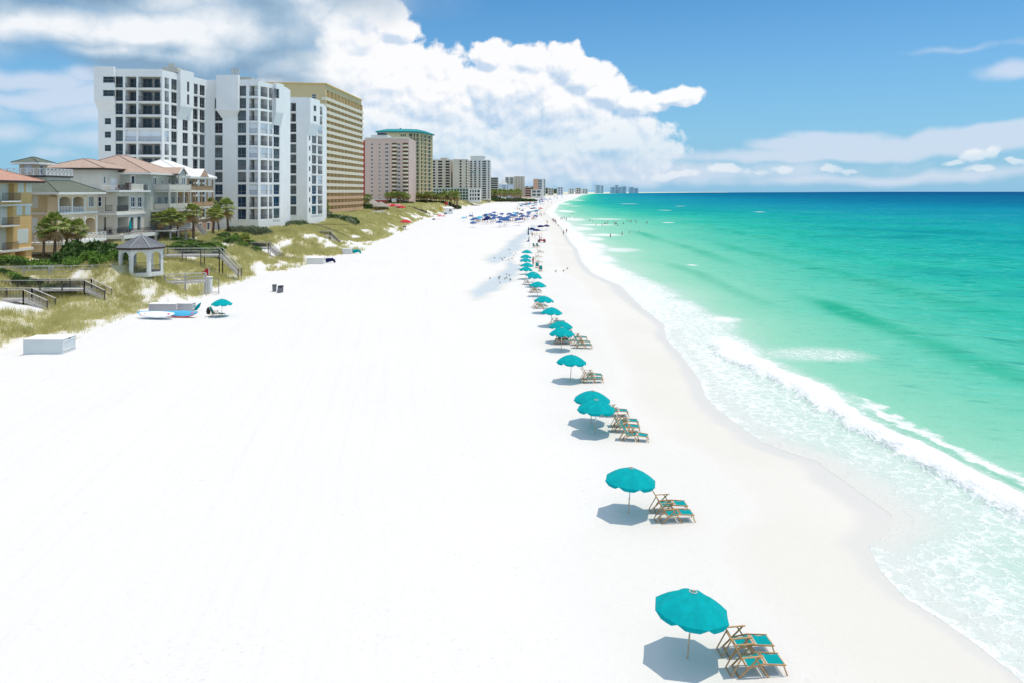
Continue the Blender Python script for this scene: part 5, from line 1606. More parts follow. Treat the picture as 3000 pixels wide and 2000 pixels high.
for (px, py, Y, lb, k, s) in [
    (126, 672, 106, 'palm with drooping fronds in front of the sand coloured house, leftmost of its trio', 0, .85),
    (160, 658, 106, 'tall palm in front of the sand coloured house, second from the left', 1, 1.05),
    (196, 668, 109, 'palm half behind the tall one before the arched loggias', 2, .9),
    (229, 670, 108, 'palm at the right end of the arcade deck of the sand coloured house', 3, .95),
    (436, 645, 146, 'palm against the corner of the greige house, left of the sage house deck', 2, 1.0),
    (473, 640, 144, 'palm under the projecting balconies of the sage house, left of its pair', 1, 1.15),
    (500, 632, 145, 'taller palm under the projecting balconies of the sage house', 0, 1.15),
    (518, 642, 147, 'brownish palm by the stair deck of the sage house', 3, 1.0),
    (567, 621, 150, 'bushy palm in front of the open timber porches', 1, 1.2),
    (621, 600, 176, 'palm partly hidden just right of the timber porches', 2, 1.0),
    (624, 627, 158, 'full palm between the porch house and the white tower', 0, 1.3),
    (642, 620, 168, 'slanting palm behind the full one at the foot of the white tower', 3, 1.0),
    (669, 607, 170, 'tallest palm in front of the white stepped tower', 1, 1.3),
    (827, 606, 202, 'brownish palm in the gap between the two white towers', 2, 1.0),
    (955, 607, 246, 'small palm at the near foot of the tan hotel', 0, 1.0),
    (1070, 580, 400, 'tall palm right of the tan hotel beside the thatched huts', 3, 2.0),
    (1064, 596, 385, 'shorter bushy palm left of the thatched huts', 1, 2.2)]:
    X, Y, Z_ = at(px, py, Y); put_palm(X, Y, Z_, lb, k, s)
for i in range(34):
    px = 1137 + i * 6.2 + random.uniform(-2, 2); Y = (542 if px < 1195 else 605) + random.uniform(-8, 8)
    X, Y, Z_ = at(px, 572 + random.uniform(-3, 4), Y)
    put_palm(X, Y, Z_, 'one of the row of palms in front of the pink and teal roofed towers', i % 4, 1.9, 'palm row before the far towers')
for i in range(26):
    px = 1408 + i * 4.6 + random.uniform(-2, 2); Y = 1020 + random.uniform(-20, 120)
    X, Y, Z_ = at(px, 564 + random.uniform(-1.5, 1.5), Y)
    if px > 1530: continue
    put_palm(X, Y, Z_, 'one of the small far palms below the banded and blue buildings', i % 4, 2.6, 'far palms')
# low fan palm
lp = bpy.data.objects.new('fan_palm', None); COL.objects.link(lp)
V, T, tn = frond_arrays(rngp, 24, 1.1, .7, 75, 0, 11, .4); o = np_mesh('crown', V + np.array([0, 0, .5]), T, [m_palm], False, {'tone': np.minimum(tn + .3, 1)}); o.parent = lp
mbt = MB(); mbt.tube((0, 0, -.3), (0, 0, .6), .25, 8); mbt.build('trunk', m_trunk, lp)
X, Y = -53.6, 150; lp.location = (X, Y, gz1(X, Y) + .1); lp.scale = (1.25, 1.25, 1.25); tag(lp, 'low spiky fan palm among the shrubs behind the picket boardwalk', 'palm')


def leaf_cloud(rng, n, rad, size, blobs=5, flat=.75):
    cs = rng.normal(0, .38, (blobs, 3)) * rad * np.array([1, 1, flat]); cs[:, 2] = np.abs(cs[:, 2]) * .8 + rad[2] * .35 if isinstance(rad, np.ndarray) else 0
    rr = rng.uniform(.45, .75, blobs)
    b_ = rng.integers(0, blobs, n)
    d = rng.normal(0, 1, (n, 3)); d /= np.linalg.norm(d, axis=1)[:, None]
    q = rng.uniform(.62, 1.05, n)[:, None]
    P_ = cs[b_] + d * q * rad * rr[b_][:, None]
    P_[:, 2] = np.maximum(P_[:, 2], .02)
    a = rng.normal(0, 1, (n, 3)) + d * .8; a /= np.linalg.norm(a, axis=1)[:, None]
    t1 = np.cross(a, rng.normal(0, 1, (n, 3))); t1 /= np.linalg.norm(t1, axis=1)[:, None]; t2 = np.cross(a, t1)
    s_ = size * rng.uniform(.6, 1.3, n)[:, None]
    V = np.stack([P_ - t1 * s_, P_ - t2 * s_ * .45, P_ + t1 * s_, P_ + t2 * s_ * .45], 1).reshape(-1, 3)
    Fc = np.arange(n * 4).reshape(n, 4)
    return V, Fc, np.repeat(np.clip(rng.uniform(0, .8, n) + .25 * (fbm(P_[:, 0] * 1.3 + 9, P_[:, 1] * 1.3 + P_[:, 2], 2, 8) - .5), 0, 1), 4)


SHR = {}
for kind, mt, n, sz in (('shrub', m_shrub, 2600, .15), ('bright', m_shrub2, 2200, .15), ('hedge', m_hedge, 2400, .10)):
    SHR[kind] = []
    for v in range(3):
        V, Fc, tn = leaf_cloud(rngp, n, np.array([1.0, 1.0, .8]), sz, 7)
        ob_ = bpy.data.objects.new('shrub', None); COL.objects.link(ob_)
        o = np_mesh('foliage', V, Fc, [mt], False, {'tone': tn}); o.parent = ob_
        SHR[kind].append(ob_)


def put_shrub(kind, x, y, sx, sz, lb, group=None, sy=None, z=None):
    p = fresh_copy(SHR[kind][random.randrange(3)], USED)
    p.location = (x, y, (gz1(x, y) if z is None else z) - .1); p.scale = (sx, sy or sx, sz); p.rotation_euler = (0, 0, random.uniform(0, 6))
    if 'group' in p.keys(): del p['group']
    tag(p, lb, 'shrub', group)


# the large oleander and its companions behind the first boardwalk
for (px, Y, sx, sz, k, lb) in [(200, 103, 2.0, 2.2, 'shrub', 'dark green shrub under the rightmost palm of the sand coloured house'), (250, 105, 2.6, 3.2, 'shrub', 'largest dark green oleander left of the gazebo'),
                               (300, 104.5, 2.5, 3.0, 'shrub', 'dark oleander touching the gazebo roof from the left'), (338, 107, 2.0, 2.3, 'shrub', 'dark shrub directly behind the left side of the gazebo')]:
    X = (px - 1500) / F * Y; put_shrub(k, X, Y, sx, sz, lb)
g_ = 'bright shrubs along the first boardwalk'
for i in range(17):
    px = 8 + i * 20 + random.uniform(-6, 6); Y = 97.5 + random.uniform(-1, 2.5); put_shrub('bright' if i % 3 else 'shrub', (px - 1500) / F * Y, Y, random.uniform(1.0, 1.5), random.uniform(1.2, 1.7), 'leafy green shrub in the hedge behind the first boardwalk', g_)
for i in range(9):
    px = 10 + i * 24 + random.uniform(-6, 6); Y = 91.5 + random.uniform(-.6, .4); put_shrub('bright' if i % 2 else 'shrub', (px - 1500) / F * Y, Y, random.uniform(.8, 1.2), random.uniform(.7, 1.0), 'low green shrub between the first and second boardwalks', 'low shrubs between the boardwalks')
g_ = 'shrubs right of the gazebo'
for i in range(30):
    px = 488 + (i * 37 % 150) + random.uniform(-5, 5); Y = 129 + (i % 6) * 2.6; put_shrub(('shrub', 'bright', 'shrub')[i % 3], (px - 1500) / F * Y, Y, random.uniform(1.1, 1.8), random.uniform(.7, 1.3), 'green shrub in the planting behind the grey railed boardwalk', g_)
for i in range(12):
    px = 645 + i * 10; Y = 146 + (i % 3) * 3; put_shrub('shrub' if i % 2 else 'bright', (px - 1500) / F * Y, Y, 1.3, .9, 'low shrub around the fan palm', 'low shrubs near the fan palm')
for i in range(16):
    px = 676 + i * 7; Y = 171 - i * .15; put_shrub('hedge', (px - 1500) / F * Y, Y, 1.5, 1.9, 'grey green bush of the clipped hedge before the white tower', 'hedge before the white tower')
for i in range(12):
    px = 806 + i * 7; Y = 197 + i * .8; put_shrub('hedge' if i % 2 else 'shrub', (px - 1500) / F * Y, Y, 1.8, 1.6, 'bush of the hedge at the foot of the slim white tower', 'hedge of the slim tower')
for i in range(14):
    px = 950 + i * 6; Y = 246 + (i % 3) * 4; put_shrub('shrub' if i % 2 else 'hedge', (px - 1500) / F * Y, Y, 2.6, 2.2, 'bush in front of the lowest hotel floors', 'bushes before the hotel')
for i in range(6): put_shrub('shrub', -73 + i * 1.5, 383, 2.5, 2.4, 'dark bush left of the thatched huts', 'bushes by the huts')
for i in range(30):
    px = 1140 + i * 6.9; Y = (548 if px < 1195 else 612) + (i % 3) * 3; put_shrub('shrub', (px - 1500) / F * Y, Y, 3.4, 2.6, 'bush below the row of palms', 'bushes below the palm row')
for i in range(20):
    px = 1404 + i * 8; Y = 1060 + (i % 3) * 30; put_shrub('shrub', (px - 1500) / F * Y, Y, 7, 4, 'dark bush in the belt below the far buildings', 'far bushes')
# wooded belt on the far shore
nF = 16000
Yf = rngp.uniform(1900, 3900, nF); Xf_ = xtoe(Yf) - rngp.uniform(20, 160, nF); keep = fbm(Yf * .008, Xf_ * .01, 3, 66) > .46; Yf, Xf_ = Yf[keep], Xf_[keep]; n = len(Yf)
top = 10 + 22 * fbm(Yf * .01, Xf_ * .012, 3, 67); Zf = rngp.uniform(0, 1, n) * top + 3
s_ = rngp.uniform(3, 6, n)
a1 = rngp.normal(0, 1, (n, 3)); a1 /= np.linalg.norm(a1, axis=1)[:, None]; a2 = np.cross(a1, rngp.normal(0, 1, (n, 3))); a2 /= np.linalg.norm(a2, axis=1)[:, None]
Pf = np.stack([Xf_, Yf, Zf], 1)
V = np.stack([Pf - a1 * s_[:, None], Pf - a2 * s_[:, None], Pf + a1 * s_[:, None], Pf + a2 * s_[:, None]], 1).reshape(-1, 3)
o = np_mesh('distant_wood', V, np.arange(n * 4).reshape(n, 4), [leaf_mat('far_foliage', (.06, .10, .07), (.09, .14, .09))], False, {'tone': np.repeat(rngp.uniform(0, 1, n), 4)})
tag(o, 'dark wooded belt on the far shore before the distant towers', 'trees', kind='stuff')

# ---------------------------------------------------------------- dune grass
def blades(n, ylo, yhi, nb, h0, h1, w, seed, dmax=34):
    rg = np.random.default_rng(seed)
    Y = ylo + (yhi - ylo) * rg.uniform(0, 1, n); D = rg.uniform(-2, dmax, n) * rg.uniform(.35, 1, n) ** .3; X = xtoe(Y) - D
    m_ = veg_mask(X, Y); keep = rg.uniform(0, 1, n) < m_ * (.35 + .65 * sstep(.40, .62, fbm(X * .8, Y * .5, 3, 71)))
    for (x0, x1, y0, y1) in ((-90, -69, 94, 176),):
        keep &= ~((X > x0) & (X < x1) & (Y > y0) & (Y < y1))
    X, Y = X[keep], Y[keep]; n = len(X); Z = ground_z(X, Y)
    X = np.repeat(X, nb); Y = np.repeat(Y, nb); Z = np.repeat(Z, nb); N = n * nb
    hs = np.repeat(.55 + .9 * fbm(X[::nb] * .5, Y[::nb] * .35, 2, 73), nb)
    az = rg.uniform(0, 2 * math.pi, N); sp = rg.uniform(0, .28, N)
    bx, by = X + np.cos(az) * sp, Y + np.sin(az) * sp
    h = rg.uniform(h0, h1, N) * hs; ln = rg.uniform(.1, .6, N) * h
    tx, ty = bx + np.cos(az) * ln - .10 * h, by + np.sin(az) * ln
    wa = rg.uniform(0, math.pi, N); wx, wy = np.cos(wa) * w, np.sin(wa) * w
    V = np.stack([np.stack([bx - wx, by - wy, Z - .05], 1), np.stack([bx + wx, by + wy, Z - .05], 1), np.stack([tx, ty, Z + h], 1)], 1).reshape(-1, 3)
    tone = np.repeat(np.clip(rg.uniform(0, .7, N) + .5 * (np.repeat(fbm(X[::nb] * .15, Y[::nb] * .12, 3, 75), nb) - .35), 0, 1), 3)
    return V, tone


parts = [blades(60000, 52, 130, 7, .35, .85, .022, 1), blades(52000, 130, 240, 6, .45, 1.0, .04, 2), blades(42000, 240, 480, 6, .5, 1.2, .08, 3), blades(26000, 480, 1100, 5, .7, 1.5, .18, 4, 45)]
V = np.concatenate([p[0] for p in parts]); tn = np.concatenate([p[1] for p in parts])
print('grass tris', len(V) // 3)
o = np_mesh('dune_grass', V, np.arange(len(V)).reshape(-1, 3), [m_grass], False, {'tone': tn})
tag(o, 'yellow green sea oats and beach grass covering the dunes', 'grass', kind='stuff')


# ================================================================== beach furniture
def cloth(name, col, trans=.35, rough=.85):
    m, t, b = new_mat(name)
    ob = E(t, t.nodes.new('ShaderNodeTexCoord').outputs['Object'])
    c = mix(t, noise(t, ob, 3, 4, .6).step(.3, .7), sc(col, .90), sc(col, 1.08))
    t.links.new(c.s, b.inputs['Base Color']); b.inputs['Roughness'].default_value = rough; b.inputs['Specular IOR Level'].default_value = .15
    bump(t, b, noise(t, ob, 160, 2), .15, .004)
    if trans:
        tr = t.nodes.new('ShaderNodeBsdfTranslucent'); t.links.new(c.s, tr.inputs[0])
        mx = t.nodes.new('ShaderNodeMixShader'); mx.inputs[0].default_value = trans
        o = t.nodes['Material Output']; t.links.new(b.outputs[0], mx.inputs[1]); t.links.new(tr.outputs[0], mx.inputs[2]); t.links.new(mx.outputs[0], o.inputs[0])
    return m


C = dict(teal=cloth('teal_canvas_cloth', (.0, .40, .43)), navy=cloth('navy_canvas', (.012, .02, .12)), blue=cloth('blue_canvas', (.06, .14, .34)),
         red=cloth('red_canvas', (.62, .05, .07)), lblue=cloth('light_blue_canvas', (.15, .50, .72)), pink=cloth('pink_canvas', (.75, .25, .30)), white=cloth('white_canvas', (.74, .74, .72)),
         yellow=cloth('yellow_canvas', (.72, .55, .10)))
m_wood = surf('oiled_timber', (.46, .27, .12), .6, .15, 4, .1)
m_pole = surf('bamboo_pole', (.50, .40, .27), .6, .2, 4)
m_metal = surf('white_pole', (.75, .75, .75), .4, .03)


def canopy_mb(Rr, h, val, ns=8, rings=6, sub=4, mi=0):
    mb = MB(); step = 2 * math.pi / ns
    def P_(t, a):
        k = a / step; fr = (k - math.floor(k)) * step
        rad = Rr * t * (math.cos(step / 2) / math.cos(fr - step / 2))
        sag = -.03 * math.sin(math.pi * fr / step) * t
        return (rad * math.cos(a), rad * math.sin(a), h * (1 - t ** 1.75) + sag)
    A = [step * k / sub for k in range(ns * sub + 1)]
    for i in range(rings):
        t0, t1 = i / rings, (i + 1) / rings
        for a0, a1 in zip(A, A[1:]):
            q = [P_(t0, a0), P_(t1, a0), P_(t1, a1), P_(t0, a1)]
            mb.face(q[:3] if i == 0 and False else (q if i else [q[0], q[1], q[2]]), mi)
    # valance with notches at the ribs
    for k in range(ns):
        for j in range(sub):
            a0, a1 = step * (k + j / sub), step * (k + (j + 1) / sub)
            p, q = P_(1, a0), P_(1, a1 - 1e-6)
            d0 = val * (1 if 0 < j else .15); d1 = val * (1 if j < sub - 1 else .15)
            mb.face([p, q, (q[0] * 1.012, q[1] * 1.012, q[2] - d1), (p[0] * 1.012, p[1] * 1.012, p[2] - d0)], mi)
    return mb


def make_umbrella(mat, Rr=1.16, h=.55, hi=2.0, name='beach_umbrella', ribs=True):
    r = bpy.data.objects.new(name, None); COL.objects.link(r)
    mb = MB(); mb.tube((0, 0, -.4), (0, 0, .75), .026, 10); mb.tube((0, 0, .75), (0, 0, 1.15), .030, 10, 1); mb.tube((0, 0, 1.15), (0, 0, hi + .02), .020, 10, 0); mb.build('pole', [m_pole, m_metal], r)
    o = canopy_mb(Rr, h, .13).build('canopy', mat, r, smooth=False); o.location = (0, 0, hi - h)
    if ribs:
        mb = MB()
        for k in range(8):
            a = 2 * math.pi * k / 8
            for i in range(4):
                t0, t1 = i / 4, (i + 1) / 4
                f_ = lambda t: (Rr * t * math.cos(a) * .99, Rr * t * math.sin(a) * .99, hi - h + h * (1 - t ** 1.75) - .02)
                mb.tube(f_(t0), f_(t1), .006, 4)
        mb.build('ribs', m_metal, r)
        mb = MB()
        for k in range(16):
            a, b_ = 2 * math.pi * k / 16, 2 * math.pi * (k + 1) / 16
            mb.tube((.115 * math.cos(a), .115 * math.sin(a), hi + .004), (.115 * math.cos(b_), .115 * math.sin(b_), hi + .004), .013, 6)
        mb.build('vent_ring', C['white'], r)
        mb = MB(); mb.lathe((0, 0, hi), [(.03, 0), (.035, .03), (.0, .06)], 8); mb.build('finial', m_wood, r)
    return r


def make_lounger(mat):
    r = bpy.data.objects.new('beach_lounger', None); COL.objects.link(r)
    w = .30
    def part(nm, m_, f_): mb = MB(); f_(mb); return mb.build(nm, m_, r)
    def side(y0): return lambda mb: None
    for s_ in (-1, 1):
        y = s_ * w
        part('armrest', m_wood, lambda mb: mb.bar((-.20, y * 1.08, .63), (.50, y * 1.08, .66), .062, .020))
        part('side_rail', m_wood, lambda mb: (mb.bar((-.02, y, .30), (.56, y, .40), .028, .045), mb.bar((.56, y, .39), (1.22, y, .34), .028, .045)))
        part('leg', m_wood, lambda mb: mb.bar((-.28, y * 1.04, .0), (.40, y * 1.04, .64), .028, .045))
        part('leg', m_wood, lambda mb: mb.bar((.66, y * 1.12, .0), (.22, y * 1.12, .64), .028, .045))
        part('foot_leg', m_wood, lambda mb: mb.bar((1.14, y * .96, .34), (1.27, y * .96, .0), .026, .04))
    def back(mb):
        for s_ in (-1, 1): mb.bar((0, s_ * (w - .035), .30), (-.46, s_ * (w - .035), 1.12), .028, .04, up=(1, 0, .5))
        mb.bar((-.45, -w, 1.10), (-.45, w, 1.10), .03, .05); mb.bar((-.02, -w, .33), (-.02, w, .33), .03, .04)
    part('back_frame', m_wood, back)
    part('back_brace', m_wood, lambda mb: (mb.bar((-.16, -w + .06, .58), (-.50, -w + .06, .0), .022, .035), mb.bar((-.16, w - .06, .58), (-.50, w - .06, .0), .022, .035), mb.bar((-.49, -w + .06, .02), (-.49, w - .06, .02), .03, .03)))
    for x, z in ((.0, .29), (.54, .385), (.62, .375), (1.20, .325), (-.27, .03), (.65, .03)): part('cross_bar', m_wood, lambda mb: mb.bar((x, -w, z), (x, w, z), .035, .03))
    def sling(P0, P1, nm, sag=.035, hw=w - .045):
        mb = MB(); P0, P1 = Vector(P0), Vector(P1); n = 6; L = (P1 - P0); nn = Vector((-L.z, 0, L.x)).normalized()
        if nn.z < 0: nn = -nn
        for i in range(n):
            a, b_ = i / n, (i + 1) / n
            pa, pb = P0 + L * a - nn * sag * math.sin(math.pi * a), P0 + L * b_ - nn * sag * math.sin(math.pi * b_)
            A = [Vector((pa.x, -hw, pa.z)), Vector((pa.x, hw, pa.z)), Vector((pa.x, hw, pa.z)) + nn * .012, Vector((pa.x, -hw, pa.z)) + nn * .012]
            B = [Vector((pb.x, -hw, pb.z)), Vector((pb.x, hw, pb.z)), Vector((pb.x, hw, pb.z)) + nn * .012, Vector((pb.x, -hw, pb.z)) + nn * .012]
            mb.hull2(A, B, 0, cap=i in (0, n - 1))
        mb.build(nm, mat, r)
    sling((-.01, 0, .34), (-.435, 0, 1.09), 'back_sling', .03)
    sling((.04, 0, .335), (.52, 0, .40), 'seat_sling', .05)
    sling((.66, 0, .395), (1.17, 0, .35), 'leg_sling', .04)
    return r


UMB = make_umbrella(C['teal'])
LNG = make_lounger(C['teal'])


def place(proto, x, y, lb, cat, group=None, rz=0.0, tilt=(0, 0), z=None, s=1.0):
    p = fresh_copy(proto, USED)
    p.location = (x, y, gz1(x, y) if z is None else z); p.rotation_euler = (tilt[0], tilt[1], rz); p.scale = (s, s, s)
    if 'group' in p.keys(): del p['group']
    tag(p, lb, cat, group)
    return p


row = 'teal umbrellas in the long row'
U = [(2014, 1928, 'large teal umbrella nearest the camera, beside two loungers', 7, 0), (1841, 1504, 'teal umbrella second nearest, alone with two loungers', 5, 3),
     (1744, 1270, 'front teal umbrella of the overlapping pair beside four loungers', 3, 4), (1731, 1240, 'rear teal umbrella of the overlapping pair beside four loungers', 4, 2),
     (1671, 1116, 'teal umbrella alone between two overlapping umbrella pairs', 4, 0), (1644, 1026, 'front teal umbrella of the second overlapping pair with chairs underneath', 3, 3),
     (1641, 1003, 'rear teal umbrella of the second overlapping pair', 3, 5), (1614, 957, 'teal umbrella just beyond the second overlapping pair', 4, 2)]
for px, py, lb, tx, tyy in U:
    x, y = on_ground(px, py); place(UMB, x, y, lb, 'umbrella', row, R(11), (R(-2), R(tx * .9)))
for px, py, lb in [(1592, 874, 'ninth teal umbrella of the row, two open loungers just left of it'), (1574, 831, 'tenth teal umbrella of the row, hiding its lounger'),
                   (1566, 807, 'front umbrella of the third overlapping teal pair'), (1561, 801, 'rear umbrella of the third overlapping teal pair'),
                   (1540, 786, 'nearest of the five close packed far teal umbrellas'), (1543, 773.5, 'second of the five close packed far teal umbrellas'), (1539, 760, 'third of the five close packed far teal umbrellas'),
                   (1540, 750, 'fourth of the five close packed far teal umbrellas'), (1543, 736, 'last teal umbrella of the row, under the blue pennant')]:
    Y = 27390 / (py - 562); place(UMB, (px - 1500) / F * Y, Y, lb, 'umbrella', row, R(random.uniform(0, 45)), (R(-2), R(3)))
lo = 'teal loungers in the long row'
for X, Y, rz, lb in [(6.87, 22.25, 3, 'teal lounger nearest the camera'), (6.86, 23.2, 3, 'teal lounger just behind the nearest one'),
                     (6.67, 32.5, 3, 'nearer teal lounger beside the second umbrella'), (6.62, 33.45, 4, 'farther teal lounger beside the second umbrella'),
                     (6.63, 43.1, -14, 'front lounger of the four beside the overlapping umbrellas'), (6.4, 44.6, -4, 'second lounger of the four beside the overlapping umbrellas'), (6.5, 45.6, 2, 'third lounger of the four beside the overlapping umbrellas'), (6.2, 47.7, 3, 'rear lounger of the four beside the overlapping umbrellas'),
                     (5.6, 56.1, 1, 'nearer lounger right of the lone umbrella between the pairs'), (5.7, 57.1, 3, 'farther lounger right of the lone umbrella between the pairs'),
                     (4.35, 70.0, 0, 'lounger in the shade of the second overlapping pair'), (5.2, 70.6, 180, 'lounger facing inland right of the second overlapping pair'), (6.1, 68.4, -10, 'front lounger of the cluster right of the second overlapping pair'), (6.1, 69.6, -5, 'middle lounger of the cluster right of the second overlapping pair'), (6.0, 71.8, -8, 'rear lounger of the cluster right of the second overlapping pair'),
                     (4.5, 80.5, 2, 'lounger partly hidden behind the second overlapping pair'), (3.2, 91.2, 0, 'nearer lounger left of the ninth umbrella'), (3.0, 92.3, 0, 'farther lounger left of the ninth umbrella'),
                     (3.0, 105.5, 2, 'nearer lounger below the tenth umbrella'), (2.9, 106.6, 0, 'farther lounger below the tenth umbrella'), (2.1, 115, 5, 'lounger seen from behind left of the third overlapping pair'),
                     (5.1, 134, 90, 'dark teal chair facing away, right of the packed umbrellas, nearer'), (4.7, 140, 85, 'dark teal chair facing away, right of the packed umbrellas, farther'),
                     (4.9, 149, 0, 'empty lounger right of the second packed umbrella'), (5.3, 161, 0, 'empty lounger right of the fourth packed umbrella'), (6.2, 174, 5, 'empty lounger right of the last teal umbrella'),
                     (5.6, 191, 60, 'left of two upright teal chairs before the red cart'), (6.5, 191.5, 60, 'right of two upright teal chairs before the red cart')]:
    place(LNG, X, Y, lb, 'lounger', lo, R(rz + random.uniform(-2, 2)), s=.95)

# ================================================================== people
def skin_person(name, J, edges, rad):
    me = bpy.data.meshes.new(name); me.from_pydata(J, edges, []); o = bpy.data.objects.new(name, me); COL.objects.link(o)
    m_ = o.modifiers.new('s', 'SKIN'); m_.use_smooth_shade = True; sv = me.skin_vertices[0].data
    for v, r_ in zip(sv, rad): v.radius = (r_, r_ * .82) if r_ > .09 else (r_, r_)
    sv[0].use_root = True
    o.modifiers.new('b', 'SUBSURF').levels = 1
    dg = bpy.context.evaluated_depsgraph_get(); m2 = bpy.data.meshes.new_from_object(o.evaluated_get(dg)); bpy.data.objects.remove(o)
    return m2


def pose(kind):
    # 0 pelvis 1 chest 2 neck 3 head 4 crown | 5-7 left arm | 8-10 right arm | 11-13 left leg | 14-16 right leg
    if kind == 'stand':
        J = [(0, 0, .95), (0, 0, 1.32), (0, 0, 1.47), (0, .02, 1.60), (0, .01, 1.70), (.19, 0, 1.38), (.25, .02, 1.12), (.24, .08, .88), (-.19, 0, 1.38), (-.25, .0, 1.12), (-.26, .06, .86), (.09, 0, .88), (.11, .02, .48), (.12, -.02, .05), (-.09, 0, .88), (-.11, .02, .48), (-.12, -.02, .05)]
    elif kind == 'walk':
        J = [(0, 0, .94), (0, .03, 1.31), (0, .05, 1.46), (0, .09, 1.59), (0, .08, 1.69), (.19, .03, 1.37), (.24, -.10, 1.12), (.23, -.02, .88), (-.19, .03, 1.37), (-.24, .12, 1.12), (-.22, .28, .93), (.09, .02, .87), (.10, .18, .48), (.10, .20, .05), (-.09, -.02, .87), (-.10, -.10, .48), (-.10, -.36, .12)]
    else:
        J = [(0, 0, .42), (0, -.16, .76), (0, -.18, .90), (0, -.17, 1.03), (0, -.18, 1.13), (.19, -.15, .82), (.26, .02, .62), (.22, .22, .55), (-.19, -.15, .82), (-.26, .02, .62), (-.22, .22, .55), (.10, .05, .42), (.12, .46, .50), (.12, .80, .30), (-.10, .05, .42), (-.12, .46, .48), (-.12, .84, .28)]
    Ed = [(0, 1), (1, 2), (2, 3), (3, 4), (1, 5), (5, 6), (6, 7), (1, 8), (8, 9), (9, 10), (0, 11), (11, 12), (12, 13), (0, 14), (14, 15), (15, 16)]
    Rd = [.15, .155, .055, .10, .07, .06, .042, .03, .06, .042, .03, .085, .06, .04, .085, .06, .04]
    return J, Ed, Rd


m_skins = [surf('skin_tan', (.55, .32, .22), .6, .05), surf('skin_deep', (.30, .15, .09), .6, .05), surf('skin_fair', (.66, .43, .33), .6, .05)]
m_hair = surf('dark_hair', (.05, .035, .025), .8)
m_wear = [surf('navy_swimwear', (.02, .03, .12), .7), surf('red_swimwear', (.5, .04, .05), .7), surf('pink_swimwear', (.65, .15, .30), .7), surf('black_swimwear', (.02, .02, .022), .7), surf('teal_swimwear', (.0, .25, .3), .7)]
PP = {}
for kind in ('stand', 'walk', 'sit'):
    J, Ed, Rd = pose(kind); body_me = skin_person('body', J, Ed, Rd)
    for v in range(3):
        me = body_me.copy(); me.materials.clear(); me.materials.append(m_skins[v])
        pr = bpy.data.objects.new('person', me); COL.objects.link(pr)
        hd = Vector(J[3]); mb = MB(); mb.lathe((hd.x, hd.y - .02, hd.z + .02), [(.10, -.06), (.118, .02), (.10, .09), (.05, .13), (0, .14)], 10); mb.build('hair', m_hair, pr, smooth=True)
        pv = Vector(J[0]); mb = MB(); mb.lathe((pv.x, pv.y, pv.z), [(.16, .12), (.185, .02), (.19, -.12), (.10, -.20)] if kind != 'sit' else [(.16, .12), (.19, .02), (.17, -.08)], 12); mb.build('swimwear', m_wear[(v * 2 + len(kind)) % 5], pr, smooth=True)
        PP[(kind, v)] = pr


def person(px, py, kind, lb, z=0.0, group=None, rz=None, sink=0.0, v=None):
    X, Y = on_ground(px, py, z)
    zz = z if z != 0 else max(gz1(X, Y), WZ)
    return place(PP[(kind, random.randrange(3) if v is None else v)], X, Y, lb, 'person', group, random.uniform(0, 6) if rz is None else rz, z=zz - sink)


person(1650.6, 691, 'walk', 'person walking along the wet sand, nearer of the strolling pair', -.4, rz=0)
person(1660, 685, 'walk', 'person in the shallow wash, farther of the strolling pair', -.45, rz=.3)
person(1603, 656, 'stand', 'person standing on the sand right of the navy umbrellas'); person(1636, 662, 'sit', 'person crouching at the water edge right of the navy umbrellas')
person(1581, 634, 'stand', 'left person of the three standing beside the turquoise shade'); person(1586, 636, 'stand', 'middle person of the three standing beside the turquoise shade'); person(1594, 632, 'stand', 'right person of the three standing beside the turquoise shade')
person(1376, 633, 'stand', 'left person of the two standing behind the leftmost blue umbrella'); person(1384, 632.5, 'stand', 'right person of the two standing behind the leftmost blue umbrella')
person(1366, 642, 'stand', 'person under the small light blue umbrella at the left of the crowd'); person(1559, 697, 'walk', 'person walking beside the folded dark flag'); person(1573, 681, 'sit', 'person sitting under the front navy umbrella')
person(1562, 779, 'stand', 'person in pink standing at the packed teal umbrellas'); person(1546, 788, 'sit', 'person sitting below the nearest packed teal umbrella'); person(1640, 1003, 'sit', 'person reclining in the shade of the second overlapping pair', rz=-1.57)
person(1582, 702, 'sit', 'person sitting on the red cart', z=.75, rz=-1.4)
gq = 'people gathered at the water edge'
for i, (px, py) in enumerate([(1618, 648), (1620, 645), (1622, 650), (1625, 647), (1627, 652), (1623, 641), (1629, 655)]): person(px, py, ('stand', 'sit')[i % 2], 'person in the small group at the water edge beyond the navy umbrellas', group=gq)
gq = 'swimmers'
for i, (x, y) in enumerate([(218, 150), (232, 150), (288, 160), (303, 165), (318, 183), (347, 184), (360, 176), (366, 172), (373, 176), (410, 177), (415, 172), (421, 183), (448, 174), (468, 164), (480, 165), (487, 163), (505, 164), (512, 167), (560, 172), (387, 236), (442, 226), (477, 217), (526, 216), (250, 118), (196, 92), (212, 96), (205, 128), (290, 158), (375, 168), (404, 168)]):
    px, py = x / 1.622 + 1550, y / 1.622 + 550
    person(px, py, 'stand', 'bather standing in the green shallows of the far surf', WZ, gq, sink=random.choice([.55, .75, 1.0]))
for px, py in [(1643, 646), (1647, 644), (1659.5, 646), (1653, 643), (1668, 640)]: person(px, py, 'stand', 'wader at the edge of the far surf', WZ + .01, 'waders', sink=.2)
gq = 'people in the beach crowd'
for i in range(80):
    px = random.uniform(1385, 1585); py = 651 - (px - 1385) * .06 + random.uniform(-14, 8)
    person(px, py, ('sit', 'stand', 'sit')[i % 3], 'sunbather in the crowd under the blue umbrellas', group=gq)
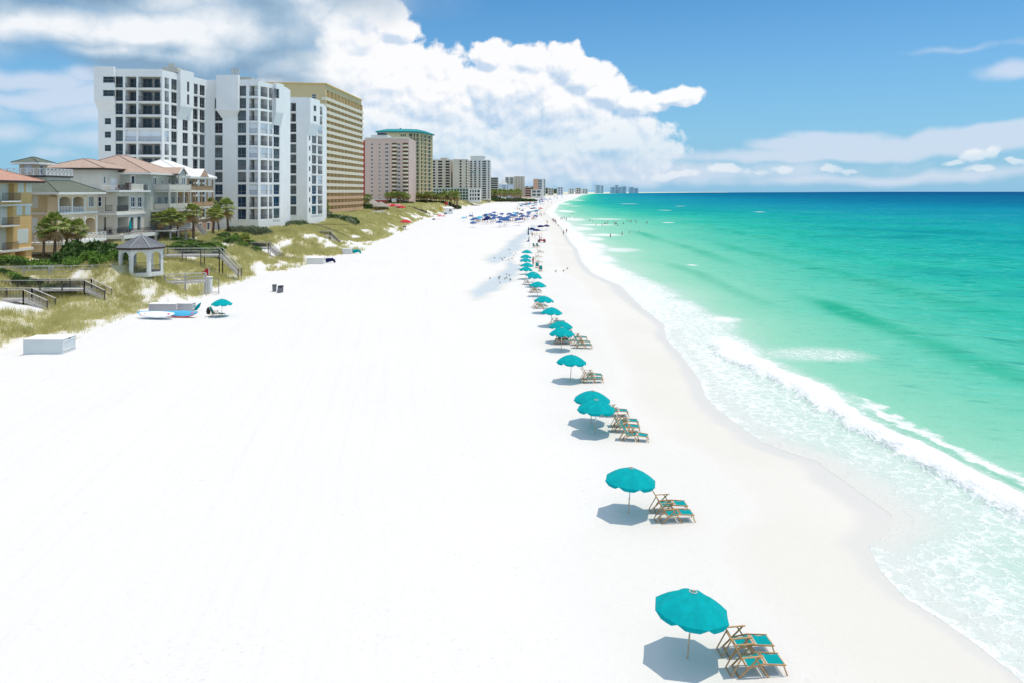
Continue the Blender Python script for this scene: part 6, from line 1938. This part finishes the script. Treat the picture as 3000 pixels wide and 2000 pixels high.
for i in range(46):
    t_ = random.random(); px = 1500 + t_ * 130 + random.uniform(-10, 10); py = 618 - t_ * 30 + random.uniform(-8, 6)
    if py < 571: continue
    person(px, py, ('sit', 'stand', 'walk')[i % 3], 'tiny beachgoer on the farther sand', group='far beachgoers')

# ================================================================== other umbrellas and shades
rr0 = random.Random(3)
NAV, BLU, RED, LBL, PNK = [make_umbrella(C[k], 1.2, .5, 2.05, ribs=False) for k in ('navy', 'blue', 'red', 'lblue', 'pink')]
def up(proto, px, py, lb, group=None, s=1.0, zc=1.75):
    Y = F * (CAMZ - zc * s) / (py - HZ); X = (px - 1500) / F * Y
    return place(proto, X, Y, lb, 'umbrella', group, random.uniform(0, 1), (R(random.uniform(-8, 8)), R(random.uniform(-8, 8))), s=s)
for px, py, lb in [(1558, 670, 'left navy umbrella of the four behind the red cart'), (1573, 674, 'front navy umbrella of the four behind the red cart'), (1582, 662.5, 'rear navy umbrella of the four behind the red cart'), (1588, 663, 'navy umbrella merging with the rear one behind the red cart'), (1601, 661, 'right navy umbrella behind the red cart')]: up(NAV, px, py, lb)
for px, py, s, lb in [(1391, 640, 1.3, 'leftmost large blue umbrella of the crowd'), (1425, 633, 1.1, 'blue umbrella below the light blue one'), (1448, 622, 1.1, 'small blue umbrella at the back of the left crowd'), (1447, 631, 1.4, 'wide blue umbrella left of the crowd centre'),
                      (1463, 649, 1.2, 'blue umbrella over pink towels, nearest in the crowd'), (1478, 639, 1.7, 'broad blue umbrella at the crowd centre'), (1493, 626, 1.3, 'blue umbrella behind the broad one'), (1501, 630, 1.5, 'blue umbrella overlapping the one behind the broad umbrella'), (1516, 624, 1.1, 'small blue umbrella right of the crowd centre'),
                      (1521, 642, 1.4, 'blue umbrella over the red shade tent'), (1533, 633, 1.5, 'blue umbrella just right of the red shade tent'), (1548, 627, 1.0, 'blue umbrella left of the turquoise shade'), (1470, 626, 1.1, 'blue umbrella between the back ones'), (1437, 627, 1.1, 'blue umbrella beside the light blue one')]: up(BLU, px, py, lb, 'blue umbrellas of the crowd', s * 1.1)
for i in range(26):
    px = 1380 + (i * 61.8) % 205; py = 648 - (px - 1380) * .09 + rr0.uniform(-22, 5); up((BLU, BLU, LBL, BLU, NAV)[i % 5], px, py, ('blue', 'deep blue', 'light blue', 'bright blue', 'navy')[i % 5] + ' umbrella packed in the middle of the crowd', 'umbrellas packed in the crowd', rr0.uniform(1.0, 1.4))
up(LBL, 1427, 627.5, 'light blue umbrella in the left of the crowd', s=1.1); up(LBL, 1359, 638, 'light blue umbrella standing apart left of the crowd', s=1.1)
up(RED, 1583, 609.5, 'red umbrella beyond the turquoise shade', s=1.4); up(RED, 1188, 656, 'red umbrella at the edge of the dune grass, left of the beach', s=1.8, zc=1.2); up(PNK, 1288, 632, 'small pink umbrella near the white lifeguard hut', s=1.2)
up(RED, 1300, 633, 'tiny red umbrella by the white lifeguard hut', s=.8); up(NAV, 1556, 611, 'dark umbrella left of the red one', s=1.2)
for i, (px, py) in enumerate([(1139, 609), (1150, 611), (1165, 608), (1176, 607)]): 
    X, Y, Z_ = at(px, py, 378); place((PNK, RED)[i % 2], X, Y, ('first', 'second', 'third', 'last')[i] + ' pinkish umbrella on the white sand right of the thatched huts', 'umbrella', 'umbrellas by the huts', s=1.9)
gq = 'far beach umbrellas'
rr_ = random.Random(5)
for i in range(64):
    t_ = rr_.random() ** .8; px = 1518 + t_ * 150 + rr_.uniform(-16, 12) * (1 - t_ * .6); py = 601 - t_ * 31 + rr_.uniform(-4, 5)
    pr = rr_.choice([BLU, BLU, UMB if False else LBL, NAV, RED, BLU, LBL])
    up(pr, px, py, {BLU: 'tiny blue', LBL: 'tiny light blue', NAV: 'tiny navy', RED: 'tiny red'}[pr] + ' umbrella on the far stretch of beach', gq, 1.25)


def tent(px, py, w, d, h, mat, lb, rz=0.0, slope=.5):
    X, Y = on_ground(px, py); r = empty('shade_tent', lb, 'tent', (X, Y, 0), rz)
    mb = MB(); mb.hull2([(-w / 2, -d / 2, h - slope), (w / 2, -d / 2, h), (w / 2, d / 2, h), (-w / 2, d / 2, h - slope)], [(-w / 2, -d / 2, h - slope + .05), (w / 2, -d / 2, h + .05), (w / 2, d / 2, h + .05), (-w / 2, d / 2, h - slope + .05)])
    mb.face([(-w / 2, d / 2, h - slope), (w / 2, d / 2, h), (w / 2, d / 2, h - .5), (-w / 2, d / 2, h - slope - .5)])
    mb.build('canopy', mat, r)
    for sx in (-1, 1):
        for sy in (-1, 1): mb = MB(); mb.tube((sx * w * .48, sy * d * .48, -.1), (sx * w * .48, sy * d * .48, h - (slope if sx < 0 else 0)), .035, 6); mb.build('leg', m_metal, r)
tent(1569, 628, 6, 4, 2.9, C['teal'], 'slanted turquoise shade canopy at the right of the crowd', .3, 1.3)
tent(1521, 652, 4.0, 3.2, 2.0, C['red'], 'red and white shade tent at the front of the crowd', 0, .2)
for i, (px, py, m_, s_, lb) in enumerate([(1528, 605, 'teal', 7, 'long turquoise canopy left of the blue tents'), (1540, 604, 'teal', 7, 'turquoise canopy joined to the long one'), (1555, 604, 'teal', 8, 'turquoise canopy just left of the tall blue tent'), (1567, 609, 'blue', 5, 'bright blue tent nearest of the middle group'), (1568, 603, 'blue', 5, 'tall blue tent behind the bright blue one'), (1578, 584, 'blue', 10, 'blue canopy on the far stretch, left'), (1594, 587, 'blue', 10, 'blue canopy on the far stretch, right'), (1590, 590, 'navy', 7, 'navy canopy beside the far blue canopy')]):
    tent(px, py, s_, 3.5, 2.6 if s_ < 9 else 3.5, C[m_], lb, .1 * i, .4)

# ================================================================== things along the dunes


x, y = on_ground(650, 928); place(UMB, x, y, 'teal umbrella standing alone near the dunes', 'umbrella', None, R(11), (0, 0)); place(LNG, x - .9, y - .1, 'lounger with a dark bag in the shade of the lone umbrella', 'lounger', None, R(-4))
bag = empty('beach_bag', 'dark bag hanging on the back of the lounger under the lone umbrella', 'bag', (x - 1.5, y - .1, .25)); mb = MB(); mb.lathe((0, 0, 0), [(.05, 0), (.2, .1), (.24, .4), (.16, .7), (.05, .8)], 10); mb.build('body', m_wear[3], bag); mb = MB(); mb.tube((.1, 0, .7), (.25, 0, .9), .02); mb.build('strap', m_wear[3], bag)

m_bin = surf('grey_plastic', (.17, .18, .20), .6, .1); m_lid = surf('dark_bin_liner', (.06, .06, .07), .4)
for i, (px, py, tl, lb) in enumerate([(804, 855, (0, 0), 'upright round grey litter bin with dark lid'), (817, 858, (R(8), R(14)), 'grey litter bin leaning against its neighbour'), (824, 857, (0, 0), 'grey litter bin at the right with a folded liner')]):
    X, Y = on_ground(px, py); b_ = empty('litter_bin', lb, 'bin', (X, Y, -.03)); b_.rotation_euler = (*tl, 0)
    mb = MB(); mb.lathe((0, 0, 0), [(0, 0), (.27, 0), (.31, .95), (.27, .95), (.24, .1)], 14); mb.build('body', m_bin, b_)
    mb = MB(); mb.lathe((0, 0, .95), [(.33, -.03), (.34, .03), (.26, .09), (0, .11)] if i == 0 else [(.34, -.12), (.345, .02), (.28, .03), (.25, -.2)], 14); mb.build('lid' if i == 0 else 'liner', m_lid, b_)

m_box = surf('pale_grey_paint', (.58, .64, .64), .6, .04, .6, streak=.15)


def box_bin(name, lb, x0, x1, y0, y1, z, h, mat, panel=True, cat='storage box'):
    r = empty(name, lb, cat, ((x0 + x1) / 2, (y0 + y1) / 2, z)); a, b_ = (x1 - x0) / 2, (y1 - y0) / 2
    mb = MB(); mb.box(-a, a, -b_, b_, -.4, h); mb.build('body', mat, r)
    mb = MB(); mb.box(-a - .04, a + .04, -b_ - .04, b_ + .04, h + .003, h + .06); mb.build('lid', M['trim'], r)
    if panel:
        f = Fac((a, -b_), (a, b_)); mb = MB()
        for (u0, u1, z0, z1_) in ((.08, .16, .15, h - .12), (f.L - .16, f.L - .08, .15, h - .12), (.17, f.L - .17, .15, .25), (.17, f.L - .17, h - .22, h - .12)): f.fbox(mb, u0, u1, z0, z1_, .003, .03)
        f.fbox(mb, f.L * .45, f.L * .6, h - .08, h - .03, .003, .05, 1); mb.build('hatch', [M['trim'], m_lid], r)
    return r


box_bin('storage_box', 'large pale grey storage box half sunk in sand at the left', -42.9, -39.45, 65.9, 67.9, .12, 1.08, m_box)
box_bin('storage_box', 'long grey storage box behind the paddle boards', -42.6, -39.4, 88.0, 89.2, .25, .75, surf('worn_grey_box', (.42, .41, .42), .7))
box_bin('storage_box', 'grey storage box with teal umbrella bag, right end of the board pile', -39.6, -37.8, 88.6, 89.8, .1, .85, surf('grey_box', (.44, .45, .46), .7))
mb = MB(); mb.lathe((0, 0, 0), [(.02, 0), (.18, .2), (.2, .7), (.08, 1.1), (.02, 1.2)], 10); o = mb.build('folded_umbrella', C['teal']); o.location = (-37.6, 89, .1); o.rotation_euler = (0, R(38), 0); tag(o, 'folded teal umbrella leaning on the box behind the boards', 'umbrella')
box_bin('storage_box', 'white storage box at the dune toe with a dark blue cover beside it', -40.2, -37.0, 147, 149, .15, 1.0, M['pale'])
box_bin('storage_box', 'farther white storage box at the dune toe beside a teal cover', -38.6, -36.5, 170.5, 172, .2, 1.0, M['pale'])
for (X, Y, m_, lb) in ((-36.2, 149.5, 'navy', 'dark blue rolled cover on the white storage box end'), (-35.6, 172, 'teal', 'teal rolled cover at the farther white storage box')):
    mb = MB(); mb.tube((-.8, 0, .5), (.6, 0, .7), .45, 10, 0, .3); mb.tube((.6, 0, .7), (1.0, 0, .1), .3, 10, 0, .15); o = mb.build('rolled_cover', C[m_]); o.location = (X, Y, gz1(X, Y)); tag(o, lb, 'cover')


def board(name, lb, L, W, T, mats, loc, rz, tilt=(0, 0), cat='paddle board', rocker=.18):
    mb = MB(); n = 22; ring = []
    for i in range(n + 1):
        t_ = i / n; w = W / 2 * (math.sin(math.pi * min(max(t_, .004), .996)) ** .55); x = L * (t_ - .5); z = rocker * (abs(2 * t_ - 1) ** 3)
        th = T * (.25 + .75 * math.sin(math.pi * t_))
        ring.append([(x, w * math.cos(a), z + th / 2 * math.sin(a)) for a in [2 * math.pi * k / 12 for k in range(12)]])
    for a, b_ in zip(ring, ring[1:]):
        for k in range(12): mb.face([a[k], a[(k + 1) % 12], b_[(k + 1) % 12], b_[k]], 0 if k in (1, 2, 3, 4) or len(mats) < 2 else 1)
    mb.face(ring[0]); mb.face(list(reversed(ring[-1])))
    r = empty(name, lb, cat, loc, rz); r.rotation_euler = (*tilt, rz)
    mb.build('hull', mats, r, smooth=True)
    m2 = MB(); m2.hull2([(-L * .42, -.01, -T / 2), (-L * .34, -.01, -T / 2), (-L * .34, .01, -T / 2), (-L * .42, .01, -T / 2)], [(-L * .46, -.01, -T / 2 - .18), (-L * .42, -.01, -T / 2 - .18), (-L * .42, .01, -T / 2 - .18), (-L * .46, .01, -T / 2 - .18)]); m2.build('fin', m_lid, r)
    m3 = MB(); m3.box(L * .30, L * .36, -.12, .12, T / 2 + .03, T / 2 + .045); m3.box(-L * .36, -L * .33, -.06, .06, T / 2 + .03, T / 2 + .045); m3.build('decal', m_wear[2], r)


m_bw = surf('white_fibreglass', (.78, .80, .82), .3, .02, spec=.5); m_bb = surf('sky_blue_fibreglass', (.06, .40, .62), .3, .05, spec=.5); m_br = surf('red_fibreglass', (.6, .05, .05), .3, spec=.5)
board('paddle_board', 'white paddle board tipped on its side on top of the pile', 4.3, 1.05, .16, [m_bw], (-39.5, 83.6, .52), R(-8), (R(34), 0))
board('paddle_board', 'blue paddle board under the white one, its tip showing at the left', 4.4, 1.05, .16, [m_bb], (-40.0, 84.3, .48), R(-6), (R(30), 0))
board('kayak', 'light blue kayak with red rim at the right of the board pile', 4.0, 1.1, .4, [m_bb, m_br], (-37.3, 84.9, .36), R(-8), (R(34), 0), cat='kayak', rocker=.3)
# flag box
X0 = -42.3; fb_ = box_bin('flag_cabinet', 'tall pale cabinet below the red warning flag at the end of the plank rail', -42.7, -41.8, 104, 104.8, .2, 2.1, M['pale'], cat='cabinet')
fl = empty('warning_flag', 'red triangular warning flag right of the gazebo', 'flag', (-41.9, 103.8, .3)); mb = MB(); mb.tube((0, 0, 0), (0, 0, 3.4), .035); mb.build('pole', m_metal, fl)
mb = MB(); mb.hull2([(-.02, 0, 2.3), (-.02, .02, 2.3), (-.02, .02, 3.4), (-.02, 0, 3.4)], [(-1.15, .1, 2.62), (-1.15, .12, 2.62), (-1.15, .12, 2.7), (-1.15, .1, 2.7)]); mb.build('cloth', C['red'], fl)
sh = empty('beach_shower', 'bent metal beach shower right of the red warning flag', 'shower', (-40.6, 104, .1)); mb = MB(); mb.tube((0, 0, -.1), (0, 0, 2.0), .05); mb.tube((0, 0, 2.0), (-1.2, 0, 2.05), .05); mb.build('pipe', m_bin, sh); mb = MB(); mb.bar((-.8, 0, .2), (0, 0, .2), .5, .06); mb.build('tray', M['greywood'], sh)


def hut(px, py_base, Y, w, zb, zap, ze, lb, open_=True):
    X = (px - 1500) / F * Y; r = empty('thatched_hut', lb, 'hut', (X, Y, zb))
    n = 10; A = [(w * math.cos(2 * math.pi * k / n), w * math.sin(2 * math.pi * k / n), ze - zb) for k in range(n)]; B = [(a * .35, b_ * .35, (zap - ze) * .62 + ze - zb) for a, b_, _ in A]
    mb = MB(); mb.hull2(A, B); mb.hull2(B, [(a * .02, b_ * .02, zap - zb) for a, b_, _ in A]); mb.hull2([(a, b_, c - .35) for a, b_, c in A], [(a * .999, b_ * .999, c - .004) for a, b_, c in A])
    mb.build('thatch_roof', surf('thatch', (.30, .28, .25), .95, .2, 2, .6, 10), r)
    for k in range(n):
        mb = MB(); x_, y_ = A[k][0] * .82, A[k][1] * .82; mb.box(x_ - .12, x_ + .12, y_ - .12, y_ + .12, -1, ze - zb - .2); mb.build('post', m_wood, r)
    mb = MB(); mb.lathe((0, 0, 0), [(w * .6, -1), (w * .6, 1.1), (w * .66, 1.15), (w * .66, 1.2), (0, 1.2)], n); mb.build('bar_counter', M['brownd'], r)


hut(1116, 623, 368, 4.3, 4.3, 9.4, 7.0, 'thatched hut with open sides, nearer of two right of the tan hotel')
hut(1092, 614, 392, 5.6, 4.6, 10.2, 7.0, 'larger thatched hut half behind the nearer one')
X0, X1 = (1081 - 1500) / F * 352, (1130 - 1500) / F * 352
wl = empty('garden_wall', 'low white wall in front of the thatched huts', 'wall', ((X0 + X1) / 2, 352, gz1(X1, 352))); mb = MB(); a = (X1 - X0) / 2; mb.box(-a, a, -.15, .15, -1.5, 1.1); mb.build('wall', M['trim'], wl); mb = MB(); mb.box(-a - .1, a + .1, -.22, .22, 1.103, 1.2); mb.build('coping', M['pale'], wl)
# lifeguard hut
Y = 480; X = (1316 - 1500) / F * Y; zg = gz1(X, Y)
lg = empty('lifeguard_hut', 'white lifeguard hut with pale roof at the dune edge', 'hut', (X, Y, zg)); mb = MB(); f = Fac((-2.4, -1.6), (2.4, -1.6)); h = dict(u0=2.4, u1=4.0, z0=1.6, z1=2.9, d=.2)
f.wall(mb, -1, 3.6, [h]); 
for p, q in (((2.4, -1.6), (2.4, 1.6)), ((2.4, 1.6), (-2.4, 1.6)), ((-2.4, 1.6), (-2.4, -1.6))): mb.face([(*p, -1), (*q, -1), (*q, 3.6), (*p, 3.6)])
mb.build('wall', M['white'], lg); mb = MB(); glass_rect(mb, f, h, 0, 3, 2, 1, .1); mb.build('window', GW, lg); mb = MB(); hip_roof(mb, -2.4, 2.4, -1.6, 1.6, 3.7, 4.6, .5, 'x', .5); mb.build('roof', [M['whiteroof'], M['trim']], lg)
for (px, Y, m_, lb, zt_) in ((1313, 560, 'red', 'red warning flag on a white pole in front of the palm row', 6.2), (1297, 470, 'yellow', 'yellow flag left of the lifeguard hut', 4.5), (1551, 183, 'blue', 'blue pennant on a pole above the last teal umbrella', 3.7), (1548, 215, 'navy', 'folded dark flag on a pole left of the red cart', 4.0), (1160, 420, 'white', 'bare white pole with a limp pale flag right of the thatched huts', 6)):
    X = (px - 1500) / F * Y; zg = gz1(X, Y); fl = empty('warning_flag', lb, 'flag', (X, Y, zg)); mb = MB(); mb.tube((0, 0, -.5), (0, 0, zt_), .05 if Y < 300 else .09); mb.build('pole', m_metal, fl)
    w_ = .9 if Y < 300 else 2.4; mb = MB()
    if m_ == 'navy': mb.tube((-.05, 0, zt_ - 2.2), (0, 0, zt_), .22, 8, 0, .08)
    else: mb.hull2([(-.02, 0, zt_ - w_ * (1.9 if m_ == 'blue' else .8)), (-.02, .03, zt_ - w_ * (1.9 if m_ == 'blue' else .8)), (-.02, .03, zt_), (-.02, 0, zt_)], [(-w_, .3, zt_ - w_ * (1.9 if m_ == 'blue' else .9)), (-w_, .33, zt_ - w_ * (1.9 if m_ == 'blue' else .9)), (-w_ * (.3 if m_ == 'blue' else 1), .33, zt_ - (w_ * 1.5 if m_ == 'blue' else .1)), (-w_ * (.3 if m_ == 'blue' else 1), .3, zt_ - (w_ * 1.5 if m_ == 'blue' else .1))])
    mb.build('cloth', C[m_], fl)
# red cart with a rack
X, Y = on_ground(1587, 711); ct = empty('beach_cart', 'red beach buggy with black tyres behind the last teal loungers', 'buggy', (X, Y, gz1(X, Y)))
mb = MB(); mb.hull2([(-1.15, -.55, .45), (1.15, -.55, .45), (1.15, .55, .45), (-1.15, .55, .45)], [(-1.05, -.5, .75), (1.1, -.5, .72), (1.1, .5, .72), (-1.05, .5, .75)]); mb.hull2([(.35, -.5, .73), (1.1, -.5, .73), (1.1, .5, .73), (.35, .5, .73)], [(.55, -.45, 1.0), (1.0, -.45, .9), (1.0, .45, .9), (.55, .45, 1.0)]); mb.build('body', surf('red_paint', (.5, .03, .04), .4, spec=.5), ct)
for sx in (-.75, .75):
    for sy in (-1, 1): mb = MB(); mb.tube((sx, sy * .5, .33), (sx, sy * .75, .33), .33, 14); mb.tube((sx, sy * .752, .33), (sx, sy * .76, .33), .15, 10, 1); mb.build('wheel', [m_lid, m_bin], ct)
mb = MB(); mb.box(-.6, .1, -.35, .35, .76, .9); mb.box(-.75, -.6, -.35, .35, .76, 1.25); mb.build('seat', m_lid, ct); mb = MB(); mb.tube((.45, 0, .8), (.2, 0, 1.25), .03); mb.bar((.2, -.3, 1.25), (.2, .3, 1.25), .04, .04); mb.build('handlebar', m_bin, ct)
X, Y = on_ground(1577, 700); rk_ = empty('board_rack', 'timber rack holding the yellow rescue board behind the red buggy', 'rack', (X, Y, gz1(X, Y)))
for sx in (-1.0, 1.0): mb = MB(); mb.tube((sx, 0, -.2), (sx, 0, 1.5), .04); mb.bar((sx, -.4, 1.5), (sx, .4, 1.5), .06, .06); mb.build('stand', m_wood, rk_)
board('rescue_board', 'yellow rescue board lying across the rack behind the red buggy', 3.3, .6, .12, [surf('yellow_fibreglass', (.75, .50, .12), .35)], (X, Y, 1.62), R(4), cat='rescue board', rocker=.08)
# cool boxes and small bags on the sand
for i, (px, py, lb, m_) in enumerate([(1270, 645, 'dark cool box alone on the sand left of the lifeguard hut', m_lid), (1275, 645, 'white cool box touching the dark one', M['trim']), (1305, 629, 'low dark trolley beside the lifeguard hut', m_bin), (1356, 602, 'dark hamper near the dune beyond the lifeguard hut', m_bin), (1366, 600, 'small dark bag beyond the lifeguard hut', m_lid), (1185, 667, 'dark chair bag below the red umbrella at the dune', m_lid)]):
    X, Y = on_ground(px, py); r_ = empty('cool_box', lb, 'box', (X, Y, gz1(X, Y))); k = 1 + (Y > 400) * .8; mb = MB(); mb.box(-.5 * k, .5 * k, -.3 * k, .3 * k, -.05, .6 * k); mb.build('body', m_, r_); mb = MB(); mb.box(-.52 * k, .52 * k, -.32 * k, .32 * k, .6 * k + .003, .7 * k); mb.build('lid', M['trim'] if i else m_bin, r_)
# shore birds round the tide pools
rb_ = bpy.data.objects.new('shore_bird', None); COL.objects.link(rb_)
mb = MB(); mb.lathe((0, 0, 0), [(0, -.2), (.06, -.14), (.09, 0), (.06, .12), (.03, .2), (0, .24)], 8); o = mb.build('body', surf('grey_plumage', (.16, .15, .15), .9, .3, 8), rb_, smooth=True); o.rotation_euler = (0, R(80), 0); o.location = (0, 0, .2)
mb = MB(); mb.lathe((0, 0, 0), [(0, -.05), (.045, 0), (0, .05)], 8); mb.tube((.04, 0, 0), (.12, 0, -.01), .01, 4); o = mb.build('head', m_lid, rb_); o.location = (.2, 0, .30)
for s_ in (-1, 1): mb = MB(); mb.tube((0, s_ * .03, 0), (0, s_ * .03, .16), .008, 4); mb.build('leg', m_wood, rb_)
for i in range(22):
    px = random.gauss(1478, 26); py = random.gauss(808, 12) if i % 2 else random.gauss(752, 9); X, Y = on_ground(px, py)
    place(rb_, X, Y, 'small dark shore bird resting near the tide pools', 'bird', 'shore birds by the tide pools', random.uniform(0, 6), s=1.0)
for px, py, lb in ((1628, 799, 'lone bird on the sand, left of three right of the umbrellas'), (1651, 797, 'middle bird of three right of the umbrellas'), (1662, 788, 'right bird of three nearest the surf')): X, Y = on_ground(px, py); place(rb_, X, Y, lb, 'bird', None, 1, s=1.3)

# people prototypes never used stay out of the scene
for o in list(bpy.data.objects):
    if o.parent is None and o.type in ('EMPTY', 'MESH') and 'label' not in o.keys() and o.get('kind') != 'structure' and 'kind' not in o.keys():
        for c in list(o.children): bpy.data.objects.remove(c)
        bpy.data.objects.remove(o)

# things of one group that look alike are told apart by their place, read from left to right
def _ord(n): return str(n) + ('th' if 10 <= n % 100 <= 20 else {1: 'st', 2: 'nd', 3: 'rd'}.get(n % 10, 'th'))


_g = {}
for o in bpy.data.objects:
    if o.parent is None and 'group' in o.keys() and 'label' in o.keys(): _g.setdefault((o['group'], o['label']), []).append(o)
for (g__, lb__), os_ in _g.items():
    if len(os_) > 1:
        os_.sort(key=lambda o: o.location.x / max(o.location.y, 1))
        for i_, o in enumerate(os_):
            pl_ = 'leftmost' if i_ == 0 else 'rightmost' if i_ == len(os_) - 1 else _ord(i_ + 1) + ' from the left'
            w_ = lb__.split(); o['label'] = ' '.join(w_[:11]) + ', ' + pl_
